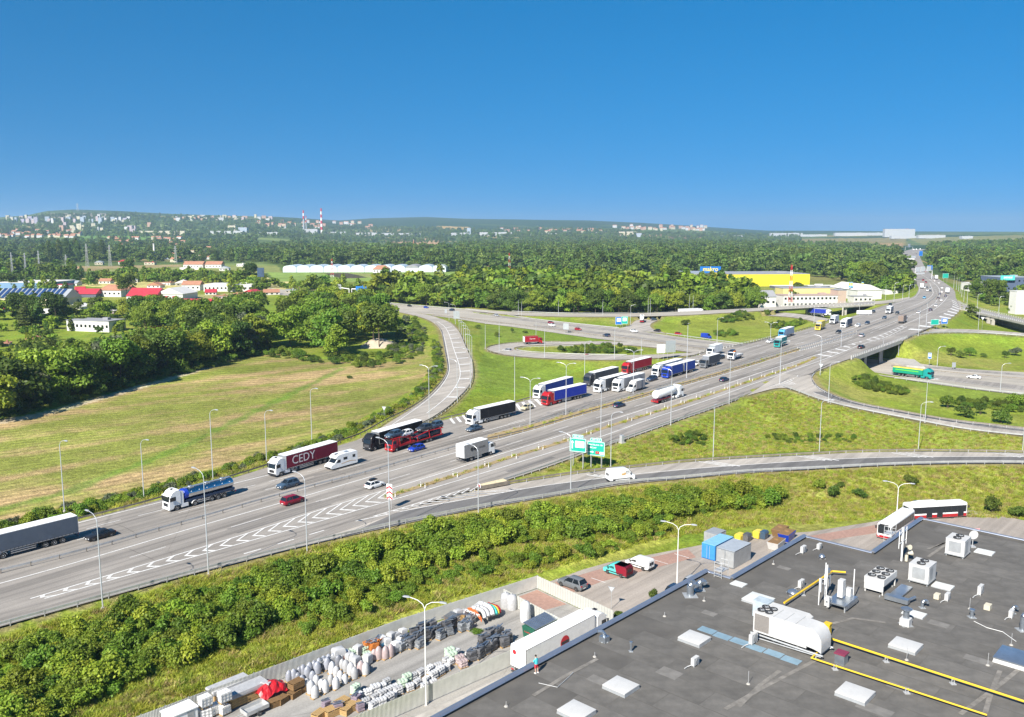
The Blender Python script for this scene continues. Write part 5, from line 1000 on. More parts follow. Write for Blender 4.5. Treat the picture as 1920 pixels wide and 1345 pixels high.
# cars; centre ground pixel and the line they follow
def cpos(px,py,f,line,fwd):p=f(px,py); d=dir_at(line,p); return p,(d if fwd else -d)
def cars(rows,f,line,group):
 for px,py,kd,c,fwd,lb,*ex in rows:p,d=cpos(px,py,f,line,fwd); car(p,d,kd,c,lb,group,*(ex[:1]))
cars([(188,1009,'sedan','black',0,'black car with lime green markings behind the grey lorry','stripe'),(540,914,'suv','slate',0,'slate blue crossover next to the red people carrier'),(781,845,'hatch','blue',0,'bright blue hatchback beside the car transporter'),(889,807.5,'sedan','slate',0,'dark teal car below the black-curtained lorry'),(988,768,'hatch','beige',0,'pale yellow small car on the striped area'),(1222,714,'suv','navy',0,'dark blue off-roader in front of the blue road train'),(1307,685,'wagon','white',0,'white car between blue road train and grey lorry'),(1372,663,'hatch','navy',0,'dark blue car behind the flatbed lorry'),(1444,643,'wagon','white',0,'white car left of the teal lorry'),(1351,673,'hatch','dark',0,'dark car right behind the dark grey lorry'),(549,944,'mpv','crimson',1,'crimson people carrier driving away'),(703,914,'hatch','white',1,'white hatchback with a black roof box','roofbox'),(1161,763,'hatch','navy',1,'dark blue hatchback left of the silo tanker'),(1358,715,'hatch','navy',1,'dark blue hatchback alone on the right carriageway'),(1615,653.5,'hatch','black',1,'black car on the bridge by the parapet'),(1616,632,'suv','silver',1,'silver car on the bridge'),(1608,613,'suv','white',0,'white off-roader right of the navy trailer'),(1626,608,'hatch','navy',0,'dark blue car right of the white off-roader'),(1572,625,'hatch','black',0,'black car below the navy trailer'),(1658,598,'hatch','slate',0,'blue-green car before the bend'),(1637,586.5,'hatch','dark',0,'dark car on the far collector lane'),(1682,589,'hatch','dark',0,'dark car right of the distant white lorry'),(1669,574,'suv','dark',0,'dark car beyond the distant white lorry'),(1722,588,'hatch','white',1,'white car left of the dark blue car past the bridge'),(1745,583,'hatch','navy',1,'dark blue car beyond the striped gore')],PM,LN_MAIN,'cars on the motorway')
far_rows=[(1733,560,'mpv','sky',0),(1755,575,'suv','white',1),(1765,564.5,'hatch','white',1),(1759,561,'hatch','dark',1),(1773,556.5,'hatch','navy',1),(1762,553,'hatch','slate',1),(1766,549,'hatch','white',1),(1766,541.5,'suv','white',1),(1760,532,'hatch','white',1),(1739,546,'hatch','white',0),(1738,541,'hatch','dark',0),(1744,547.5,'hatch','dark',0),(1744,542,'hatch','silver',0),(1733,541,'suv','white',0),(1729,536,'hatch','red',0),(1736,531,'suv','crimson',0),(1731,527,'suv','red',0),(1706,506,'suv','yellow',0),(1703,500,'suv','red',0),(1710,513,'hatch','white',0),(1697,481,'suv','white',0),(1701,478,'hatch','navy',0),(1718,477,'suv','navy',1),(1729,505,'hatch','white',1),(1735,510,'suv','red',1),(1722,504,'hatch','dark',1),(1752,528,'hatch','white',1),(1747,522,'suv','white',1)]
for i,(x,y,kd,c,fw) in enumerate(far_rows):
 p,d=cpos(x,y,PM,LN_MAIN,fw); car(p,d,kd,c,'%s %s car from the camera on the far motorway bend'%(nth([j for j,q in enumerate(far_rows) if q[3]==c].index(i)),{'sky':'light blue','navy':'navy','slate':'blue-grey'}.get(c,c)),'distant cars on the motorway')
for i,(x,y,c,L_) in enumerate(((1776,550,'white',9),(1755,524,'white',9),(1713,470,'red',12),(1718,469.5,'blue',12),(1725,469,'white',12),(1728,541,'white',9))):
 p,d=cpos(x,y,PM,LN_MAIN,1); pp=p+d*L_/2; qq=p-d*L_/2
 t_=thing('lorry',['tall white box lorry right of the far bend','white box lorry below the far sign gantry','red lorry on the far crest','blue lorry on the far crest','white lorry on the far crest','white van-like lorry in the far left lanes'][i],'lorry',group='distant lorries'); orient(t_,p,d); cab_parts(t_,L_/2,'white',low=True); box_body(t_,-L_/2,L_/2-2.15,T['white'] if c=='white' else T[c],z0=1.0,straps=False,name='side_panel')
 for s in (-1,1):wheel(t_,L_/2-1.3,s*1.05,.48,.32,STEELRIM); wheel(t_,-L_/2+2,s*.98,.48,.5,STEELRIM)
cars([(704,568,'hatch','black',1,'leftmost dark car on the cross road'),(720,569.5,'suv','dark',1,'dark car second from left on the cross road'),(731,570.5,'hatch','silver',1,'silver car behind two dark cars on the cross road'),(768,575,'hatch','black',1,'black car before the bright blue one on the cross road'),(799,578,'hatch','blue',1,'bright blue car on the cross road'),(847,583,'suv','navy',0,'dark off-roader by the left slip road top'),(931,593,'hatch','silver',1,'silver car on the upper cross road'),(1033,607,'hatch','crimson',1,'dark red car above the white one on the cross road'),(1035,612,'suv','white',1,'white car below the dark red one on the cross road'),(1084,619.5,'hatch','red',1,'red car alone on the cross road'),(1137,631.5,'suv','navy',0,'dark blue off-roader on the lower carriageway'),(1189,623,'wagon','white',1,'white estate car by the curved slip road'),(1232,622,'hatch','black',0,'black car at the mouth of the curved slip road'),(1272,628,'hatch','red',1,'red car left of the blue van'),(1346,651.5,'sedan','navy',1,'dark blue car about to pass under the motorway'),(1826,710,'sedan','white',0,'white car right of the green tipper lorry')],PZ(ZC),LN_CROSS,'cars on the cross road')
for x,y,kd,c,hd,z,lb in ((1226,600.5,'hatch','slate',(.9,.4),-2,'blue-grey car on the curved slip road'),(1254,595.5,'hatch','blue',(1,.1),-2,'bright blue car on the curved slip road'),(1458,588.5,'hatch','dark',(1,0),-1.3,'dark car under the left flyover'),(951,659.5,'wagon','silver',(-.7,.7),-2.4,'silver estate on the tight left bend of the loop'),(1102,670.5,'sedan','red',(1,-.1),-1.4,'red low car on the lower loop road'),(1432,586.5,'hatch','black',(1,0),-1.4,'black car left of the flyover pier')):
 car(P(x,y,z),Vector((hd[0],hd[1],0)).normalized(),kd,c,lb,'cars on the slip roads')
p,d=cpos(1324,634.5,PZ(ZC),LN_CROSS,1); van(p,d,'bright blue van on the cross road','blue')
p=PZ(0)(1163,901); van(p,dir_at(smoothline(line_pts(rampB_R,PZ(0)),6),p),'white van with a tan picture on the near slip road','white',decal='bear',H=2.6,L_=5.9)
# motorhome
m_,d,_=fr((624,883),(668,871),PM,2.3); t_=thing('motorhome','white motorhome beside the maroon trailer','motorhome'); orient(t_,m_,d)
pro=[(-3.6,.5),(-3.6,2.85),(-3.45,3.05),(.6,3.05),(1.6,2.95),(2.15,2.6),(2.2,2.35),(1.75,2.12),(2.55,1.35),(3.3,1.1),(3.55,.8),(3.55,.4),(3.2,.32),(-3.4,.4)]
mb=MB(); mb.loft([[(x,y,z) if True else 0 for x,z in pro] for y in (-1.12,-1.05,1.05,1.12)]); mk('body',mb,WPNT,t_,smooth=30)
mk('windscreen',MB().loft([[(1.82,y,2.10),(2.5,y,1.42),(2.42,y,1.40),(1.75,y,2.08)] for y in (-.95,.95)]),GL,t_).location=(.05,0,.02)
for s in (-1,1):
 mk('cab_window',MB().prism([(1.0,1.35),(1.0,2.0),(1.62,2.0),(2.1,1.4)],-.012,.012),GL,t_).location=(0,s*1.125,0)
 mk('side_window',MB().box((-.3,0,2.0),(1.0,.03,.55)),GL,t_).location=(0,s*1.125,0); mk('side_window',MB().box((-2.6,0,2.1),(.7,.03,.6)),GL,t_).location=(0,s*1.125,0)
 mk('swoosh_decal',MB().prism([(-3.2,1.0),(-1.6,1.3),(.8,1.05),(.8,.95),(-1.7,1.15),(-3.2,.9)],-.006,.006),mat('tan_decal',(.55,.33,.12)),t_).location=(0,s*1.128,0)
 mk('headlight',MB().box((3.4,s*.85,.95),(.25,.3,.22)),LAMP,t_); mk('tail_light',MB().box((-3.61,s*.95,.95),(.05,.18,.4)),TAIL,t_)
 for x in (2.55,-2.1):wheel(t_,x,s*1.0,.34,.23)
mk('roof_window',MB().box((1.2,0,3.03),(.8,.6,.12)),GL,t_); mk('roof_box',MB().box((-1.2,.3,3.12),(1.0,.9,.16)),ALU,t_); mk('bicycle_rack',MB().box((-3.75,0,1.6),(.25,1.5,1.0)),BLKP,t_); mk('bumper',MB().box((3.5,0,.55),(.16,2.0,.25)),BLKP,t_); mk('rear_window',MB().box((-3.61,0,2.2),(.03,1.1,.5)),GL,t_)
# delivery box van
m_,d,_=fr((1185,737),(1209,730.5),PM,2.2); t_=thing('delivery_van','white delivery van with tall grey box and roof spoiler','van'); orient(t_,m_,d)
pro=[(1.2,.45),(1.2,2.35),(1.9,2.3),(2.7,1.45),(3.4,1.2),(3.55,.9),(3.55,.4)]
mb=MB(); mb.loft([[(x,y*(1.0),z) for x,z in pro] for y in (-.98,-.9,.9,.98)]); mk('cab',mb,WPNT,t_,smooth=30); mk('roof_spoiler',MB().loft([[(1.0,y,2.35),(1.0,y,3.1),(1.5,y,2.95),(1.95,y,2.4)] for y in (-.95,.95)]),WPNT,t_); mk('box_body',MB().bb(-3.5,1.0,-1.1,1.1,.75,3.2),T['lgrey'],t_); mk('box_roof',MB().bb(-3.5,1.0,-1.08,1.08,3.202,3.24),WPNT,t_)
mk('windscreen',MB().loft([[(1.95,y,2.25),(2.66,y,1.5),(2.58,y,1.48),(1.88,y,2.22)] for y in (-.82,.82)]),GL,t_).location=(.05,0,.03); mk('grille',MB().box((3.56,0,.8),(.04,1.1,.3)),BLKP,t_)
for s in (-1,1):
 mk('side_window',MB().prism([(1.3,1.45),(1.3,2.15),(1.85,2.15),(2.35,1.5)],-.012,.012),GL,t_).location=(0,s*.985,0); mk('headlight',MB().box((3.45,s*.75,.95),(.2,.3,.22)),LAMP,t_)
 for x in (2.55,-2.1):wheel(t_,x,s*.9,.36,.24)
print('LENGTHS',[(a[:28],b_) for a,b_,c_ in VEH])
# ================================================================== GUARDRAILS, LAMPS, SIGNS, BRIDGES
GALV=mat('galvanised_steel',(.50,.50,.49),rough=.5,metal=.35,var=.15,scale=1.5,dirt=.35,dscale=.4); RUSTY=mat('weathered_rail',(.22,.19,.15),rough=.7,metal=.2,var=.3,scale=1.2,dirt=.4); POLE=mat('lamp_pole_steel',(.60,.61,.62),rough=.4,metal=.4,var=.1,scale=.8); LHEAD=mat('lamp_head_grey',(.30,.31,.32),rough=.4,var=.1)
CONC=mat('concrete',(.40,.375,.335),rough=.9,var=.18,scale=.8,bump=.2,bscale=6,dirt=.4,dscale=.3); CONCD=mat('stained_concrete',(.28,.26,.235),rough=.9,var=.2,scale=.6,dirt=.5,dscale=.25)
WPLAS=mat('white_plastic',(.75,.74,.71),rough=.5,var=.08); SGREEN=mat('sign_green',(.010,.36,.26),rough=.4,var=.06); SBLUE=mat('sign_blue',(.012,.14,.46),rough=.4,var=.06); SWHITE=mat('sign_white',(.78,.78,.76),rough=.45,var=.05); SRED=mat('sign_red',(.52,.02,.025),rough=.4,var=.06); SBACK=mat('sign_back_grey',(.42,.44,.45),rough=.45,metal=.3,var=.1)
def at_top(f,h):
 def g(px,py):
  if f is PM:
   z=0.0
   for _ in range(25):p=P(px,py,z+h); z=.5*z+.5*zmain(p.y)
   p=P(px,py,z+h)
  else:
   z0=f(px,py).z; p=P(px,py,z0+h)
  return Vector((p.x,p.y,p.z-h))
 return g
POSTM={}
def guardrail(label,px,f,step=4.0,h=.75,m=GALV,pm=None,name='guardrail',double=False,cap=280,sides=1):
 pts=smoothline(line_pts(px,at_top(f,h)),3); o=thing(name,label,'guardrail',pts[0]); org=pts[0]; mb=MB(); n=len(pts)
 def sec(i):
  d=(pts[min(n-1,i+1)]-pts[max(0,i-1)]); nr=Vector((-d.y,d.x,0)).normalized(); p=pts[i]-org
  return [p+nr*a+Vector((0,0,z)) for a,z in ((-.035,h-.31),(.035,h-.31),(.05,h-.22),(.0,h-.155),(.05,h-.09),(.035,h),(-.035,h))]
 mb.loft([sec(i) for i in range(n)]); mk('rail',mb,m,o)
 if double:mb=MB(); mb.path([p-org+Vector((0,0,h-.45)) for p in pts[::2]],.05,4); mk('lower_rail',mb,m,o)
 q=resample(pts,step=step); me_=cached(('gp',h),lambda:MB().box((0,0,h/2-.1),(.10,.12,h+.1)).mesh('post'))
 for i,p in enumerate(q[:cap]):
  c=mk('post',me_,pm or GALV,o); c.location=p-org; d=q[min(len(q)-1,i+1)]-q[max(0,i-1)]; c.rotation_euler=(0,0,math.atan2(d.y,d.x))
 return o
fmix=lambda x,y:PM(x,y) if y>800 else fA(x,y)
G1=[(-150,1045),(0,1006),(157.5,967.5),(300,931),(503,869),(627,828),(675.6,811.8),(721.7,786),(770,763),(805,737.5),(828,713),(838,695),(838,678),(834,657),(830,633),(826.7,618),(816.7,605)]
guardrail('dark guardrail along the field side of motorway and left slip road',G1,fmix,m=RUSTY,pm=RUSTY)
guardrail('guardrail on the inner side of the left slip road',[(786,794),(803,787),(840,762.5),(858,746),(876.7,726.7),(885.8,708),(886.7,690),(884,673),(878,660),(870,641.7),(860,620),(845,604)],fmix,m=RUSTY)
guardrail('guardrail behind the queueing lorries',[(803,789),(865,775),(960,753),(997.5,743),(1090,718),(1160,699),(1230,682),(1293,668),(1330,656.7),(1385,645.8),(1413,641),(1453,630),(1500,618),(1521,612)],PM,m=RUSTY)
guardrail('single central guardrail between the carriageways in the foreground',[(-120,1095),(0,1066.7),(80,1047.5),(165,1026),(213,1013),(320,981.7),(371.7,969),(448,946),(518,926.7),(620,899),(675,886.7),(750,864),(850,836.7),(908,820)],PM,step=4,pm=RUSTY)
guardrail('upper central guardrail beside the dry grass strip',[(975,796.7),(1013,786),(1075,768),(1120,756.7),(1176.7,741),(1225,728),(1270,714),(1340,695),(1403,677.5),(1465,659),(1496.7,650)],PM)
guardrail('lower central guardrail beside the dry grass strip',[(910,821.7),(973,807.5),(1020,795),(1086.7,775),(1180,748),(1286.7,716.7),(1346.7,700),(1440,671.7),(1500,653)],PM,m=RUSTY)
guardrail('upper row of close posts in the bridge median',[(1496,650.5),(1545,636.5),(1600,620)],PM,step=2.0,pm=WPLAS); guardrail('lower row of close posts in the bridge median',[(1500,655),(1550,641),(1606,624)],PM,step=2.0,pm=WPLAS)
guardrail('central guardrail beyond the bridge',[(1606,620),(1680,592.5),(1726,574.5),(1746,562.5),(1756,552),(1755,543)],PM,step=4,m=CONC)
guardrail('near guardrail along the top of the shrub slope',[(-120,1200),(0,1166),(160,1123),(320,1079),(421.7,1053),(515,1029),(603,1008),(685,989),(766.7,971.7),(841.7,956.7),(915,942.5),(1046.7,921.7),(1120,908),(1185,898),(1246.7,894.4),(1344,885),(1403.8,879.5),(1524.6,874.5),(1649,867.7),(1798,863.6),(1920,863.6),(2100,867)],PZ(0),step=4,double=True)
guardrail('upper guardrail of the near slip road',[(890,915),(943,904),(1001.7,895),(1070,884),(1133,876.7),(1196.7,871),(1276.5,862),(1387.6,855),(1530,847.4),(1625,843),(1752,842),(1920,844.7),(2100,850)],PZ(0),m=RUSTY)
guardrail('guardrail on the right of the collector lane',[(897,912),(945,897),(990,882.5),(1023,871.7),(1062.5,857.5),(1098,844),(1135,831.7),(1161.7,823),(1200,809),(1243,794),(1283,780),(1333,763),(1376.7,747.5),(1416.7,733),(1453,720)],PM,step=2.6)
guardrail('outer guardrail of the right slip road',[(1468,721),(1490,729),(1509,736),(1540,748),(1599,762),(1661,774.5),(1720,785),(1802,801.5),(1920,814),(2100,832)],fB)
guardrail('inner guardrail of the right slip road',[(1586,674),(1571,676),(1535,691),(1524,699),(1520.6,708),(1531,722),(1560,739),(1605,753.5),(1689,769),(1774,784.5),(1858,794),(1920,801)],fB,m=RUSTY)
guardrail('guardrail beside the exit slip road at right',[(1698,632.5),(1723,625.5),(1760,622.5),(1830,622.5),(1920,628.5),(2100,645)],on('exit_slip_road'))
guardrail('guardrail along the far side of the cross road',[(695,563),(747,569),(807,574),(873,579.5),(900,582),(1000,597),(1100,608),(1160,614)],PZ(ZC)); guardrail('guardrail between cross road and curved slip road',[(1250,624.5),(1320,634),(1395,644)],PZ(ZC)); guardrail('central guardrail of the cross road',[(790,588),(857,594),(923,602.5),(1020,614),(1100,625),(1200,636.5),(1325,654.5),(1400,663)],PZ(ZC),m=RUSTY,pm=RUSTY)
guardrail('guardrail on the far side of the outer slip road',[(960,583),(1060,586.5),(1160,586.5),(1260,583.5),(1340,580),(1400,577)],PZ(-1.6)); guardrail('guardrail on the near side of the lower road at right',[(1678,707.6),(1745.6,715),(1830,727),(1920,737),(2100,757)],PZ(ZC)); guardrail('outer guardrail of the loop road',[(1225,670.5),(1150,673.5),(1085,672.5),(1020,670.5),(950,664.5),(921,658.5),(911.5,652),(930,645.5),(975,640.5),(1050,639.5)],lambda x,y:P(x,y,-2.0),m=RUSTY); guardrail('inner guardrail of the loop road',[(1175,664.5),(1100,663.5),(1020,660.5),(977,657),(964,653.5),(988,649.5),(1075,647.5)],lambda x,y:P(x,y,-2.2)); guardrail('central guardrail of the lower road at right',[(1672,684),(1760,695),(1920,709),(2100,722)],PZ(ZC),m=RUSTY,pm=RUSTY)
# median strip of dry earth and the dirt line between motorway and collector
EARTH=mat('dry_earth',(.30,.225,.11),rough=.95,var=.35,scale=1.2,bump=.6,bscale=4);
a=smoothline(line_pts([(915,816),(975,801),(1013,792),(1075,774),(1176,746.5),(1270,719.5),(1403,682.5),(1496,654)],PM)); b_=smoothline(line_pts([(912,826),(973,812),(1020,800),(1087,780),(1180,753),(1287,721),(1440,676),(1500,657)],PM))
mb,_=strip('median_strip',a,b_,120,2,.05); ms=tag(mk('median_strip',mb,EARTH),'dry earth strip between the carriageways',kind='structure')
BL=[(725,932.5),(766.7,919),(806.7,906.7),(858,890),(886.7,882.5),(938,863),(983,850),(1030,836.7),(1075,822.5),(1120,806.7),(1163,793),(1205,780),(1266.7,761.5),(1300,750.5),(1380,724),(1446.7,701.7),(1496.7,685),(1530,670)]
tag(mk('median_strip',ribbon(smoothline(line_pts(BL,PM),3),1.5,.05),EARTH),'dry earth line between motorway and collector lane',kind='structure')
pts=[]; rg=np.random.default_rng(5)
for Lq,sp in ((resample(a,step=1.1),3.4),(resample(smoothline(line_pts(BL,PM),3),step=.8),1.3)):
 for p in Lq:
  if rg.random()<.75:pts.append((p.x+rg.normal()*.35+(rg.random()*sp*.7 if sp>3 else 0)*.8,p.y+rg.normal()*.35-(rg.random()*sp*.6 if sp>3 else 0),p.z+.04))
gn_scatter('median_grass','dry grass tufts along the central strips',pts,np.tile(rg.uniform(.35,.8,(len(pts),1)),(1,3)),rg.uniform(0,6,len(pts)),TUFTS,[GRASSM[1],GRASSM[0]],9)
ki=mk('traffic_island',MB().slab([(p.x,p.y) for p in line_pts([(908,821),(918,813.5),(965,798.5),(985,797),(960,806)],PM)],.3,.55),CONCD); tag(ki,'concrete kerbed island at the start of the wide median',kind='structure')
# delineator posts in pairs
def bollard(px,py,lb):
 p=PM(px,py); t_=thing('delineator_post',lb,'bollard',p,group='delineator pairs by the collector lane'); mk('post',cached('dl',lambda:MB().box((0,0,.5),(.13,.16,1.0),taper=.85).mesh('p')),WPLAS,t_); mk('reflector_band',cached('dr',lambda:MB().box((0,0,.78),(.15,.18,.16),taper=.97).mesh('r')),BLKP,t_)
BP=[(741,932),(789,913),(797,915),(849.5,892.5),(857.5,895),(909,874),(916,876.5),(959.7,857.5),(968,860),(1010,841.5),(1018,843.5),(1057.5,826),(1065,828),(1100,812.5),(1108,814.5),(1141,799),(1177,787.5),(1184.6,789),(1213,776),(1220,778),(1246,765),(1252,766.7),(1276.7,755),(1283,756.7),(1305.5,746),(1312.5,747.5),(1333,737),(1338.7,738.7),(1358.7,729.5),(1364.5,730),(1383,721),(1389,722.5),(1405,713),(1411,715),(1428,706.7),(1434,707.5),(1448,699),(1454,701),(1469,693.7),(1473.7,694),(1486.7,687.5),(1492.5,688)]
for i,(x,y) in enumerate(BP):bollard(x,y,'%s white delineator post from the left along the collector lane'%nth(i))
# ---- street lamps ----------------------------------------------------------------
def lamp(bx,by,ty,arm,label,arm_len=2.2,group='street lamps',f=None,col=POLE):
 p=f(bx,by) if f else G(bx,by); d0=ray(bx,by);
 zt=None; lo,hi_=1.0,40.0
 for _ in range(40):
  mid=(lo+hi_)/2; v=proj(p.x,p.y,p.z+mid)[1]
  if v>ty:lo=mid
  else:hi_=mid
 h=lo; t_=thing('street_lamp',label,'street lamp',p,group=group)
 r=.085 if p.y<250 else .095
 mk('pole',MB().tube((0,0,-.3),(0,0,h*.45),r*1.25,r,n=8).tube((0,0,h*.45),(0,0,h-.6),r*.95,r*.6,n=8),col,t_,smooth=40); mk('base_plate',cached('lbp',lambda:MB().tube((0,0,-.2),(0,0,.1),.26,n=8).mesh('b')),CONC,t_)
 dirs={'L':[(-.81,.59)],'R':[(.81,-.45)],'D':[(-.9,.35),(.9,-.35)],'N':[],'l':[(-1,.1)],'r':[(1,-.1)]}[arm]
 for ax,ay in dirs:
  ar=mk('arm',MB().path([(0,0,h-.8),(ax*arm_len*.12,ay*arm_len*.12,h-.25),(ax*arm_len*.45,ay*arm_len*.45,h+.15),(ax*arm_len,ay*arm_len,h+.35)],r*.55,6,r*.45),col,t_,smooth=50)
  an=math.atan2(ay,ax); lh=mk('lamp_head',cached('lhd',lambda:MB().loft([[(x,-y,0),(x,-y*.7,z),(x,y*.7,z),(x,y,0)] for x,y,z in ((-.1,.08,.09),(.15,.16,.16),(.7,.15,.13),(.85,.08,.05))]).mesh('lh',40)),LHEAD,ar); lh.location=(ax*arm_len,ay*arm_len,h+.3); lh.rotation_euler=(0,0,an)
  mk('diffuser',cached('ldf',lambda:MB().box((.4,0,-.02),(.6,.2,.04)).mesh('df')),LAMP,lh)
 if not dirs:mk('lamp_head',cached('lhn',lambda:MB().box((0,0,0),(.5,.25,.14)).mesh('lh')),LHEAD,t_).location=(.15,0,h-.1)
 return t_
PZ0=PZ(-.3)
LA=[(193,1140,968,'L'),(391,1077,886,'L'),(576,1037,893,'L'),(731,995,828,'L'),(897,965,839,'L'),(1070,925,816,'L')]
for i,(x,y,t_,a_) in enumerate(LA):lamp(x,y,t_,a_,'%s tall street lamp from the left at the top of the shrub slope'%nth(i),2.0,'lamps along the shrub slope',f=PZ0)
LB=[(121,958,828,'R'),(270,934,826,'R'),(399.5,899,770,'R'),(500,867,771,'R'),(585,833,730,'R')]
for i,(x,y,t_,a_) in enumerate(LB):lamp(x,y,t_,a_,'%s street lamp from the left between field and motorway'%nth(i),1.7,'lamps along the field side',f=PZ0)
LC=[(805,787,688,'D','double-armed street lamp at the foot of the left slip road'),(857.5,755,677,'L','street lamp leaning over the left slip road'),(965,750,665,'N','armless lamp post beside the black-curtained lorry'),(994,799,711,'D','double street lamp left of the red lorry'),(1061,780,683,'D','double street lamp before the bright blue trailer'),(1187,742,658,'D','double street lamp by the delivery van'),(1096,705,641,'R','lamp post behind the dark grey trailer'),(1126,838,729,'L','tall street lamp just behind the right green sign'),(1145,875,774,'R','street lamp between green signs and white van'),(1257.5,797,694,'L','street lamp in front of the silo tanker'),(1367,758,668,'L','street lamp right of the silo tanker'),(1461.7,723,641,'R','street lamp at the tip of the slip road gore'),(1337,858,758,'N','slim lamp post on the grass above the near slip road'),(1536,848,751,'R','lamp post left on the grass by the upper rail of the near slip road'),(1721.5,846,755,'R','lamp post right on the grass by the upper rail of the near slip road'),(1734,793,712,'R','lamp post beside the right slip road'),(1553,755,680,'R','lamp post on the outer bend of the right slip road'),(1537.5,704,631,'L','street lamp above the inner bend of the right slip road'),(1575,685,615,'N','tall post left of the bridge'),(1917,848,765,'N','lamp post at the right edge of the picture'),(1443,670,606,'D','double street lamp left of the teal lorry'),(1526,607,571,'N','lamp post left of the yellow lorry'),(1287,712,606,'N','tall post right of the blue road train'),(1344,654,597,'R','lamp post by the car about to pass under'),(1152,674,615,'N','post at the lower loop road'),(1202,676,633,'N','post left of the grey sign backs'),(1021,671,615,'N','post before the loop road bushes'),(1005,632,598,'N','post by the small red lorry'),(936,661,603,'N','right one of two posts at the loop bend'),(910,655,607,'N','left one of two posts at the loop bend'),(842,601,568,'l','lamp at the top of the left slip road'),(854,608,572,'l','second lamp at the top of the left slip road'),(1182,610,573,'r','lamp at the mouth of the curved slip road'),(1219,594,560,'N','post behind the silver tanker'),(1757,688,651,'r','lamp on the slope above the lower road'),(1875,736,683,'r','lamp beside the lower road near the right edge'),(1834,618,578,'N','lamp post in front of the right flyover'),(1722,630,578,'N','lamp post at the bridge end'),(1736,616,566,'N','second lamp post past the bridge end'),(1611,588,555,'N','lamp post right of the left flyover pier'),(1654,681,636,'N','lamp post rising from under the bridge'),(1622,684,648,'N','left lamp post rising from under the bridge'),(1684,672,634,'N','right lamp post rising from under the bridge')]
for x,y,t_,a_,lb in LC:lamp(x,y,t_,a_,lb,2.0)
for i,(x,y,t_) in enumerate(((861,620,596),(865,630,597),(869,639,603),(873,648,606),(877.5,658,612),(881,668,618),(885,700,629),(882,728,656))):lamp(x,y,t_,'l','%s lamp from the far end on the inner side of the left slip road'%nth(i),1.6,'lamps along the left slip road')
for i,(x,y,t_) in enumerate(((972,592,563),(978,592,565),(1047,592,562),(1130,592,562),(1215,592,557),(1292,590,553),(1299,590,554),(1378,583,549),(1381,583,551),(1451,577,541),(1578,570,538),(1660,563,535))):lamp(x,y,t_,'N','%s distant lamp post from the left behind the outer slip road'%nth(i),1.5,'distant lamp posts')
for i,(x,y,t_) in enumerate(((1788,541,516),(1793,543,519),(1797,546,521),(1800,550,528),(1803,556,534),(1807,565,539),(1813,571,536),(1832,579,552),(1872,592,557),(1692,562,536),(1704,559,535),(1676,566,531),(1715,540,524))):lamp(x,y,t_,'r' if i>6 else 'N','%s lamp post counted from the far bend onto the right flyover'%nth(i),1.6,'lamp posts at the far bend',f=PZ(5.0))
# ---- signs -------------------------------------------------------------------------
def face(bx,by,W=None):return G(bx,by)
def panel(t_,w_,h_,z,m,name='panel',d=.06,border=None,y=0):
 o=mk(name,MB().box((0,0,0),(w_,d,h_)),m,t_); o.location=(0,y,z)
 if border:
  mb=MB(); e=.09
  for a_,b1,c_,d_ in ((0,h_/2-e,w_,e),(0,-h_/2+e,w_,e)):mb.box((a_,-d/2-.006,b1),(w_-.12,.012,e))
  for s in (-1,1):mb.box((s*(w_/2-e),-d/2-.006,0),(e,.012,h_-.2))
  mk('border',mb,border,o)
 return o
def dsign(lb,bx,by,w_,h_,z,rz,kind):
 p=G(bx,by); t_=thing('road_sign',lb,'road sign',p,rz)
 pn=panel(t_,w_,h_,z,SGREEN,border=SWHITE); hp=panel(t_,w_*.66,.75,z+h_/2+.42,SGREEN,'header_panel',border=SWHITE)
 letter('EXIT 196 B',.36,SWHITE,hp,(0,-.05,0),(math.pi/2,0,0),bold=.01)
 mk('back',MB().box((0,.05,0),(w_-.05,.03,h_-.05)),SBACK,pn)
 if kind==0:
  mk('arrow',MB().box((-w_*.33,-.05,-.15),(.22,.02,1.3)).prism([(-w_*.33-.35,.45),(-w_*.33+.35,.45),(-w_*.33,1.0)],-.06,-.04),SWHITE,pn); mk('white_field',MB().box((w_*.12,-.05,.2),(w_*.56,.02,h_*.48)),SWHITE,pn)
 else:
  letter('BRATISLAVA 120',.42,SWHITE,pn,(-.05,-.05,h_*.27),(math.pi/2,0,0),bold=.012); letter('BŘECLAV',.42,SWHITE,pn,(-w_*.2,-.05,h_*.06),(math.pi/2,0,0),bold=.012)
  mk('arrow',MB().box((-w_*.33,-.05,-h_*.25),(.9,.02,.16)).prism([(-w_*.33+.4,-h_*.25-.28),(-w_*.33+.4,-h_*.25+.28),(-w_*.33+.85,-h_*.25)],-.06,-.04),SWHITE,pn)
  rp=mk('route_shield',MB().box((w_*.08,-.05,-h_*.27),(.75,.02,.55)),SRED,pn); letter('1',.45,SWHITE,rp,(w_*.08,-.065,-h_*.27),(math.pi/2,0,0)); mk('route_plate',MB().box((w_*.34,-.05,-h_*.29),(1.0,.02,.55)),SWHITE,pn)
 for s in (-1,1):
  for dy in (.12,.7):mk('post',cached(('sp',round(z,1)),lambda:MB().tube((0,0,-.5),(0,0,z),.07,n=6).mesh('p')),GALV,t_).location=(s*w_*.3,dy,0)
rzs=math.atan2(-.42,1)
dsign('green motorway sign with white blank field and upward arrow',1083,879,3.7,3.0,5.2,rzs,0); dsign('green motorway sign lettered BRATISLAVA and BŘECLAV',1117,878,3.9,3.1,4.3,rzs,1)
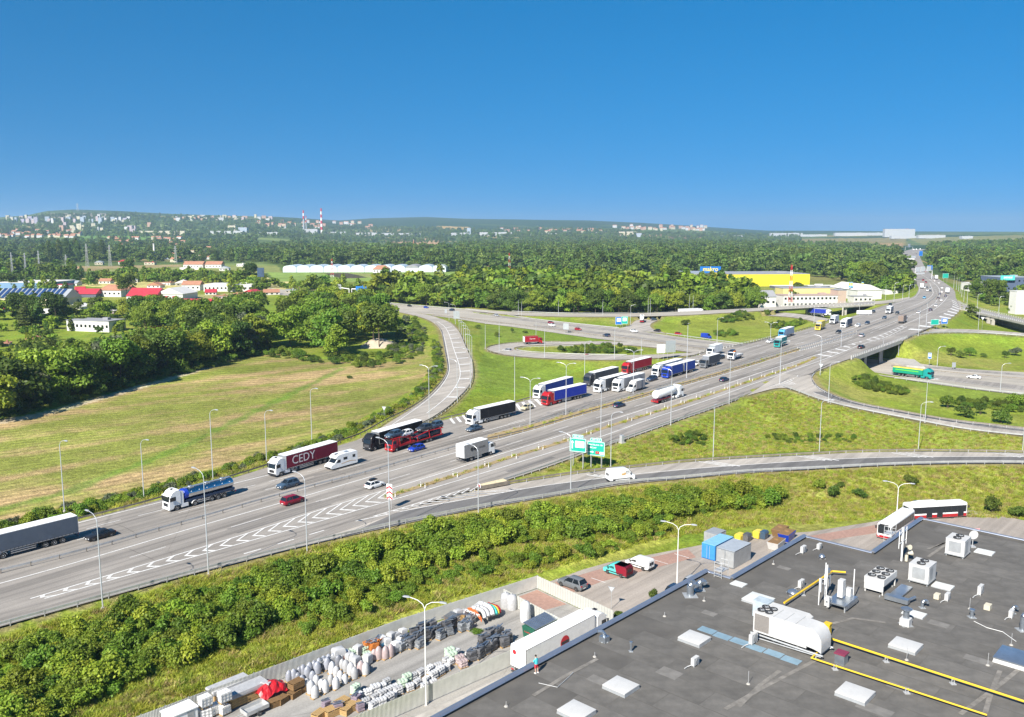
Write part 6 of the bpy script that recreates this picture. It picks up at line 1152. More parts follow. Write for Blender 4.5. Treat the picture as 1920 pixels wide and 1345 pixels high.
def small_sign(lb,bx,by,w_,h_,z,m,rz=-.3,posts=(-.3,.3),inner=None,name='road_sign',r=.06):
 p=G(bx,by); t_=thing(name,lb,'road sign',p,rz); pn=panel(t_,w_,h_,z,m,border=SWHITE if m in (SGREEN,SBLUE) else None)
 if inner:mk('white_field',MB().box((0,-.05,h_*.1),(w_*.6,.02,h_*.45)),SWHITE,pn)
 for s in posts:mk('post',MB().tube((0,0,-.4),(0,0,z),r,n=6),GALV,t_).location=(s*w_,.1,0)
 return t_
small_sign('blue sign with white field left of its green twin',1160,613,3.9,4.3,3.4,SBLUE,.1,inner=1); small_sign('green sign right of the blue one by the curved slip road',1171,613.5,3.6,4.3,3.9,SGREEN,.1,inner=1)
small_sign('turquoise-green sign on the gore past the bridge',1752,616,4.4,2.6,3.0,SGREEN,.2,inner=None); s_=small_sign('blue and white sign on the gore past the bridge',1770,615,3.6,2.8,3.3,SBLUE,.2,inner=1)
small_sign('square pale sign back beside the motorway',1239,676,3.6,3.4,4.5,WPLAS,.3); small_sign('larger grey-blue sign back beside the motorway',1257,674,4.2,4.6,5.0,SBACK,.3); small_sign('grey sign back on the cross road median',1061,625,3.0,3.2,3.6,SBACK,-.3); small_sign('grey-blue sign back at the top of the left slip road',856,604,3.6,4.6,4.2,SBACK,.1); small_sign('tiny grey sign by the cross road',836,590,1.6,2.6,2.2,SBACK,.1,(0,))
small_sign('small blue sign on the slope right of the bridge',1742,687,1.3,2.4,4.2,SBLUE,-.3,(0,),1); small_sign('small square sign beside the lower road',1788,693,1.6,1.9,1.8,SBACK,.2,(0,)); small_sign('white board below the left flyover ramp',1620,592,8.5,2.0,1.9,WPLAS,.05)
def tri(lb,bx,by,z,down=True,s=.9):
 p=G(bx,by); t_=thing('triangle_sign',lb,'road sign',p,-.4); q=-1 if down else 1
 pn=mk('panel',MB().prism([(-s/2,-q*s*.43),(s/2,-q*s*.43),(0,q*s*.43)],-.02,.02),SRED if not down else SBACK,t_); pn.location=(0,0,z); mk('white_field',MB().prism([(-s*.3,-q*s*.3),(s*.3,-q*s*.3),(0,q*s*.2)],-.03,-.022),SWHITE,pn); mk('post',MB().tube((0,0,-.3),(0,0,z),.04,n=6),GALV,t_)
tri('grey back of a triangle sign beside the left slip road',720.5,787,3.0,True,1.4); tri('white and red triangle by the bridge start',1532,667,1.4,False,1.6); tri('pink-white triangle sign above the inner slip road bend',1539,698,2.2,True,1.6); tri('give-way sign back by the white trailer cab',1146,1143,3.0,True,1.0); tri('yield triangle before the flyover',1841,619,6.0,True,2.0)
p=PM(731.5,962); t_=thing('chevron_board','red and white chevron board on the lamp post','road sign',P(731,955,0),rzs); pn=panel(t_,1.15,2.9,3.3,SWHITE)
pn['label']='white board with red chevrons'
for k in range(3):
 for s in (-1,1):mk('red_chevron',MB().prism([(s*.02,.25),(s*.56,-.15),(s*.56,.22),(s*.02,.62)],-.045,-.033),SRED,pn).location=(0,0,-1.35+k*.95)
for s in (-.3,.3):mk('post',MB().tube((0,0,-.2),(0,0,2.2),.05,n=6),GALV,t_).location=(s,.08,0)
p=PM(899,917.5); t_=thing('crash_cushion','sand-filled crash cushion with red and white round board at the gore','crash barrier',p,math.atan2(.62,.78)); mk('cushion_body',MB().loft([[(x,-y,0),(x,-y,.75),(x,y,.75),(x,y,0)] for x,y in ((0,.45),(6.5,1.1))]),RUSTY,t_); mk('sand_fill',MB().loft([[(x,-y,.74),(x,-y*.4,.92),(x,y*.5,.95),(x,y,.74)] for x,y in ((.4,.4),(3,.7),(6.2,.9))]),mat('sand',(.55,.47,.30),rough=.95,var=.25,scale=2,bump=.6),t_); bd=mk('round_board',MB().tube((-.05,0,.62),(-.12,0,.62),.55,n=12),SWHITE,t_); mk('red_ring',MB().tube((-.12,0,.62),(-.14,0,.62),.42,n=12),SRED,bd)
p=PM(1166,829); t_=thing('control_cabinet','grey roadside cabinet by the collector guardrail','cabinet',p,.6); mk('body',MB().box((0,0,.8),(.7,.9,1.7)),SBACK,t_); mk('door',MB().box((-.36,0,.85),(.02,.8,1.4)),GALV,t_); mk('base',MB().box((0,0,-.1),(1.2,1.4,.3)),CONC,t_)
def gantry(lb,p0,p1,h,boards,m,f=PM):
 a,b1=f(*p0),f(*p1); t_=thing('sign_gantry',lb,'sign gantry',a); d=b1-a; d.z=0;
 for q in (Vector((0,0,0)),d):mk('post',MB().tube((q.x,q.y,-.5),(q.x,q.y,h),.28,n=8),WPLAS,t_)
 mk('beam',MB().box((d.x/2,d.y/2,h),(d.length,.5,.6),rz=math.atan2(d.y,d.x)),WPLAS,t_)
 for k,(s,w_,hh,dz,mm) in enumerate(boards):
  o=mk('board',MB().box((0,0,0),(w_,.2,hh)),mm,t_); o.location=(d.x*s,d.y*s-.45,h+dz); o.rotation_euler=(0,0,math.atan2(d.y,d.x))
gantry('white sign gantry over the far motorway bend',(1715,525.5),(1747,523),8,[(.12,9,4.2,2,WPLAS),(.42,9,4.6,2.2,WPLAS),(.78,9,4.6,2.2,WPLAS),(.3,17,1.6,-2,WPLAS)],WPLAS); gantry('pale sign gantry further along the motorway',(1692,496),(1709,496),9,[(.5,23,3.2,1.5,SBACK),(.5,20,1.5,-1.5,WPLAS)],SBACK); gantry('bright sign board on the crest of the motorway',(1697,470),(1711,469),9,[(.5,24,9,3,WPLAS)],WPLAS)
gantry('gantry with two blue signs over the cross road at left',(660,562),(692,563),8.5,[(.45,6.2,4.6,-.1,SBLUE),(.80,5.4,4.6,.5,SBLUE)],SBLUE,PZ(ZC)); gantry('gantry seen from the back over the cross road at left',(626,557),(655,562),8.5,[(.4,7,4.5,.3,SBACK)],SBACK,PZ(ZC))
small_sign('green sign right of the far gantry',1772,531,6.0,4.2,6.5,SGREEN,.2); small_sign('blue sign right of the far bend',1743,512,7,5,6,SBLUE,.2); small_sign('small blue sign near the motorway crest',1726,484,7,9,8,SBLUE,.1)
for i,(x,y,c) in enumerate(((1590,561,0),(1594,561,1),(1614,561,0))):
 p=P(x,y,-3); t_=thing('flag_banner',['left yellow-blue banner flag by the white halls','middle yellow-blue banner flag by the white halls','right yellow-blue banner flag by the white halls'][i],'flag',p); mk('mast',MB().tube((0,0,0),(0,0,14),.1,n=6),POLE,t_); mk('cloth',MB().box((.75,0,11.5),(1.4,.05,4.2)),PC['sky'],t_); mk('cloth_panel',MB().box((.75,-.04,11.9),(1.2,.03,2.2)),PC['yellow'],t_)
 # ---- bridges --------------------------------------------------------------------------
def slab_strip(Lp,Rp,th,n,dz=-.06,z=None):
 A=resample(Lp,n=n); B=resample(Rp,n=n); mb=MB(); mb.loft([[(a_.x,a_.y,a_.z+dz),(b1.x,b1.y,b1.z+dz),(b1.x,b1.y,b1.z+dz-th),(a_.x,a_.y,a_.z+dz-th)] for a_,b1 in zip(A,B)]); return mb
def parapet(t_,pts,h=1.0,step=2.0,beam=.55,name='parapet'):
 mb=MB(); n=len(pts)
 def sec(i):
  d=pts[min(n-1,i+1)]-pts[max(0,i-1)]; nr=Vector((-d.y,d.x,0)).normalized(); p=pts[i]; return [p+nr*a_+Vector((0,0,z)) for a_,z in ((-.22,-beam),(.22,-beam),(.22,.22),(-.22,.22))]
 o=mk(name,MB().loft([sec(i) for i in range(n)]),CONC,t_); rl=MB(); rl.path([p+Vector((0,0,h)) for p in pts],.06,5); rl.path([p+Vector((0,0,h*.6)) for p in pts],.04,4); mk('handrail',rl,GALV,o)
 for p in resample(pts,step=step)[:200]:q=mk('rail_post',cached(('rp',h),lambda:MB().box((0,0,h/2),(.12,.12,h)).mesh('rp')),WPLAS,o); q.location=p
br=thing('motorway_bridge','concrete bridge carrying the motorway over the lower road','bridge',(0,0,0))
Redge=[p for p in smoothline(line_pts([(1596,672.5),(1620,664),(1650,653),(1680,642),(1700,634.5)],PM),4)]; Ledge=smoothline(line_pts([(1312,665),(1340,659),(1380,650),(1420,641.5),(1445,635)],PM),4)
mk('deck',slab_strip(Ledge,Redge,1.1,30,-.3),CONCD,br); parapet(br,Redge,1.1,2.0,1.3); parapet(br,Ledge,1.1,2.5,1.0)
def wall(t_,a_,b1,z0,z1,th,m=CONC,name='abutment'):
 d=b1-a_; mk(name,MB().box(((a_.x+b1.x)/2,(a_.y+b1.y)/2,(z0+z1)/2),(math.hypot(d.x,d.y),th,z1-z0),rz=math.atan2(d.y,d.x)),m,t_)
wall(br,Redge[0],Ledge[0],-4,3.4,.8); wall(br,Redge[-1],Ledge[-1],-4,3.6,.8)
for s in (.33,.60):
 for k in range(6):
  a_=Redge[0].lerp(Redge[-1],s); b1=Ledge[0].lerp(Ledge[-1],s); p=a_.lerp(b1,.04+.18*k); mk('pier',cached('pier',lambda:MB().box((0,0,0),(1.0,1.0,8.0)).mesh('pier')),CONC,br).location=(p.x,p.y,-.6)
  # pale concrete slope and low walls under the bridge on the right
tag(mk('slope_paving',MB().slab([(p.x,p.y) for p in line_pts([(1664,673),(1700,660),(1735,684),(1700,681)],PZ(-1))],-2.6,-1.9),CONC),'pale concrete paving beside the lower road under the bridge',kind='structure')
fl=thing('flyover_bridge','flyover on stout piers at the right edge','bridge',(0,0,0)); fU=smoothline([P(x,y,5-.6*k) for k,(x,y) in enumerate(fly_U[1:])],5); fD=smoothline([P(x,y,5-.6*k) for k,(x,y) in enumerate(fly_D[1:])],5)
mk('deck',slab_strip(fU,fD,1.2,40,-.12),CONCD,fl); parapet(fl,fD,1.0,2.2,.9); parapet(fl,fU,1.0,3,.5)
for i,(x,y) in enumerate(((1806,600),(1834,614),(1876,616),(1850,609),(1866,612),(1896,612))):
 p=P(x,y,-3); q=p; near_=min(fD,key=lambda v:(v-Vector((p.x,p.y,5))).length) if i<3 else min(fU,key=lambda v:(v-Vector((p.x,p.y,5))).length); mk('pier',cached('fp',lambda:MB().box((0,0,0),(1.7,1.3,10.5)).box((0,0,4.9),(3.4,1.5,.7)).mesh('pier')),CONC,fl).location=(near_.x,near_.y+(1.6 if i<3 else -1.6),near_.z-6.6)
wall(fl,P(1786,597,3),P(1808,577,3),-4,4.2,.6,CONC)
for k in range(4,len(fU)-1,3):wall(fl,fU[k],fU[min(len(fU)-1,k+3)],-5,fU[k].z-1.4,.5,CONCD,'added_dark_backing')  # wall added behind the deck so the opening beneath it reads as shade
ofl=thing('flyover_bridge','low flyover left of the motorway carrying the outer slip road','bridge',(0,0,0)); zq=lambda x:float(np.interp(x,[1440,1540,1600,1660],[2.0,3.6,4.2,4.8]))
oD=smoothline([P(x,y,zq(x)) for x,y in ((1455,581.3),(1500,578.5),(1540,576),(1600,573),(1640,570.5))],5); oU=smoothline([P(x,y,zq(x)) for x,y in ((1455,575.8),(1500,573.3),(1540,571),(1600,567.5),(1640,565))],5)
mk('deck',slab_strip(oU,oD,1.1,30,-.12),CONCD,ofl); parapet(ofl,oD,1.0,2.5,.8); parapet(ofl,oU,1.0,3.5,.4)
for x,y in ((1577,589),(1497,588),(1537,588)):p=P(x,y,-1.5); q=min(oD,key=lambda v:abs(v.x-p.x)); mk('pier',cached('op',lambda:MB().box((0,0,0),(1.5,1.2,7.0)).box((0,1,3.2),(2.0,4,.6)).mesh('pier')),CONC,ofl).location=(q.x,q.y+2,-.4)
for k,(xx,s) in enumerate(((1596,.2),(1600,.8))):p=P(xx,574,3);
wall(ofl,oD[-6]+Vector((2,-1,0)),oU[-6]+Vector((2,1,0)),-3,3.2,.8)
# ================================================================== STORE, ROOF EQUIPMENT, YARD
ZL,ZR=-4.0,8.0
U=Vector((.6809,.7324,0)); V=Vector((-.7324,.6809,0)); RU=math.atan2(U.y,U.x); RV=math.atan2(V.y,V.x)
ROOFM=mat('bitumen_roof',(.094,.087,.077),rough=.95,var=.30,scale=.25,bump=.25,bscale=9,dirt=.18,dscale=.12); SHEET=mat('bitumen_sheet',(.118,.110,.098),rough=.95,var=.34,scale=.5,bump=.25,bscale=12,rnd=.11,dirt=.35,dscale=.15)
CAPM=mat('parapet_cap_metal',(.36,.39,.45),rough=.32,metal=.7,var=.12,scale=.6); WALLM=mat('store_wall',(.50,.50,.49),rough=.6,var=.08,scale=.5,dirt=.2); ACW=mat('unit_white',(.52,.51,.485),rough=.45,var=.08,scale=1.2,dirt=.14); ACG=mat('unit_grey',(.36,.37,.37),rough=.5,metal=.3,var=.15); DUCT=mat('sheet_metal',(.42,.46,.50),rough=.3,metal=.8,var=.18,scale=.8); YELL=mat('gas_pipe_yellow',(.66,.43,.02),rough=.4,var=.10); BLUEMAT=mat('walkway_mat',(.17,.26,.32),rough=.8,var=.2,scale=1)
B0=P(1508.3,1008.6,ZR); C1=B0-V*(B0-P(1635.6,1039.7,ZR)).length; D1=C1+U*(P(1725,974.7,ZR)-C1).length; E1=D1-V*160; STEP=P(1325,1074.5,ZR); _n=P(1025,1237,ZR); so_=.5*((STEP-B0).dot(V)+(_n-B0).dot(V)); S0=B0+U*(STEP-B0).dot(U); S1=S0+V*so_; K0=S1-U*90; K1=K0-V*(160+so_)
st=thing('store_building','large flat-roofed store with dark bitumen roof in the foreground','building',(0,0,0)); foot=[B0,C1,D1,E1,K1,K0,S1,S0]
mb=MB(); n=len(foot); mb.add([(p.x,p.y,ZL-.5) for p in foot]+[(p.x,p.y,ZR-.02) for p in foot],[(k,(k+1)%n,n+(k+1)%n,n+k) for k in range(n)]); mk('wall',mb,WALLM,st)
rf=mk('roof',MB().slab([(p.x,p.y) for p in foot],ZR-.35,ZR),ROOFM,st)
def inroof(p):
 q=p-B0; a,b1=q.dot(U),q.dot(V); ce=(C1-B0).dot(V); de=(D1-C1).dot(U)
 return (b1<-.4 and a<-.4 and a>-117) or (b1<so_-.4 and a<(S0-B0).dot(U)-.4 and a>-110) or (b1<ce-.4 and a<de-.4 and a>-117)
rg=random.Random(4); k=0
for ia in range(-40,12):
 for ib in range(0,11):
  off=(ia%3)*3.0-3; a0=ia*3.0; b0=-ib*9.0-off; p0=B0+U*(a0+1.5)+V*(b0-4.5);
  if not all(inroof(B0+U*(a0+x)+V*(b0-y)) for x in (.1,2.9) for y in (.1,8.9)):continue
  px,py=proj(p0.x,p0.y,ZR)
  if not (700<px<2050 and 950<py<1450):continue
  o=mk('membrane_sheet',cached('msh',lambda:MB().add([(-1.46,-4.47,0),(1.46,-4.47,0),(1.46,4.47,.004),(-1.46,4.47,.004)],[(0,1,2,3)]).mesh('ms',fix=False)),SHEET,rf); o.location=(p0.x,p0.y,ZR+.006+.002*(k%2)); o.rotation_euler=(0,0,RU); k+=1
DUST=mat('roof_dust',(.185,.17,.148),rough=.95,var=.4,scale=1.2); LPATCH=mat('roof_patch',(.165,.155,.14),rough=.95,var=.3,scale=.8)
for k_,q in enumerate(([(1462,1258),(1425,1285),(1385,1325)],[(1530,1238),(1430,1290),(1360,1330)],[(1875,1258),(1858,1300),(1845,1345)],[(1930,1240),(1870,1288),(1800,1340)],[(1120,1236),(1060,1268),(1000,1305)],[(1560,1170),(1600,1160),(1660,1168)],[(1740,1030),(1790,1010),(1740,1045)])):mk('wear_trail',ribbon([P(a,b_,ZR) for a,b_ in q],.42,.022+.004*k_),DUST,rf)
for x,y,w_,l_ in ((1255,1262,1.6,2.2),(1640,1330,1.4,3),(1835,1238,1.2,2.6),(1330,1150,1.0,1.6),(1470,1020+45,.9,1.6),(1760,1170,1.2,2.0),(1120,1275,1.2,1.8),(1690,1290,1.1,2.4)):o=mk('repair_patch',MB().box((0,0,0),(w_,l_,.012)),LPATCH,rf); o.location=P(x,y,ZR+.016); o.rotation_euler=(0,0,RU)
def cap_run(a,b1,r=.34,z=.28):
 d=b1-a; L_=d.length; nseg=max(1,int(L_/4)); an=math.atan2(d.y,d.x)
 up=mk('parapet',MB().box(((a.x+b1.x)/2,(a.y+b1.y)/2,ZR+.12),(L_,.34,.35),rz=an),ROOFM,st)
 for i in range(nseg):
  p=a.lerp(b1,(i+.5)/nseg); s=L_/nseg-.03
  if not (600<proj(p.x,p.y,ZR)[0]<2100):continue
  o=mk('cap_segment',cached(('cp',round(s,2)),lambda:MB().loft([[(x,math.cos(R(q))*r,math.sin(R(q))*r*.75) for q in range(0,181,30)] for x in (-s/2,s/2)]).mesh('cap',50)),CAPM,up); o.location=(p.x,p.y,ZR+z); o.rotation_euler=(0,0,an)
cap_run(K0,S1); cap_run(S1,S0,.22,.22); cap_run(S0,B0); cap_run(B0,C1,.22,.22); cap_run(C1,D1); cap_run(D1,E1,.22,.22)
def rp(x,y,z=ZR+.02):return P(x,y,z)
def rbox(name,lb,cat,x,y,d,m,top=None,rz=RU,z0=0.0,group=None):
 t_=thing(name,lb,cat,rp(x,y),rz,group); mk('body',MB().box((0,0,z0+d[2]/2),d),m,t_); return t_
 # skylights
for i,(x,y,sx,sy,h,flat) in enumerate(((1302,1201,2.3,2.5,.42,0),(1164,1291,2.3,2.5,.42,0),(1081,1338,2.3,2.5,.42,0),(1698,1214,2.4,2.6,.40,0),(1603,1304,2.5,2.7,.42,0),(1422,1127,2.6,2.8,.35,1),(1846,1036,1.8,2.1,.12,1),(1768,1101,1.7,2.1,.2,1),(1714,1152,1.6,2.2,.15,1),(1385,1096,1.3,1.6,.12,1),(1915,1243,3.4,4.2,.6,2))):
 lb=['white skylight left of the big air handler','white skylight near the bottom edge, middle one','white skylight cut by the bottom edge','white skylight right of the yellow pipes','white skylight below the yellow pipes','flat pale skylight behind the big air handler','flat grey hatch beside the satellite dish','low grey hatch below the two-fan unit','low grey hatch behind the vent chimney','small grey hatch near the parapet ladder','large glazed skylight at the right edge'][i]
 t_=thing('skylight',lb,'skylight',rp(x,y),RU,'roof skylights'); mk('kerb',MB().box((0,0,h*.35),(sx+.1,sy+.1,h*.7),taper=.97),ACG if flat!=2 else ACW,t_)
 mk('dome',MB().loft([[(-sx/2*q,-sy/2*q,z),(sx/2*q,-sy/2*q,z),(sx/2*q,sy/2*q,z),(-sx/2*q,sy/2*q,z)] for q,z in ((1.02,h*.7),(1.02,h*.92),(.9,h),(.3,h*1.06))]),(ACW if flat==0 else mat('frosted_sheet',(.60,.60,.56),rough=.4,var=.1) if flat==1 else DUCT),t_,smooth=30)
def fan(par,x,y,z,r=.42):
 o=mk('fan_ring',cached(('fr',r),lambda:MB().loft([[(math.cos(a)*q,math.sin(a)*q,zz) for a in [k*math.pi/8 for k in range(16)]] for q,zz in ((r,0),(r,.12),(r*.88,.12),(r*.88,.02))],caps=False).mesh('fr')),BLKP,par); o.location=(x,y,z)
 b=mk('fan_blades',cached(('fb',r),lambda:(lambda mb:[mb.add([(0,0,.03),(math.cos(a)*r*.85,math.sin(a)*r*.85,.02),(math.cos(a+.6)*r*.85,math.sin(a+.6)*r*.85,.07)],[(0,1,2)]) for a in [k*math.pi/3 for k in range(6)]] and mb)(MB()).tube((0,0,0),(0,0,.1),r*.2,n=8).mesh('fb',fix=False)),ACG,o); mk('fan_well',cached(('fw',r),lambda:MB().tube((0,0,-.02),(0,0,.008),r*.87,n=16).mesh('fw')),BLKP,o)
def legs(t_,sx,sy,h,m=ACG):
 for a in (-1,1):
  for b1 in (-1,1):mk('leg',cached(('lg',h),lambda:MB().box((0,0,h/2),(.14,.14,h)).mesh('lg')),m,t_).location=(a*sx,b1*sy,0)
for lb,x,y in (('white two-fan roof unit beside the satellite dish',1795,1040),('white two-fan roof unit right of the six-fan condenser',1728,1090)):
 t_=thing('roof_unit',lb,'air conditioner',rp(x,y),RU); mk('casing',MB().box((0,0,1.35),(2.7,2.3,2.0)),ACW,t_); mk('louvre',MB().box((-.5,-1.16,1.4),(1.2,.04,1.5)),ACG,t_); mk('louvre',MB().box((-1.36,0,1.4),(.04,1.5,1.4)),ACG,t_); mk('top_edge',MB().box((0,0,2.37),(2.76,2.36,.06)),ACW,t_); legs(t_,1.2,1.0,.36); mk('base_frame',MB().bb(-1.4,1.4,-1.2,-1.06,.24,.36).bb(-1.4,1.4,1.06,1.2,.24,.36).bb(-1.4,-1.26,-1.06,1.06,.24,.36).bb(1.26,1.4,-1.06,1.06,.24,.36),ACG,t_)
 fan(t_,-.6,0,2.41,.5); fan(t_,.6,0,2.41,.5)
 bl=mk('pipe_box',MB().box((1.75,-.4,.5),(.7,.8,.9)).tube((1.9,-.4,.9),(1.9,-.4,1.3),.2,n=10),ACG,t_)
t_=thing('condenser','white six-fan condenser on legs','air conditioner',rp(1650,1103),RU); mk('casing',MB().box((0,0,1.5),(4.2,2.3,.75)),ACW,t_); mk('coil',MB().box((0,0,.98),(4.0,2.1,.3)),CHS,t_); legs(t_,1.95,1.0,1.1,ACW)
for k in range(3):
 for s in (-1,1):fan(t_,-1.35+k*1.35,s*.55,1.885,.48)
mk('end_panel',MB().box((-2.12,0,1.1),(.05,2.2,1.4)),ACW,t_);
t_=thing('duct_platform','grey ducting platform beside the six-fan condenser','duct',rp(1668,1112),RU); mk('deck',MB().box((0.3,-1.0,.25),(5.0,1.3,.2)),DUCT,t_); mk('duct',MB().box((-2.2,-1.6,.45),(.8,2.6,.5)).tube((-2.4,-2.6,.5),(-.5,-3.0,.5),.18,n=10),DUCT,t_); legs(t_,2,.4,.2)
# big air handler on a steel frame, long axis runs down to the right
t_=thing('air_handler','big white air handling unit with four black fans on steel frame','air conditioner',rp(1478,1206),RV+math.pi)
mk('casing',MB().bb(-3.4,2.4,-1.15,1.15,.65,2.85),ACW,t_); mk('hood',MB().loft([[(x,-1.15,.9-dz*.2),(x,-1.15,z),(x,1.15,z),(x,1.15,.9-dz*.2)] for x,z,dz in ((2.4,2.85,0),(3.1,2.8,.3),(3.6,2.45,.8),(3.9,1.9,1.4),(3.95,1.3,1.6))]),ACW,t_,smooth=40); mk('coil_panel',MB().box((-2.45,-1.16,1.75),(1.6,.04,1.8)),mat('coil_brown',(.20,.18,.16),rough=.8,var=.4,scale=12),t_); mk('coil_panel',MB().box((-3.41,0,1.75),(.04,1.9,1.7)),ACW,t_)
for k in range(3):mk('panel_seam',MB().box((-1.2+k*1.2,0,1.76),(.03,2.33,2.24)),ACG,t_)
for a in (-2.85,-2.0):
 for s in (-1,1):fan(t_,a,s*.5,2.86,.42)
fr_=MB()
for s in (-1.25,1.25):fr_.tube((-3.6,s,.45),(4.2,s,.45),.1,n=6); fr_.tube((-3.4,s,.05),(4.0,s,.3),.07,n=6)
for x in (-3.4,-1,1.4,3.8):fr_.tube((x,-1.3,.4),(x,1.3,.4),.09,n=6)
mk('steel_frame',fr_,ACG,t_); legs(t_,3.5,1.25,.45)
t_=thing('duct_housing','long white duct housing with grey cover behind the air handler','duct',rp(1466,1168),RV+math.pi); mk('casing',MB().bb(-1.4,2.8,-.6,.6,.5,1.75),ACW,t_); mk('end_cowl',MB().loft([[(x,-.6,z0),(x,-.6,z1),(x,.6,z1),(x,.6,z0)] for x,z0,z1 in ((2.8,.5,1.75),(3.2,.7,1.5))]),ACW,t_); mk('tarpaulin',MB().bb(-3.1,-1.38,-.75,.75,.1,1.95),mat('grey_blue_tarp',(.38,.44,.47),rough=.5,var=.2,scale=1.5,bump=.5,bscale=2),t_); legs(t_,1.2,.5,.5)
def split_ac(lb,x,y,rz=RV+math.pi,s=1.0):
 t_=thing('split_unit',lb,'air conditioner',rp(x,y),rz); mk('casing',MB().box((0,0,.5*s),(.38,.95*s,.75*s)),ACW,t_); g=mk('fan_grille',MB().tube((.19,.1,.5*s),(.215,.1,.5*s),.3*s,n=14),ACG,t_); legs(t_,.12,.35*s,.14); mk('pipe',MB().path([(-.1,-.6*s,.2),(-.3,-.9*s,.12),(-.3,-1.4*s,.12)],.05,5),ACW,t_)
for lb,x,y,s in (('white split unit at the left end of the big air handler',1412,1207,1.3),('split unit near the roof corner by the skips',1506,1037,1.1),('second small split unit near the roof corner',1536,1030,.9),('split unit left of the yellow pipe',1502,1102,1.1),('split unit in the upper right of the roof',1838,1115,1.3),('small split unit with pipe near the lower left skylight',1303,1248,1.0),('pale split unit below the low grey hatch',1776,1126,1.0),('small split unit at the right roof edge',1896,1158,1.0)):split_ac(lb,x,y,s=s)
for i,(x,y,w_) in enumerate(((1757,1122,.8),(1852,1142,.9))):rbox('roof_box',['beige box left of the pale split unit','beige box on the right of the roof'][i],'vent',x,y,(w_,w_*.7,.55),mat('beige_plastic',(.55,.50,.38),var=.1))
# vents
def vent(lb,x,y,h,r,kind):
 t_=thing('roof_vent',lb,'vent',rp(x,y),RU); mk('flashing',MB().tube((0,0,0),(0,0,.06),r*(1.25 if kind=='dome' else 2.6),n=4),ACG,t_)
 if kind=='pipe':mk('pipe',MB().tube((0,0,0),(0,0,h),r,n=10),DUCT,t_,smooth=40); mk('cap',MB().tube((0,0,h),(0,0,h+.16),r*1.6,r*1.5,n=10),DUCT,t_,smooth=40)
 elif kind=='elbow':mk('base',MB().box((0,0,.3),(.8,.8,.6)),DUCT,t_); mk('pipe',MB().path([(0,0,.5),(0,0,h),(-.15,.2,h+.3),(-.5,.5,h+.35)],r,10),DUCT,t_,smooth=50)
 elif kind=='goose':mk('pipe',MB().path([(0,0,0),(0,0,h),(.15,-.1,h+.22),(.45,-.3,h+.2),(.55,-.4,h-.1)],r,10),DUCT,t_,smooth=50)
 elif kind=='cowl':mk('base',MB().box((0,0,.4),(1.0,1.0,.8)),ACW,t_); mk('pipe',MB().tube((0,0,.8),(0,0,h),r,n=12),DUCT,t_,smooth=40); mk('cap',MB().tube((0,0,h),(0,0,h+.35),r*.8,r*1.9,n=12).tube((0,0,h+.35),(0,0,h+.55),r*1.9,r*.6,n=12),DUCT,t_,smooth=40)
 elif kind=='dome':mk('kerb',MB().tube((0,0,0),(0,0,.25),r,n=14),CHS,t_); mk('cap',MB().loft([[(math.cos(a)*q,math.sin(a)*q,z) for a in [k*math.pi/7 for k in range(14)]] for q,z in ((r*.95,.25),(r*.8,.42),(r*.4,.55),(r*.1,.58))]),DUCT,t_,smooth=60)
for a_ in (('metal elbow vent beside the parapet near the lorry',1133,1203,.8,.2,'elbow'),('short pipe vent near the parapet',1183,1222,.9,.11,'pipe'),('left arched duct near the parapet ladder',1294,1117,1.2,.42,'goose'),('right arched duct near the parapet ladder',1311,1106,.8,.34,'goose'),('cone-capped chimney vent in the roof middle',1698,1172,1.5,.32,'cowl'),('gooseneck vent right of the chimney vent',1729,1140,.6,.17,'goose'),('cowl vent right of the flat hatch',1822,1158,.8,.2,'pipe'),('silver pipe at the right roof edge',1917,1182,1.5,.3,'goose'),('round dome vent near the roof corner',1541,1047,.3,.42,'dome'),('round dome vent beside the yellow pipe',1487,1114,.4,.7,'dome'),('gooseneck vent in the upper right',1898,1150,.5,.16,'goose')):vent(*a_)
for i,(x,y) in enumerate(((1115,1232),(949,1325),(1320,1127),(1246,1156),(1450,1058),(1852,1248),(1403,1283),(1818,1142),(1896,1210),(1530,1225),(1700,1238))):
 t_=thing('roof_rod','%s thin lightning rod from the left on the roof'%nth(sorted([1115,949,1320,1246,1450,1852,1403,1818,1896,1530,1700]).index(x)),'rod',rp(x,y),0,'lightning rods'); mk('foot',MB().tube((0,0,0),(0,0,.1),.2,.14,n=8),CONC,t_); mk('rod',MB().tube((0,0,.1),(0,0,1.3 if i>4 else .5),.025,n=5),GALV,t_)
def pipe(lb,pts,r,z=.55,m=YELL,name='gas_pipe',step=6.0):
 q=[rp(x,y) for x,y in pts]; t_=thing(name,lb,'pipe',q[0]); mk('pipe',MB().path([p-q[0]+Vector((0,0,z)) for p in q],r,10),m,t_,smooth=60)
 for p in resample(q,step=step)[1:-1]:mk('support',cached('psup',lambda:MB().box((0,0,.03),(.5,.5,.06)).box((-.12,0,.25),(.05,.1,.5)).box((.12,0,.25),(.05,.1,.5)).box((0,0,.42),(.3,.12,.05)).mesh('ps')),GALV,t_).location=p-q[0]
pipe('thick yellow gas pipe running to the right edge',[(1548,1204),(1925,1328)],.11); pipe('thin yellow gas pipe nearer the bottom edge',[(1552,1212),(1521,1241),(1850,1349)],.085,.4); pipe('yellow gas pipe behind the air handler',[(1470,1140),(1560,1080),(1585,1082)],.12,.6,step=4)
t_=thing('roof_box','grey box with crimson lid between the yellow pipes','cabinet',rp(1577,1243),RU); mk('body',MB().box((0,0,.5),(1.0,.95,1.0)),DUCT,t_); mk('lid',MB().box((0,0,1.06),(1.14,1.1,.12)),mat('crimson_lid',(.20,.03,.06),rough=.6,var=.15),t_)
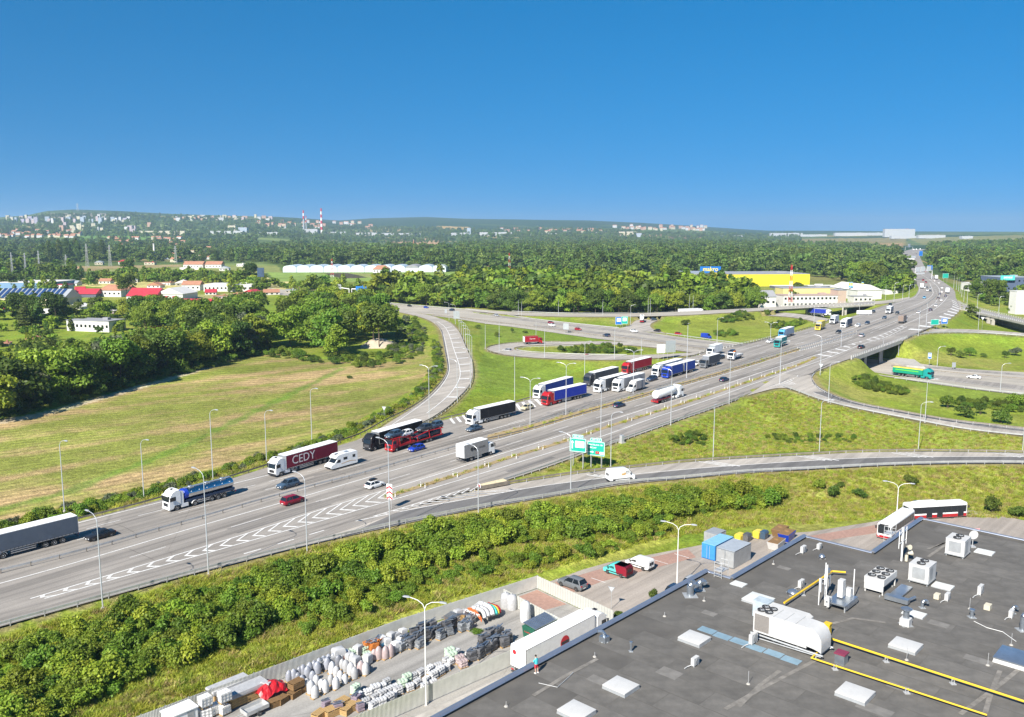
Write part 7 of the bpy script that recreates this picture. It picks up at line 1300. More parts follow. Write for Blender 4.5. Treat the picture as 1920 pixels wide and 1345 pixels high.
t_=thing('gas_cabinet','yellow gas regulator box beside the air handler','cabinet',rp(1551,1192),RU); mk('body',MB().box((0,0,.75),(.6,.6,1.1)),YELL,t_); mk('lid',MB().box((0,0,1.35),(.7,.7,.12)),YELL,t_); mk('stand',MB().box((0,0,.1),(.4,.4,.2)),GALV,t_)
o=thing('walkway_mat','blue-grey walkway mats in front of the air handler','walkway',rp(1400,1208),RV)
for k in range(6):mk('mat_panel',MB().box((4.6-k*1.9,(k%2)*.12,.02),(1.8,1.15,.03)),BLUEMAT,o)
# satellite dish
pipe('thin white cable lying across the right of the roof',[(1826,1166),(1850,1178),(1880,1186),(1905,1204)],.03,.06,WPLAS,'cable',50); pipe('grey cable curling near the parapet above the trailer',[(1010,1282),(1045,1290),(1065,1272),(1075,1262)],.03,.06,GALV,'cable',50)
t_=thing('satellite_dish','white round dish on a short mast','antenna',rp(1823,1026),0); mk('mast',MB().tube((0,0,0),(0,0,1.4),.06,n=6).box((0,0,.08),(.7,.7,.16)),GALV,t_); mk('dish',MB().loft([[(math.cos(a)*q,y,1.75+math.sin(a)*q) for a in [k*math.pi/9 for k in range(18)]] for q,y in ((.62,-.12),(.45,.02),(.1,.08))]),ACW,t_,smooth=60)
# telecom cluster
t_=thing('telecom_mast','cluster of white antenna masts and cabinets on a grey platform','antenna',rp(1578,1136),RU)
mk('platform',MB().box((0,0,.75),(3.6,2.2,.18)).box((.2,-1.0,.45),(3.2,.3,.4)),DUCT,t_); legs(t_,1.6,1.0,.7)
for x,y,z,w_,h_ in ((.2,.2,1.0,.8,2.0),(-1.4,1.0,.2,.7,1.0),(1.4,-.2,.85,.6,.9)):mk('cabinet',MB().box((x,y,z+h_/2),(w_,.6,h_)),ACW,t_)
for x,y,h_ in ((-1.6,2.0,3.2),(-.6,1.6,4.6),(.4,2.2,4.4),(2.2,-.4,3.8)):mk('mast',MB().tube((x,y,0),(x,y,h_),.06,n=6),WPLAS,t_)
for x,y,z,h_ in ((-1.6,1.85,1.6,1.6),(.4,2.05,2.6,1.4),(.9,2.4,1.6,1.3),(1.2,2.0,1.4,1.3),(-2.2,.6,.4,1.2)):mk('antenna_panel',MB().box((x,y,z+h_/2),(.28,.16,h_)),ACW,t_)
mk('cross_bar',MB().tube((-.6,1.6,3.6),(.4,2.2,3.6),.04,n=5).tube((-.6,1.6,1.6),(.4,2.2,1.6),.04,n=5).tube((-1.6,2.0,3.0),(-1.0,1.7,3.0),.04,n=5),WPLAS,t_); mk('motor',MB().ball((1.1,.7,1.3),.38,10,6),PC['navy'],t_); mk('valve',MB().box((.9,2.2,3.3),(.5,.5,.5)),DUCT,t_)
t_=thing('telecom_mast','slim white mast with side frames at the inner roof corner','antenna',rp(1690,1052),RU); mk('mast',MB().tube((0,0,0),(0,0,4.4),.12,n=8),WPLAS,t_); mk('antenna_panel',MB().box((0,0,3.6),(.35,.3,1.8)),ACW,t_)
for s in (-1,1):mk('side_frame',MB().tube((0,0,4.0),(s*1.3,0,4.0),.04,n=5).tube((0,0,2.6),(s*1.3,0,2.6),.04,n=5).tube((s*1.3,0,2.0),(s*1.3,0,4.3),.05,n=5),WPLAS,t_)
mk('loudspeaker',MB().tube((.5,-.6,1.0),(.9,-.9,1.1),.12,.4,n=10).tube((.5,-.4,1.9),(.2,-.9,2.0),.1,.35,n=10).box((.4,-.5,.4),(.3,.3,.8)),mat('beige_plastic',(.55,.50,.38)),t_)
# parapet access frames
for lb,x,y in (('galvanised ladder platform over the parapet',1352,1080),('galvanised ladder frame at the inner parapet by the bus',1668,1010)):
 t_=thing('roof_ladder',lb,'ladder',rp(x,y),RU); f_=MB()
 for a in (-1,1):
  for b1 in (-.5,.5):f_.tube((a*.8,b1,-1.2),(a*.8,b1,1.9),.045,n=5)
  f_.tube((a*.8,-.5,1.9),(a*.8,.5,1.9),.04,n=5); f_.tube((a*.8,-.5,1.3),(a*.8,.5,1.3),.03,n=5)
 mk('frame',f_,GALV,t_); mk('platform',MB().box((0,0,.85),(1.7,1.1,.08)),GALV,t_)
 for k in range(5):mk('rung',cached('rung',lambda:MB().tube((0,-.5,0),(0,.5,0),.03,n=5).mesh('rg')),GALV,t_).location=(-.8,0,-.9+k*.35)
 # ---- person on the roof ---------------------------------------------------------------------
def person(lb,pos,rz):
 t_=thing('person',lb,'person',pos,rz)
 m2=PERSON_ME; m2.materials.clear(); m2.shade_smooth(); body=mk('body',m2,mat('skin',(.52,.33,.24),rough=.6,var=.06),t_)
 def ring(x,y,z,a,b1,n=12):return [(x+math.cos(k*2*math.pi/n)*a,y+math.sin(k*2*math.pi/n)*b1,z) for k in range(n)]
 sh=MB().loft([ring(0,0,.95,.17,.20),ring(0,0,1.1,.16,.19),ring(.03,0,1.35,.17,.22),ring(.04,0,1.47,.13,.19),ring(.05,0,1.52,.08,.09)])
 for s in (-1,1):sh.tube((.03,s*.17,1.42),(.11,s*.27,1.2),.085,.075,n=8)
 mk('shirt',sh,mat('teal_shirt',(.05,.42,.46),rough=.8,var=.15,scale=6),t_,smooth=50)
 so_=MB().loft([ring(0,0,1.0,.165,.195),ring(0,0,.85,.17,.21)])
 for s in (-1,1):so_.tube((0,s*.10,.90),(.01 if s>0 else -.03,s*.125,.55),.125,.11,n=9)
 mk('shorts',so_,mat('red_shorts',(.45,.03,.04),rough=.8,var=.15,scale=6),t_,smooth=50)
 mk('hair',MB().ball((.075,0,1.735),.108,10,6),mat('dark_hair',(.03,.022,.016),rough=.8,var=.2),t_,smooth=60)
 for s in (-1,1):mk('shoe',MB().loft([[(x,-y,0),(x,-y,z),(x,y,z),(x,y,0)] for x,y,z in ((-.1,.04,.09),(.05,.055,.09),(.17,.04,.05))]),WPLAS,t_).location=((-.02,.135,0) if s>0 else (-.08,-.145,0))
 return t_
person('person in teal shirt and red shorts leaning on the roof edge',rp(1005.5,1262),RV)
# ---- ground of yard and car park ---------------------------------------------------------------
def lot(name,lb,px,z,m):tag(mk(name,MB().slab([(p.x,p.y) for p in (P(a,b1,z) for a,b1 in px)],z-.4,z),m),lb,kind='structure')
A_LOT=asphalt('asphalt_lot',(.315,.275,.235),along=(.68,.73)); PAVE=mat('red_pavers',(.33,.20,.155),rough=.9,var=.2,scale=2,bump=.3,bscale=8,dirt=.2); CONY=asphalt('yard_concrete',(.30,.285,.26),along=(.68,.73))
lot('car_park','pale asphalt car park beside the store',[(1015,1090),(1140,1055),(1310,1023),(1420,1004),(1520,997),(1640,978),(1720,960),(1830,957),(1920,976),(2150,1020),(2150,1150),(1560,1130),(1150,1330),(960,1300),(1150,1172)],ZL+.06,A_LOT)
lot('parking_bays','reddish paved parking bays along the slope',[(1040,1092),(1140,1063),(1290,1030),(1305,1045),(1240,1062),(1130,1090),(1070,1112)],ZL+.075,PAVE); lot('parking_bays','reddish paving left of the buses',[(1500,1008),(1640,985),(1690,978),(1640,1000),(1520,1018)],ZL+.075,PAVE)
lot('storage_yard','grey paved storage yard behind the corrugated fence',[(240,1382),(640,1223),(1007,1104),(1150,1172),(960,1262),(620,1420),(240,1480)],ZL+.06,CONY); lot('yard_corner','reddish paved corner of the yard',[(945,1130),(1007,1106),(1062,1133),(1000,1150)],ZL+.075,PAVE)
lot('service_lane','narrow concrete lane between yard fence and store wall',[(760,1352),(960,1262),(1000,1256),(1010,1262),(840,1352)],ZL+.07,CONC)
for i in range(6):
 p=P(1083+i*39,1100-i*11.5,ZL+.08); tag(mk('bay_marking',ribbon([p-V*1.2,p+V*1.2],.12,.02),WHITE),'white bay line %s from the left in the parking bays'%nth(i),'marking','parking bay lines') if False else mk('bay_marking',ribbon([p-V*1.4,p+V*1.4],.14,.02),WHITE,bpy.data.objects['car_park'])
 # ---- fences --------------------------------------------------------------------------------------
FEN=mat('fence_sheet',(.58,.58,.54),rough=.45,metal=.3,var=.12,scale=1,dirt=.2); FENW=mat('fence_sheet_pale',(.42,.42,.38),rough=.5,var=.06,scale=1); FENG=mat('fence_frame',(.34,.37,.40),rough=.4,metal=.4,var=.1)
def fence(lb,p0,p1,h=2.1,m=FEN,seg=2.6,corr=.16):
 a,b1=p0,p1; d=b1-a; L_=d.length; n_=max(1,round(L_/seg)); s=L_/n_; an=math.atan2(d.y,d.x); t_=thing('corrugated_fence',lb,'fence',a,an)
 def pan():
  mb=MB(); k=int(s/corr); vs=[]; fs=[]
  for i in range(k*2+1):
   x=s*i/(k*2); y=.035 if (i//1)%2 else -.035; vs+=[(x,y,.08),(x,y,h)]
  for i in range(k*2):fs.append((2*i,2*i+2,2*i+3,2*i+1))
  mb.add(vs,fs); return mb.mesh('pan',fix=False)
 for i in range(n_):
  mk('fence_panel',cached(('fpan',round(s,2),h,corr),pan),m,t_).location=(i*s,0,0); mk('fence_post',cached(('fpo',h),lambda:MB().box((0,.08,h/2),(.09,.09,h+.1)).mesh('po')),FENG,t_).location=(i*s,0,0)
  mk('fence_rail',cached(('frl',round(s,2),h),lambda:MB().box((s/2,.07,h*.92),(s,.05,.07)).box((s/2,.07,h*.35),(s,.05,.07)).mesh('rl')),FENG,t_).location=(i*s,0,0)
 return t_
zf=ZL+.06
for _a,_b,_l in (((220,1392),(588,1251),'near'),((588,1251),(754,1187),'middle'),((754,1187),(1007,1104),'far')):fence(_l+' stretch of the corrugated fence between yard and shrub slope',P(*_a,zf),P(*_b,zf))
fence('corrugated fence on the store side of the yard',P(640,1390,zf),P(957,1250,zf),2.2)
fence('pale smooth gate fence beside the car park',P(1007,1104,zf),P(1150,1172,zf),2.1,FENW,3.0,.5); fence('pale partition fence inside the yard',P(944,1128,zf),P(1062,1192,zf),2.0,FENW,3.0,.5)
# ---- goods in the yard --------------------------------------------------------------------------------
WOOD=mat('raw_timber',(.42,.27,.11),rough=.85,var=.25,scale=4); WOODD=mat('brown_crate',(.20,.115,.045),rough=.85,var=.3,scale=4); FILM=mat('white_film',(.46,.46,.46),rough=.4,var=.16,scale=2.5,bump=.5,bscale=5,rnd=.28); FILMG=mat('grey_film',(.25,.26,.29),rough=.3,var=.25,scale=2,bump=.5,bscale=5,rnd=.25); FILMP=mat('pinkish_film',(.38,.30,.29),rough=.4,var=.2,scale=2,bump=.4,bscale=5); SACKG=mat('green_print_sack',(.40,.50,.38),rough=.6,var=.3,scale=3); DARKG=mat('dark_goods',(.10,.10,.105),rough=.5,var=.5,scale=2,rnd=.5); BRICKG=mat('red_goods',(.30,.10,.06),rough=.8,var=.3,scale=3); ORNG=mat('orange_goods',(.45,.15,.03),rough=.7,var=.4,scale=3)
PALM=lambda:cached('pal',lambda:(lambda mb:[mb.box((0,y,.13),(1.2,.14,.022)) for y in (-.33,0,.33)] and [mb.box((x,0,.06),(.1,.8,.1)) for x in (-.52,0,.52)] and mb)(MB()).mesh('pal'))
def goods(kind,lb,p,rz,m=None,s=1.0,group='goods stored in the yard'):
 nm,cat={'sacks':('sack_pallet','pallet'),'cone':('wrapped_bundle','bundle'),'hood':('hooded_pallet','pallet'),'crate':('wooden_crate','crate'),'stack':('goods_stack','stack'),'ibc':('tank_container','tank')}[kind]
 t_=thing(nm,lb,cat,p,rz,group); t_.scale=(s,s,s)
 if kind!='crate':mk('pallet',PALM(),WOOD,t_)
 if kind=='sacks':
  for k in range(5):o=mk('sack_layer',cached('skl',lambda:(lambda mb:[mb.loft([[(x0+x,y0-y,z),(x0+x,y0-y*.8,z+h_),(x0+x,y0+y*.8,z+h_),(x0+x,y0+y,z)] for x,y,z,h_ in ((-.19,.3,.04,.10),(-.1,.38,0,.2),(.1,.38,0,.2),(.19,.3,.04,.10))]) for x0 in (-.4,0,.4) for y0 in (0,)] and mb)(MB()).mesh('skl',50)),m or FILM,t_); o.location=(.02*(k%2),.015*((k+1)%2),.16+k*.19); o.rotation_euler=(0,0,(k%2)*math.pi/2); o.scale=(.66,1.5,1) if k%2 else (1,1,1)
 elif kind=='cone':mk('film_wrap',cached('cnw',lambda:MB().loft([[(math.cos(a)*r*1.05,math.sin(a)*r*.85,z) for a in [k*math.pi/5 for k in range(10)]] for r,z in ((.52,.12),(.56,.6),(.50,1.15),(.36,1.5),(.16,1.72),(.05,1.78))]).mesh('cn',60)),m or FILMG,t_)
 elif kind=='hood':mk('load',cached('hdl',lambda:MB().box((0,0,.6),(1.08,.9,.9)).mesh('hl')),m or FILM,t_); mk('hood',cached('hdh',lambda:MB().loft([[(-x,-y,z),(x,-y,z),(x,y,z),(-x,y,z)] for x,y,z in ((.58,.49,.75),(.6,.5,1.15),(.5,.42,1.42),(.3,.24,1.52))]).mesh('hh',30)),FILM,t_)
 elif kind=='crate':
  mk('frame',cached('crf',lambda:(lambda mb:[mb.box((x,y,.45),(.08,.08,.9)) for x in (-.86,0,.86) for y in (-.56,.56)] and mb)(MB()).box((0,0,.05),(1.8,1.2,.08)).mesh('cf')),m or WOOD,t_)
  for y in (-.6,.6):mk('side_boards',cached('crs',lambda:(lambda mb:[mb.box((0,0,.2+k*.24),(1.8,.03,.2)) for k in range(3)] and mb)(MB()).mesh('cs')),m or WOOD,t_).location=(0,y,0)
  for x in (-.91,.91):mk('end_boards',cached('cre',lambda:(lambda mb:[mb.box((0,0,.2+k*.24),(.03,1.2,.2)) for k in range(3)] and mb)(MB()).mesh('ce')),m or WOOD,t_).location=(x,0,0)
  for k in range(5):mk('lid_board',cached('crl',lambda:MB().box((0,0,0),(1.84,.2,.03)).mesh('cl')),m or WOOD,t_).location=(0,-.5+k*.25,.92)
 elif kind=='stack':
  r_=random.Random(lb)
  for k in range(4):o=mk('bundle_layer',MB().box((r_.uniform(-.08,.08),r_.uniform(-.06,.06),.30+k*.29),(1.15-k*.06*r_.random(),.85,.24),rz=r_.uniform(-.15,.15)),m or DARKG,t_)
  for k in range(3):mk('loose_piece',MB().box((r_.uniform(-.3,.3),r_.uniform(-.2,.2),1.42+k*.07),(1.2,.12,.06),rz=r_.uniform(-.6,.6)),DUCT,t_)
 elif kind=='ibc':
  mk('tank',cached('ibt',lambda:MB().box((0,0,.68),(1.1,.92,.98),taper=.96).tube((0,0,1.17),(0,0,1.24),.14,n=8).mesh('it')),WPLAS,t_); mk('cage',cached('ibc',lambda:(lambda mb:[mb.box((x,y,.68),(.03,.03,1.0)) for x in (-.58,-.2,.2,.58) for y in (-.49,.49)] and [mb.box((0,y,z),(1.18,.03,.03)) for y in (-.49,.49) for z in (.3,.65,1.0)] and [mb.box((x,0,z),(.03,.98,.03)) for x in (-.58,.58) for z in (.3,.65,1.0)] and mb)(MB()).mesh('ic')),GALV,t_)
 return t_
gi={}
def gl(x,y,z=ZL+.06):return P(x,y,z)
def row(kind,pts,desc,m=None,s=1.0,jit=.3):
 for i,(x,y) in enumerate(pts):
  y=max(y,float(np.interp(x,[220,588,754,1007],[1392,1251,1187,1104]))+9); k=(kind,desc); gi[k]=gi.get(k,-1)+1; goods(kind,desc%nth(gi[k]),gl(x+random.uniform(-1.5,1.5),y+random.uniform(-1.2,1.2)),RU+random.uniform(-jit,jit),m,s*random.uniform(.78,1.02))
cg=[]
for i in range(7):
 for j in range(6):
  a=np.array([543,1268])*(1-i/6)+np.array([592,1306])*(i/6); d_=np.array([18.5,-8.6+.0*i]); q=a+d_*j+np.array([0,i*.3]);
  if not (j==2 and i in (3,4)):cg.append((float(q[0]),float(q[1])))
row('cone',cg[:20],'%s grey film-wrapped bundle in the left half of the bundle block',FILMG,.92); row('cone',cg[20:],'%s pale film-wrapped bundle in the right half of the bundle block',FILM,.92)
row('cone',[(700,1238),(711,1237),(722,1235),(734,1231),(676,1264)],'%s pinkish wrapped bundle beside the yard lane',FILMP,1.0)
row('hood',[(640,1214),(655,1240),(668,1252),(672,1228),(727,1212),(742,1222),(752,1208),(716,1206)],'%s pallet with a white hood in the back row'); row('hood',[(636,1204)],'%s tall red pallet with white hood at the fence',BRICKG,1.3); row('sacks',[(655,1206),(664,1204),(684,1226),(690,1236)],'%s pallet of green printed sacks in the back row',SACKG,1.0)
row('stack',[(690,1216),(702,1222),(712,1214)],'%s untidy orange and brown heap in the back row',ORNG,1.1); row('stack',[(770,1214),(783,1206),(796,1202),(808,1196),(760,1208),(778,1195),(794,1188),(822,1190),(836,1184),(848,1178),(812,1182)],'%s dark metal goods stack by the back fence',DARKG,1.15)
row('sacks',[(675,1312),(690,1306),(704,1300),(716,1294),(688,1322),(703,1315),(718,1309),(732,1303),(702,1330),(717,1324),(731,1317),(726,1287)],'%s pallet of white sacks in the near left block',FILM,1.0); row('sacks',[(770,1296),(783,1288),(776,1275),(790,1270),(800,1282),(812,1274),(826,1266),(806,1262),(822,1256),(838,1258)],'%s pallet of white sacks in the near right block',FILM,1.0)
row('sacks',[(668,1300),(764,1280),(849,1240),(842,1232),(756,1290)],'%s green printed sack pallet by the near fence',SACKG,1.1); row('sacks',[(862,1244),(870,1252)],'%s pinkish sack pallet by the near fence',FILMP,1.1); row('stack',[(886,1240),(898,1234),(910,1226),(920,1220),(930,1212),(905,1210),(918,1200),(934,1196),(946,1214),(952,1204)],'%s dark grey goods stack near the white trailer',DARKG,1.2)
row('stack',[(598,1242),(606,1238),(752,1222),(764,1216),(786,1214),(826,1198),(842,1192),(872,1176),(884,1170),(866,1184),(880,1182)],'%s mixed grey stack squeezed between the rows',mat('grey_goods',(.20,.21,.22),rough=.5,var=.5,scale=2,rnd=.4),1.05); row('hood',[(610,1228),(622,1222),(648,1228),(706,1206),(733,1200),(744,1196),(757,1192),(860,1160),(872,1156),(640,1240),(690,1246)],'%s pale hooded load squeezed along the back fence'); row('sacks',[(740,1296),(748,1302),(846,1248),(880,1234),(856,1230),(836,1246),(812,1286),(795,1294),(738,1312)],'%s sack pallet tucked beside the near fence',FILM,.95); row('stack',[(612,1330),(634,1338),(668,1322),(676,1334)],'%s wrapped purple-grey load by the crates',mat('purple_wrap',(.26,.21,.25),rough=.3,var=.3,scale=2),.9); row('hood',[(700,1196),(714,1190)],'%s blue-topped load at the back fence',PC['sky'],1.0)
row('crate',[(516,1323),(530,1318),(552,1306),(560,1300),(545,1290)],'%s wooden crate in the back row',WOODD,.95); row('crate',[(600,1346),(622,1342),(650,1336),(664,1330),(640,1324)],'%s wooden crate in front of the yard lane',WOOD,.95); row('ibc',[(386,1347),(422,1338),(404,1340),(368,1352)],'%s white cage tank in the yard corner',None,1.1)
for i,(x,y,z) in enumerate(((386,1347,1.28),(422,1338,1.28))):goods('ibc',['white cage tank stacked on top, left','white cage tank stacked on top, right'][i],gl(x,y)+Vector((0,0,z*1.1)),RU,None,1.1)
goods('crate','wooden crate on top of another in the back row',gl(556,1302)+Vector((0,0,.9)),RU+.1,WOODD,.9)
for i,(x,y,s_) in enumerate(((430,1305,1),(462,1312,1))):
 t_=thing('timber_stack',['long timber stack under white sheeting, rear one','long timber stack under white sheeting, front one'][i],'timber',gl(x,y),RU)
 for k in range(5):mk('timber_layer',cached('tml',lambda:MB().box((0,0,0),(4.6,1.7,.26)).mesh('tl')),WOOD,t_).location=(0,0,.25+k*.29)
 mk('cover_sheet',MB().loft([[(-2.5,y,z-.2),(-2.4,y,z),(2.4,y,z),(2.5,y,z-.25)] for y,z in ((-.95,1.45),(-.9,1.72),(0,1.74),(.9,1.72),(.95,1.45))]),FILM,t_);
t_=thing('tarpaulin_heap','crumpled red tarpaulin over goods by the back fence','tarpaulin',gl(508,1304),RU); mb=MB(); vs=[]; fs=[]; r_=random.Random(3)
for i in range(11):
 for j in range(9):x,y=-1.8+i*.36,-1.4+j*.35; vs.append((x,y,max(.04,(1.9-.25*x*x-.45*y*y)*.9+r_.uniform(-.18,.18))))
for i in range(10):
 for j in range(8):o_=i*9+j; fs.append((o_,o_+9,o_+10,o_+1))
mk('red_sheet',MB().add(vs,fs),mat('red_tarp',(.42,.012,.018),rough=.35,var=.2,scale=2),t_); mk('white_patch',MB().box((-.5,.2,1.72),(.5,1.2,.2),rz=.4),FILM,t_)
t_=thing('car_trailer','small grey open trailer in the yard corner','trailer',gl(478,1338),RU); mk('tub',MB().bb(-1.4,1.4,-.75,.75,.5,.56).bb(-1.4,1.4,-.78,-.73,.5,.95).bb(-1.4,1.4,.73,.78,.5,.95).bb(-1.43,-1.38,-.75,.75,.5,.95).bb(1.38,1.43,-.75,.75,.5,.95),GALV,t_); mk('drawbar',MB().tube((-1.4,.3,.45),(-2.6,0,.45),.05).tube((-1.4,-.3,.45),(-2.6,0,.45),.05),GALV,t_)
for s in (-1,1):wheel(t_,.1,s*.88,.3,.2)
t_=thing('site_cabin','white flat-topped cabin at the bottom edge of the yard','cabin',gl(338,1362),RU); mk('body',MB().box((0,0,1.0),(3.2,2.0,2.0)),WPNT,t_); mk('roof',MB().box((0,0,2.06),(3.4,2.2,.1)),WPNT,t_); mk('door',MB().box((.8,-1.01,.95),(.8,.04,1.8)),ACG,t_)
# promotional banner tubes, rack, container, white trailer
t_=thing('banner_heap','heap of inflatable banners reading CENOVÝ HIT by the back fence','banner',gl(905,1160),RU)
def arch(x0,m,r=.28,sp=3.2,h_=2.2,nm='banner_tube'):return mk(nm,MB().path([(x0+.3*math.sin(k),-sp/2+sp*k/9,.3+h_*math.sin(math.pi*(.12+.76*k/9))*.8) for k in range(10)],r,9),m,t_,smooth=60)
arch(-1.2,FILM); arch(-.5,FILM,.3); arch(.9,mat('teal_cloth',(.05,.45,.40),var=.1),.26,3.6,2.0); arch(1.4,PC['yellow'],.24,3.4,1.7); arch(1.9,PC['red'],.26,3.0,1.5); arch(.2,FILM,.34,3.6,2.4)
bn=mk('banner_strip',MB().loft([[(-2.1+.1*k,-1.9+k*.5,.5+.9*math.sin(.3+k*.33)),(-2.1+.1*k,-1.9+k*.5,1.1+.9*math.sin(.3+k*.33)),(-2.06+.1*k,-1.9+k*.5,1.1+.9*math.sin(.3+k*.33)),(-2.06+.1*k,-1.9+k*.5,.5+.9*math.sin(.3+k*.33))] for k in range(8)]),mat('orange_print',(.60,.13,.03),var=.1),t_); letter('CENOVÝ HIT',.5,SWHITE,bn,(-2.0,0,1.5),(math.pi/2,0,-math.pi/2),bold=.01)
t_=thing('pole_rack','rack of grey metal poles by the back fence','rack',gl(852,1166),RU); r_=random.Random(8)
for k in range(14):mk('pole',MB().path([(-1.8,-.9+k*.13,.9+.03*(k%3)),(0,-.9+k*.13,1.25),(1.7,-.9+k*.13+r_.uniform(-.2,.2),.85)],.035,5),DUCT,t_)
mk('stand',MB().box((-1,0,.45),(.1,2,.9)).box((1,0,.45),(.1,2,.9)),WOOD,t_)
for i,(x,y,h_) in enumerate(((948,1138,2.2),(960,1142,2.2),(985,1165,3.0))):t_=thing('bulk_bag',['left white bulk bag by the partition fence','middle white bulk bag by the partition fence','tall white wrapped column by the partition fence'][i],'bag',gl(x,y),0); mk('bag',MB().loft([[(math.cos(a)*r,math.sin(a)*r,z) for a in [k*math.pi/6 for k in range(12)]] for r,z in ((.7,0),(.78,.6),(.74,h_*.7),(.6,h_*.92),(.25,h_))]),FILM,t_,smooth=50); mk('tie',MB().tube((0,0,h_),(0,0,h_+.15),.1,n=6),FILM,t_)
t_=thing('waste_container','green container with grey ribbed cover next to the white trailer','container',gl(1012,1188),RU); mk('tub',MB().loft([[(-2.2,-1.0,0),(2.2,-1.0,0),(2.2,1.0,0),(-2.2,1.0,0)],[(-2.4,-1.1,1.6),(2.4,-1.1,1.6),(2.4,1.1,1.6),(-2.4,1.1,1.6)]]),mat('dark_green_paint',(.015,.10,.06),var=.2),t_)
for k in range(9):mk('cover_rib',MB().box((-1.9+k*.5,0,1.78),(.42,2.3,.12),M=Matrix.Rotation(.12,3,'X')),DUCT,t_)
letter('TESCO',.55,mat('red_print',(.5,.02,.03)),t_,(-2.32,0,1.0),(math.pi/2,0,-math.pi/2),bold=.01)
t_=thing('potted_greenery','green leafy clippings lying in the yard','plant',gl(893,1188)); mk('foliage',SHRUBS[2],FOL[0],t_).scale=(.6,.6,.4); mk('stems',STEMS,BARK,t_).scale=(.5,.5,.3)
r0=P(957,1207.7,0); r1=P(987,1222.5,0); rc=(r0+r1)/2; LTt=13.6
t_=thing('lorry','white refrigerated lorry parked against the store wall','lorry'); orient(t_,Vector((rc.x,rc.y,ZL+.08))+U*8.2,U)
tractor(t_,8.2,'white'); trailer_gear(t_,-8.2,5.4); box_body(t_,-8.2,5.4,WPNT,straps=False,name='side_panel',front=WPNT)
em=mk('round_emblem',MB().tube((0,0,0),(0,.012,0),.85,n=24),mat('red_print',(.5,.02,.03)),t_); em.location=(-.9,-1.345,2.5); mk('emblem_band',MB().box((0,-.02,0),(1.4,.03,.35)),LETB,em); mk('door_emblem',MB().tube((0,0,0),(-.015,0,0),.3,n=16),mat('red_print',(.5,.02,.03)),t_).location=(-8.25,.6,3.2)
# ---- car park vehicles and containers ------------------------------------------------------------------
car(gl(1073,1101,ZL+.08),V,'suv','grey','grey-silver off-roader parked beside the pale gate fence','parked vehicles',scale=1.05); van(gl(1158,1077,ZL+.08),V,'turquoise van with dark red rear parked in the bays','turq',4.6,1.85,1.9,'parked vehicles',two='crimson'); van(gl(1199,1064,ZL+.08),V,'small white van parked in the bays','white',4.6,1.85,1.85,'parked vehicles'); car(gl(1268,1112,ZL+.08),U,'hatch','navy','dark car half hidden by the store parapet','parked vehicles'); car(gl(1300,1096,ZL+.08),U,'hatch','silver','pale car hidden behind the store parapet','parked vehicles')
def bus(lb,pos,d):
 t_=thing('bus',lb,'bus',group='red and white buses'); orient(t_,pos,d); L_,W,H=12.0,2.5,2.95; RD=PC['red']
 mk('body',MB().loft([[(x,-y,.32),(x,-y-.02,1.0),(x,-y,2.7),(x,-y+.18,H),(x,y-.18,H),(x,y,2.7),(x,y+.02,1.0),(x,y,.32)] for x,y in ((-6,1.18),(-5.85,1.25),(5.7,1.25),(5.95,1.15))]),WPNT,t_,smooth=30)
 for s in (-1,1):
  mk('red_skirt',MB().bb(-5.9,5.8,-.02,.02,.36,.95),RD,t_).location=(0,s*1.262,0); mk('window_band',MB().bb(-5.5,5.7,-.02,.02,1.25,2.5),GL,t_).location=(0,s*1.262,0)
  for k in range(9):mk('window_pillar',cached('bwp',lambda:MB().box((0,0,1.87),(.08,.06,1.3)).mesh('wp')),BLKP,t_).location=(-4.9+k*1.25,s*1.262,0)
  for x in (-3.2,2.9):wheel(t_,x,s*1.1,.48,.32)
  mk('mirror',MB().box((6.15,s*1.35,2.2),(.15,.2,.5)),BLKP,t_); mk('headlight',MB().box((5.93,s*.9,.7),(.1,.35,.2)),LAMP,t_)
 for x in (4.6,.2,-3.9+1.9):mk('door',MB().bb(x-.6,x+.6,-.025,.025,.4,2.45),GL,t_).location=(0,-1.27,0)
 mk('windscreen',MB().bb(5.92,5.99,-1.05,1.05,1.1,2.65),GL,t_); mk('front_skirt',MB().bb(5.9,5.98,-1.15,1.15,.36,.8),RD,t_); mk('rear_window',MB().bb(-6.02,-5.97,-.95,.95,1.7,2.4),GL,t_); mk('roof_pod',MB().loft([[(x,-.85,H-.02),(x,-.7,z),(x,.7,z),(x,.85,H-.02)] for x,z in ((-4.6,H+.12),(-4.0,H+.34),(0,H+.34),(.8,H+.1))]),WPNT,t_); mk('destination_sign',MB().bb(5.9,6.0,-.8,.8,2.68,2.86),BLKP,t_)
a=gl(1744,974.7); b1=gl(1813,970.6); d=(b1-a).normalized(); bus('red and white bus standing broadside behind the roof corner',b1-d*6+Vector((-d.y,d.x,0))*1.25,d)
a=gl(1660,1010); bus('red and white bus facing left half hidden by the roof',a+U*5.0,-U)
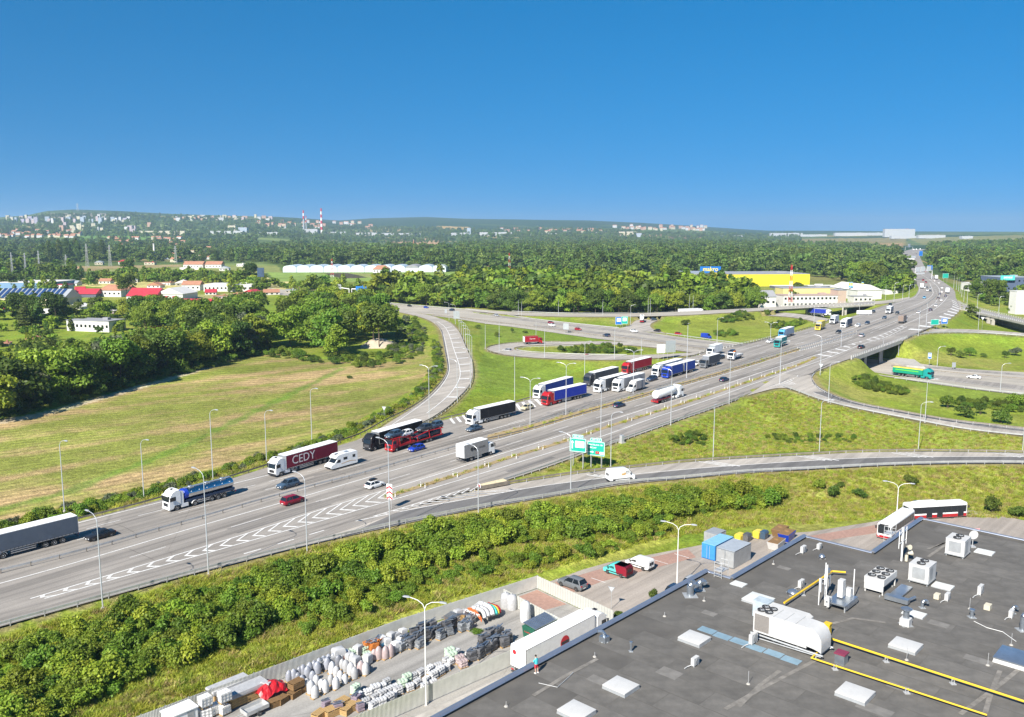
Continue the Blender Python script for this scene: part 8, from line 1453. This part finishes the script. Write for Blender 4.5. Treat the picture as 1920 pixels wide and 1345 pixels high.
def container(lb,p,rz,L_,W,H,m,doors=None,roofm=None):
 t_=thing('shipping_container',lb,'container',p,rz)
 def side(Lx,hh):
  mb=MB(); n_=int(Lx/.14); vs=[]; fs=[]
  for i in range(n_+1):vs+=[(-Lx/2+Lx*i/n_,-.03*(i%2),.15),(-Lx/2+Lx*i/n_,-.03*(i%2),hh-.12)]
  for i in range(n_):fs.append((2*i,2*i+2,2*i+3,2*i+1))
  return mb.add(vs,fs)
 for s in (-1,1):o=mk('side_wall',side(L_,H),m,t_); o.location=(0,s*W/2,0); o.rotation_euler=(0,0,0 if s<0 else math.pi)
 mk('frame',MB().bb(-L_/2,L_/2,-W/2,W/2,0,.16).bb(-L_/2,-L_/2+.14,-W/2-.04,W/2+.04,0,H).bb(L_/2-.14,L_/2,-W/2-.04,W/2+.04,0,H),m,t_); mk('roof',MB().bb(-L_/2,L_/2,-W/2-.04,W/2+.04,H,H+.05),roofm or m,t_)
 for s in (-1,1):mk('door',MB().box((-L_/2-.03,s*W/4,H/2),(.05,W/2-.1,H-.3)),doors or m,t_); mk('lock_bar',MB().tube((-L_/2-.08,s*.25,.2),(-L_/2-.08,s*.25,H-.2),.03,n=5),GALV,t_)
container('bright blue shipping container beside the grey shed',gl(1345,1040),RU,6.0,2.44,2.6,mat('container_blue',(.04,.22,.52),rough=.5,var=.12,dirt=.1),None,mat('container_roof_blue',(.20,.42,.60),rough=.5,var=.15)); container('grey shed with sheet metal sides by the store',gl(1375,1054),RU,5.6,3.2,2.9,DUCT,ACG,mat('shed_roof',(.33,.36,.39),rough=.45,var=.12)); container('grey container behind the blue one',gl(1340,1022),RU,3.2,2.4,2.5,ACG)
def bin_(lb,x,y,m):t_=thing('waste_bin',lb,'waste bin',gl(x,y),RU); mk('tub',MB().loft([[(-.6,-.5,.1),(.6,-.5,.1),(.6,.5,.1),(-.6,.5,.1)],[(-.72,-.6,1.15),(.72,-.6,1.15),(.72,.6,1.15),(-.72,.6,1.15)]]),m,t_); mk('lid',MB().loft([[(x_,-.6,1.15),(x_,-.4,1.45),(x_,.4,1.45),(x_,.6,1.15)] for x_ in (-.74,.74)]),m,t_)
for lb,x,y,m in (('left yellow waste bin behind the blue container',1386,1015,PC['yellow']),('black waste bin beside the yellow bin',1400,1015,DARKG),('second yellow waste bin by the skips',1420,1009,PC['yellow']),('dark bin with blue lid by the skips',1432,1010,PC['slate'])):bin_(lb,x,y,m)
for lb,x,y,m in (('white and blue skip filled with rubble',1455,1028,ACW),('blue skip by the roof corner',1475,1012,PC['blue']),('brown filled skip by the slope',1462,1004,WOODD)):t_=thing('skip',lb,'skip',gl(x,y),RU+.1); mk('tub',MB().loft([[(-1.4,-.8,.05),(1.4,-.8,.05),(1.4,.8,.05),(-1.4,.8,.05)],[(-1.9,-1,1.4),(1.9,-1,1.4),(1.9,1,1.4),(-1.9,1,1.4)]]),m,t_); mk('rubble',MB().box((0,0,1.42),(3.5,1.8,.12)).ball((.4,.1,1.4),.6,8,5,.5),WOODD,t_)
for x,y,ty,a_,lb in ((1269,1106,985,'D','white double street lamp in the store car park'),(799,1324,1130,'D','white double street lamp in the storage yard'),(1680,985,908,'D','white double street lamp behind the left bus')):lamp(x,y,ty,a_,lb,2.0,None,f=PZ(ZL),col=WPLAS)
p=gl(1831,1010); t_=thing('pink_sign','small pink sign standing beyond the roof edge','road sign',p); mk('board',MB().box((0,0,1.2),(.9,.05,1.3)),mat('pink_board',(.75,.35,.36),var=.1),t_); mk('post',MB().tube((0,0,0),(0,0,.8),.04),GALV,t_)
# ================================================================== BUILDINGS, MASTS, FAR TOWNS
def plaster(n,c):return mat('plaster_'+n,c,rough=.85,var=.1,scale=.15,dirt=.15,dscale=.08)
WW=plaster('white',(.62,.60,.56)); WFAR=plaster('far',(.42,.43,.44)); REDR=mat('red_sheet_roof',(.42,.035,.05),rough=.5,var=.12,scale=.3); TILE=mat('clay_tiles',(.36,.17,.10),rough=.85,var=.2,scale=.5); GREYR=mat('grey_roof',(.27,.27,.28),rough=.8,var=.15,scale=.2); BLW=plaster('blue',(.16,.27,.42)); YEL=mat('yellow_cladding',(.78,.62,.03),rough=.5,var=.05,scale=.1); SOL=mat('solar_panel_blue',(.02,.05,.14),rough=.2,var=.2); GH=mat('glasshouse_glass',(.62,.68,.68),rough=.25,var=.1,scale=.1)
def farpos(px,py):
 Y=1200.0
 while Y<12000:
  x=(px-960)/F*Y; z=float(base_h([x],[Y])[0]);
  if proj(x,Y,z)[1]<=py:break
  Y*=1.012
 return Vector((x,Y,z))
def bld(name,lb,cat,px,py,wp,hp,dep,wm,rm,roof='flat',rz=0.0,wins=0,rows=1,group=None,far=False,door=None):
 """px, py: pixel at the foot of the front wall; wp, hp: width and height in pixels; dep: depth in metres"""
 p=farpos(px,py) if far else G(px,py); k=p.y/F; w_=wp*k; h=hp*k; t_=thing(name,lb,cat,p+Vector((0,0,-.3)),rz,group)
 mk('wall',MB().bb(-w_/2,w_/2,0,dep,0,h),wm,t_)
 if roof=='flat':mk('roof',MB().bb(-w_/2-.2,w_/2+.2,-.2,dep+.2,h+.002,h+.35).bb(w_*.2,w_*.32,dep*.4,dep*.6,h+.35,h+1.6),rm,t_)
 elif roof=='gable':mk('roof',MB().prism([(-w_/2-.5,h),(w_/2+.5,h),(w_/2+.5,h+.2),(0,h+w_*.22),(-w_/2-.5,h+.2)],-.5,dep+.5),rm,t_)
 elif roof=='ridge':mb=MB(); mb.loft([[(x,-.5,h),(x,dep/2,h+dep*.3),(x,dep+.5,h)] for x in (-w_/2-.4,w_/2+.4)]); mk('roof',mb,rm,t_)
 elif roof=='hip':mb=MB(); mb.add([(-w_/2-.5,-.5,h),(w_/2+.5,-.5,h),(w_/2+.5,dep+.5,h),(-w_/2-.5,dep+.5,h),(-w_/4,dep/2,h+dep*.32),(w_/4,dep/2,h+dep*.32)],[(0,1,5,4),(1,2,5),(2,3,4,5),(3,0,4),(3,2,1,0)]); mk('roof',mb,rm,t_)
 for r_ in range(rows):
  for i in range(wins):mk('window',cached(('bw',round(h/rows,1),round(w_/max(1,wins),1)),lambda:MB().box((0,0,0),(min(1.6,w_/wins*.5),.08,min(1.5,h/rows*.42))).mesh('bw')),GL,t_).location=(-w_/2+w_*(i+.5)/wins,-.03,h*(r_+.55)/rows)
 for x in door or []:mk('gate',MB().bb(-1.9,1.9,-.05,.02,0,h*.7),REDR,t_).location=(x*w_,-.03,0)
 return t_,w_,h,p
B=bld
B('flat_roofed_hall','white flat-roofed hall with window row behind the field trees','building',165,622,96,21,13,WW,GREYR,'flat',-.28,10)
t_,w_,h,p=B('solar_hall','pale hall with striped blue solar roof at the left edge','building',55,572,140,13,22,plaster('cream',(.62,.55,.38)),SBACK,'ridge',-.12)
for i in range(13):o=mk('solar_panel',MB().add([(0,-.6,h+.15),(2.6,-.6,h+.15),(2.6,10.6,h+6.6),(0,10.6,h+6.6)],[(0,1,2,3)]),SOL,t_); o.location=(-w_/2+1+i*(w_-3)/13,0,.15)
for a in (('long_hall','long hall with white roof edge and blue wall at the left edge','building',40,541,100,11,50,BLW,WW,'flat',-.06),('red_roofed_shed','crimson-roofed shed left of the brown hipped house','building',160,558,42,7,14,plaster('dark',(.10,.10,.14)),REDR,'ridge',-.1),('house','house with brown hipped roof and red gable','house',206,557,46,13,14,WW,TILE,'hip',-.15,5),('red_roofed_hall','white hall with long bright red roof','building',265,564,58,9,20,WW,REDR,'ridge',-.1,6),('gabled_hall','white gabled hall with two red gates','building',318,563,52,12,26,WW,WW,'gable',-.1,0,1,None,False,(-.15,.2)),('open_shelter','long low crimson-roofed shelter by the yellow field','building',360,570,70,4,8,GREYR,REDR,'ridge',-.05),('white_hall','long white industrial hall beyond the pale field','building',427,547,90,13,30,WW,WW,'flat',0,12),('brick_house','white and brick house left of the long white hall','building',358,545,34,11,12,WW,TILE,'ridge',0,4),('farmhouse','long farm with orange-brown roofs left of the fields','house',362,503,36,7,16,WW,TILE,'ridge',0,6),('farmhouse','second orange-roofed farm building right of the first','house',400,503,30,7,16,WW,TILE,'ridge',0,5),('white_shed','low white shed under the left farm','building',355,506,36,4,12,WW,WW,'flat'),('small_house','white house with red roof edge near the solar hall','building',112,545,26,11,12,WW,REDR,'flat',-.1,4),('green_shed','pale green flat shed at the left edge below the trees','building',5,700,60,14,20,plaster('mint',(.40,.58,.50)),plaster('mint',(.40,.58,.50)),'flat',-.2),('orchard_house','house with orange roof between the glasshouses','house',714,512,30,7,16,WW,TILE,'hip',0,5),('cash_and_carry','wide grey hall carrying the blue makro sign','shop',1345,532,90,19,60,plaster('grey',(.42,.42,.42)),SBACK,'flat',.08,0),('yellow_hall','bright yellow hall right of the blue makro sign','shop',1443,537,155,23,60,YEL,GREYR,'flat',.10,0),('canopy','white canopy roof in front of the yellow hall','shop',1510,541,120,5,12,plaster('dark',(.10,.10,.14)),WW,'flat',.1),('apartment_house','long white building with small windows and brown roof terraces','building',1522,576,112,22,16,WW,mat('terrace_brown',(.38,.28,.24),rough=.8,var=.2),'flat',.12,14,2),('yellow_block','yellow-banded upper block behind the white building','building',1515,572,100,32,14,plaster('yellow',(.62,.54,.22)),GREYR,'flat',.12,0),('brown_tower','brown end block of the white building','building',1578,575,16,31,12,plaster('tan',(.46,.34,.27)),GREYR,'flat',.12,0),('gabled_warehouse','big white gabled warehouse beside the motorway','building',1630,562,48,18,45,WW,WW,'gable',.12,0),('low_warehouse','low white building in front of the gabled warehouse','building',1618,567,36,11,10,WW,GREYR,'flat',.1,4),('house','white gabled house left of the flats','house',1408,566,26,20,18,WW,TILE,'gable',.2,2),('house','white house with grey roof left of the flats','house',1440,578,30,22,14,WW,GREYR,'ridge',.1,3),('pale_hut','pale low hut near the motorway bend','building',1672,552,26,7,12,WW,WW,'flat'),('office','small white office with dark blue panel right of the bend','building',1838,549,34,18,16,WW,WW,'flat',.1,3),('office','dark-fronted office below the turquoise sign','building',1905,548,60,28,30,plaster('slate',(.08,.11,.18)),SBACK,'flat',.1,6,2),('white_warehouse','white building with red lettering at the right edge','building',1922,590,40,44,7,WW,WW,'flat',.1,0),('lime_works','pale works hall with quarry behind','building',800,478,70,6,40,WW,WW,'flat'),('works_hall','tan works building left of the silos','building',763,474,14,10,20,plaster('tan',(.46,.34,.27)),TILE,'ridge')):B(*a)
p=G(1330,532); k=p.y/F; t_=thing('shop_sign','blue rooftop sign with yellow makro lettering','sign',p+Vector((0,-3,20*k)),.03); mk('board',MB().box((0,0,6*k),(39*k,.6,12.5*k)),SBLUE,t_); letter('makro',11*k,LETY,t_,(0,-.4,7.0*k),(math.pi/2,0,0),bold=.10); mk('strut',MB().box((0,1,1),(30*k,.4,3)),SBACK,t_)
p=G(1885,548); k=p.y/F; t_=thing('office_sign','turquoise rooftop sign above the dark office','sign',p+Vector((0,-2,27*k)),.05); mk('board',MB().box((0,0,0),(27*k,.8,9*k)),PC['turq'],t_); letter('senesi',7*k,SWHITE,t_,(0,-.5,.5),(math.pi/2,0,0),bold=.06)
p=G(490,540); k=p.y/F; t_=thing('billboard','dark billboard on a single mast left of the glasshouses','billboard',p); mk('mast',MB().tube((0,0,0),(0,0,20*k),.5,n=8),CHS,t_); mk('board',MB().box((0,0,29*k),(12.5*k,1,17*k)),mat('billboard_print',(.03,.06,.11),var=.5,scale=.3),t_)
for i in range(12):
 p=G(543+i*25.5,511-.05*i); k=p.y/F; w_=25*k; t_=thing('glasshouse','%s glasshouse span from the left beyond the fields'%nth(i),'greenhouse',p,0,'glasshouse spans'); mk('glass_wall',MB().bb(-w_/2,w_/2,0,50,0,8*k),GH,t_); mk('vaulted_roof',MB().loft([[(math.cos(R(a))*-w_/2,y,8*k+math.sin(R(a))*5*k) for a in range(0,181,30)] for y in (-.2,50)]),GH if i!=9 else GREYR,t_,smooth=50)
def mast(lb,px,py,hp,w_,red=True,far=False):
 p=farpos(px,py) if far else G(px,py); h=hp*p.y/F; t_=thing('lattice_mast',lb,'mast',p); n_=8
 for j in range(n_):
  z0,z1=h*j/n_,h*(j+1)/n_; a,b1=w_*(1-.75*j/n_),w_*(1-.75*(j+1)/n_); mb=MB(); r=.07+.00006*p.y
  for sx,sy in ((-1,-1),(1,-1),(1,1),(-1,1)):mb.tube((sx*a,sy*a,z0),(sx*b1,sy*b1,z1),r,n=4); mb.tube((sx*a,sy*a,z0),(-sy*b1,sx*b1,z1),r*.6,n=4)
  mk('segment',mb,(SRED if j%2 else WPLAS) if red else GALV,t_)
 if not red:
  for z in (.72,.86):mk('cross_arm',MB().tube((-w_*2.2,0,h*z),(w_*2.2,0,h*z),r,n=4),GALV,t_)
for a in (('red and white lattice mast before the flats',1481,577,80,1.3),('red and white lattice mast before the glasshouses',623,520,34,1.6),('red and white lattice mast right of the glasshouses',955,523,48,1.6),('grey pylon at the left fields',125,508,30,1.5,False),('tall grey pylon left of the dark tree',164,502,44,1.8,False),('slim pylon near the poplar row',207,500,40,1.8,False),('leftmost pylon of the substation',24,521,47,1.0,False),('middle pylon of the substation',49,521,46,1.0,False),('rightmost pylon of the substation',75,521,50,1.0,False),('pylon in the far left wood',330,494,32,1.8,False),('transmitter tower on the hill',157,396,14,6,False,True)):mast(*a)
for i,(px,hp,r,m) in enumerate(((574,42,5,SBACK),(578.5,32,3,SBACK),(607,45,6,None))):
 p=farpos(px,438); h=hp*p.y/F; t_=thing('chimney_stack',['grey and red power station chimney, left','slim grey power station chimney behind the left one','tall red and white striped power station chimney'][i],'chimney',p)
 for j in range(8):mk('band',MB().tube((0,0,h*j/8),(0,0,h*(j+1)/8),r*(1.15-.05*j),r*(1.1-.05*j),n=10),m if m and j<5 else (SRED if j%2 else WPLAS),t_)
p=G(776,476); k=p.y/F; t_=thing('chimney_stack','slim red-brown factory chimney before the quarry','chimney',p); mk('shaft',MB().tube((0,0,0),(0,0,25*k),2,1.4,n=8),TILE,t_); mk('rim',MB().tube((0,0,25*k),(0,0,26*k),1.8,n=8),CONC,t_)
p=G(290,490); k=p.y/F; t_=thing('chimney_stack','white slender chimney in the left town','chimney',p); mk('shaft',MB().tube((0,0,0),(0,0,32*k),2.2,1.6,n=8),WW,t_); mk('rim',MB().tube((0,0,32*k),(0,0,33*k),2,n=8),CONC,t_)
for i,px in enumerate((801,818)):p=G(px,475); k=p.y/F; t_=thing('silo',['grey storage silo','white storage silo'][i]+' by the quarry','silo',p); mk('drum',MB().tube((0,0,0),(0,0,13*k),6*k,n=14),[CONC,WW][i],t_,smooth=40); mk('cap',MB().tube((0,0,13*k),(0,0,14.5*k),6*k,2,n=14),CONC,t_)
def winmat(n,c):
 m=plaster(n,c); t=m.node_tree; b=t.nodes['Principled BSDF']; lk=b.inputs['Base Color'].links[0].from_socket; tc=nd(t,'ShaderNodeTexCoord'); br=nd(t,'ShaderNodeTexBrick',Scale=.3); br.inputs['Color1'].default_value=(.25,.25,.27,1); br.inputs['Color2'].default_value=(.45,.45,.45,1); br.inputs['Mortar'].default_value=(1,1,1,1); br.inputs['Mortar Size'].default_value=.05; br.offset=0; br.inputs['Brick Width'].default_value=.8; br.inputs['Row Height'].default_value=.9
 mp=nd(t,'ShaderNodeMapping'); mp.inputs['Rotation'].default_value=(math.pi/2,0,0); t.links.new(tc.outputs['Object'],mp.inputs[0]); t.links.new(mp.outputs[0],br.inputs[0]); mx=nd(t,'ShaderNodeMix',data_type='RGBA',blend_type='MULTIPLY'); mx.inputs[0].default_value=.6; t.links.new(lk,mx.inputs[6]); t.links.new(br.outputs[0],mx.inputs[7]); t.links.new(mx.outputs[2],b.inputs['Base Color']); return m
PB=[winmat('block_white',(.74,.74,.72)),winmat('block_pink',(.62,.50,.50)),winmat('block_lilac',(.50,.46,.56)),winmat('block_cream',(.70,.64,.46)),winmat('block_orange',(.62,.40,.28)),winmat('block_blue',(.48,.56,.64))]
rg=random.Random(21); ci={}
def town(lb,n_,x0,x1,y0,y1,w0,w1,h0,h1,kinds,name='apartment_block',cat='building',roof='flat',grp=None):
 for i,x in enumerate(sorted(rg.uniform(x0,x1) for _ in range(n_))):
  wp,hp=rg.uniform(w0,w1),rg.uniform(h0,h1); bld(name,lb%nth(i),cat,x,rg.uniform(y0,y1),wp,hp,14,PB[rg.choice(kinds)],GREYR if roof=='flat' else TILE,roof,rg.uniform(-.3,.3),0,1,grp,True)
town('%s tower block from the left below the hilltop quarry',46,25,250,414,421,3.5,8,6,12,[0,1,2,3,5],grp='tower blocks on the left hill'); town('%s apartment block from the left on the second hill',34,335,520,408,416,4,9,4,7,[0,1,3,4],grp='apartment blocks on the second hill'); town('%s block from the left above the green far field',16,120,310,428,438,5,10,7,12,[0,3,4,1],grp='blocks above the far field')
town('%s red-roofed house from the left in the far valley town',44,0,160,436,447,5,10,3,5,[0,3],'house','house','ridge','houses of the far valley town'); town('%s red-roofed house from the left below the green far field',36,205,350,449,466,7,13,4,6,[0,3],'house','house','ridge','houses below the green far field'); town('%s house from the left around the power station',36,480,700,418,430,5,9,3,5,[0,4,3],'house','house','ridge','houses around the power station'); town('%s house from the left in the far right town',44,1150,1320,427,434,4,8,3,5,[0,3,4],'house','house','ridge','houses of the far right town'); town('%s house from the left in the far middle town',30,940,1130,431,438,5,10,3,4,[0,4,3],'house','house','ridge','houses of the far middle town'); town('%s white house or villa from the left among the left wood',30,-20,420,466,492,9,20,4,7,[0,0,3],'house','house','ridge','houses among the left wood')
far_halls=[(640,441,34,5),(690,442,38,5),(735,442,34,4),(770,442,40,4),(860,442,40,5),(880,441,7,13),(930,442,60,6),(1010,442,70,4),(1175,443,32,8),(1196,446,9,8),(1368,446,40,4),(1470,444,60,6),(1590,443,60,6),(1630,442,44,5),(1680,445,56,15),(1690,448,50,5),(1740,448,50,6),(1806,449,20,5),(310,441,85,7),(430,440,60,6),(460,437,16,10),(1520,445,50,4),(510,440,40,4),(440,433,14,9),(585,440,28,10),(320,487,46,7),(366,484,30,14)]
for i,(x,y,w_,h) in enumerate(sorted(far_halls)):bld('far_warehouse','%s long pale hall from the left along the skyline'%nth(i),'building',x,y,w_,h,30,[PB[3],WFAR,PB[3],PB[5]][(i*7)%4 if h>6 else 1],[WFAR,GREYR,TILE][i%3 if h>6 else 0],'flat',0,0,1,'pale halls along the skyline',True)
for i,(x,y) in enumerate(((82,494),(93,495),(101,494),(112,492),(119,491),(126,492),(135,491),(143,490),(147,492),(178,490),(193,490),(227,492))):plant_tree('poplar_tree','%s dark poplar from the left in the far left row'%nth(i),'tree',G(x,y),4,34+(i*5)%9,FOL[1],i,'far left poplars',1.0)
hs_=[(20,528),(60,532),(96,552),(130,536),(150,548),(196,532),(232,545),(250,530),(288,540),(310,535),(345,536),(395,553),(412,560),(445,560),(468,552),(300,572),(250,585),(200,588),(140,580),(90,592),(30,590),(0,585),(510,553),(545,549),(20,560),(118,562),(180,571),(275,580),(60,505),(140,508),(20,508),(420,508),(450,500),(230,496),(185,497),(280,497),(60,640),(5,650)]
for i,(x,y) in enumerate(sorted(hs_)):bld('house','%s small house or shed from the left around the depot'%nth(i),'house',x,y,14+(i*7)%17,5+(i*5)%5,9,[WW,PB[3],WW,PB[1]][i%4],[REDR,TILE,SBACK,TILE,WW][i%5],['ridge','flat','gable'][i%3],((i*13)%7-3)*.12,3,1,'small houses around the depot')
for i,(x,y,c) in enumerate(((282,637,'red'),(303,633,'white'),(318,628,'teal'),(296,622,'red'),(330,640,'white'),(312,648,'white'))):p=G(x,y); van(p,Vector((1,-.2+.1*i,0)).normalized(),['red lorry-like van in the left depot','white van in the left depot','pale green van in the left depot','second red van further back in the depot','white van at the depot edge','white coach-like van nearest in the depot'][i],c,7,2.4,3.2,'vans in the left depot')
p=G(712,650); t_=thing('sand_heap','pale earth heap beside the tree clump','heap',p); r_=random.Random(2); vs=[]; fs=[]
for i in range(13):
 for j in range(13):x,y=(i-6)*2.3,(j-6)*2.0; vs.append((x,y,max(-.5,6.2-.028*x*x-.045*y*y+r_.uniform(-.6,.6))))
for i in range(12):
 for j in range(12):o_=i*13+j; fs.append((o_,o_+13,o_+14,o_+1))
t_.scale=(.62,.62,.6); mk('heap',MB().add(vs,fs),mat('pale_earth',(.42,.35,.26),rough=.95,var=.25,scale=.3,bump=.5,bscale=1.5),t_,smooth=60); mk('spill',MB().add([(x*.35+9,y*.35-9,max(-.3,z*.3)) for x,y,z in vs],fs),mat('sand',(.55,.47,.30)),t_)
# ================================================================== AIR
hz=MB(); hz.bb(-16000,16000,-400,17500,float(TZ.min())-1.0,330); hm=bpy.data.materials.new('haze_air'); hm.use_nodes=True; t=hm.node_tree; t.nodes.clear()
ho=t.nodes.new('ShaderNodeOutputMaterial'); pv=t.nodes.new('ShaderNodeVolumePrincipled'); pv.inputs['Color'].default_value=(.55,.75,1.0,1); pv.inputs['Density'].default_value=7.5e-5; pv.inputs['Anisotropy'].default_value=.2
t.links.new(pv.outputs[0],ho.inputs['Volume']); haze=tag(mk('haze',hz,hm),'thin bluish air over the whole landscape',kind='stuff')
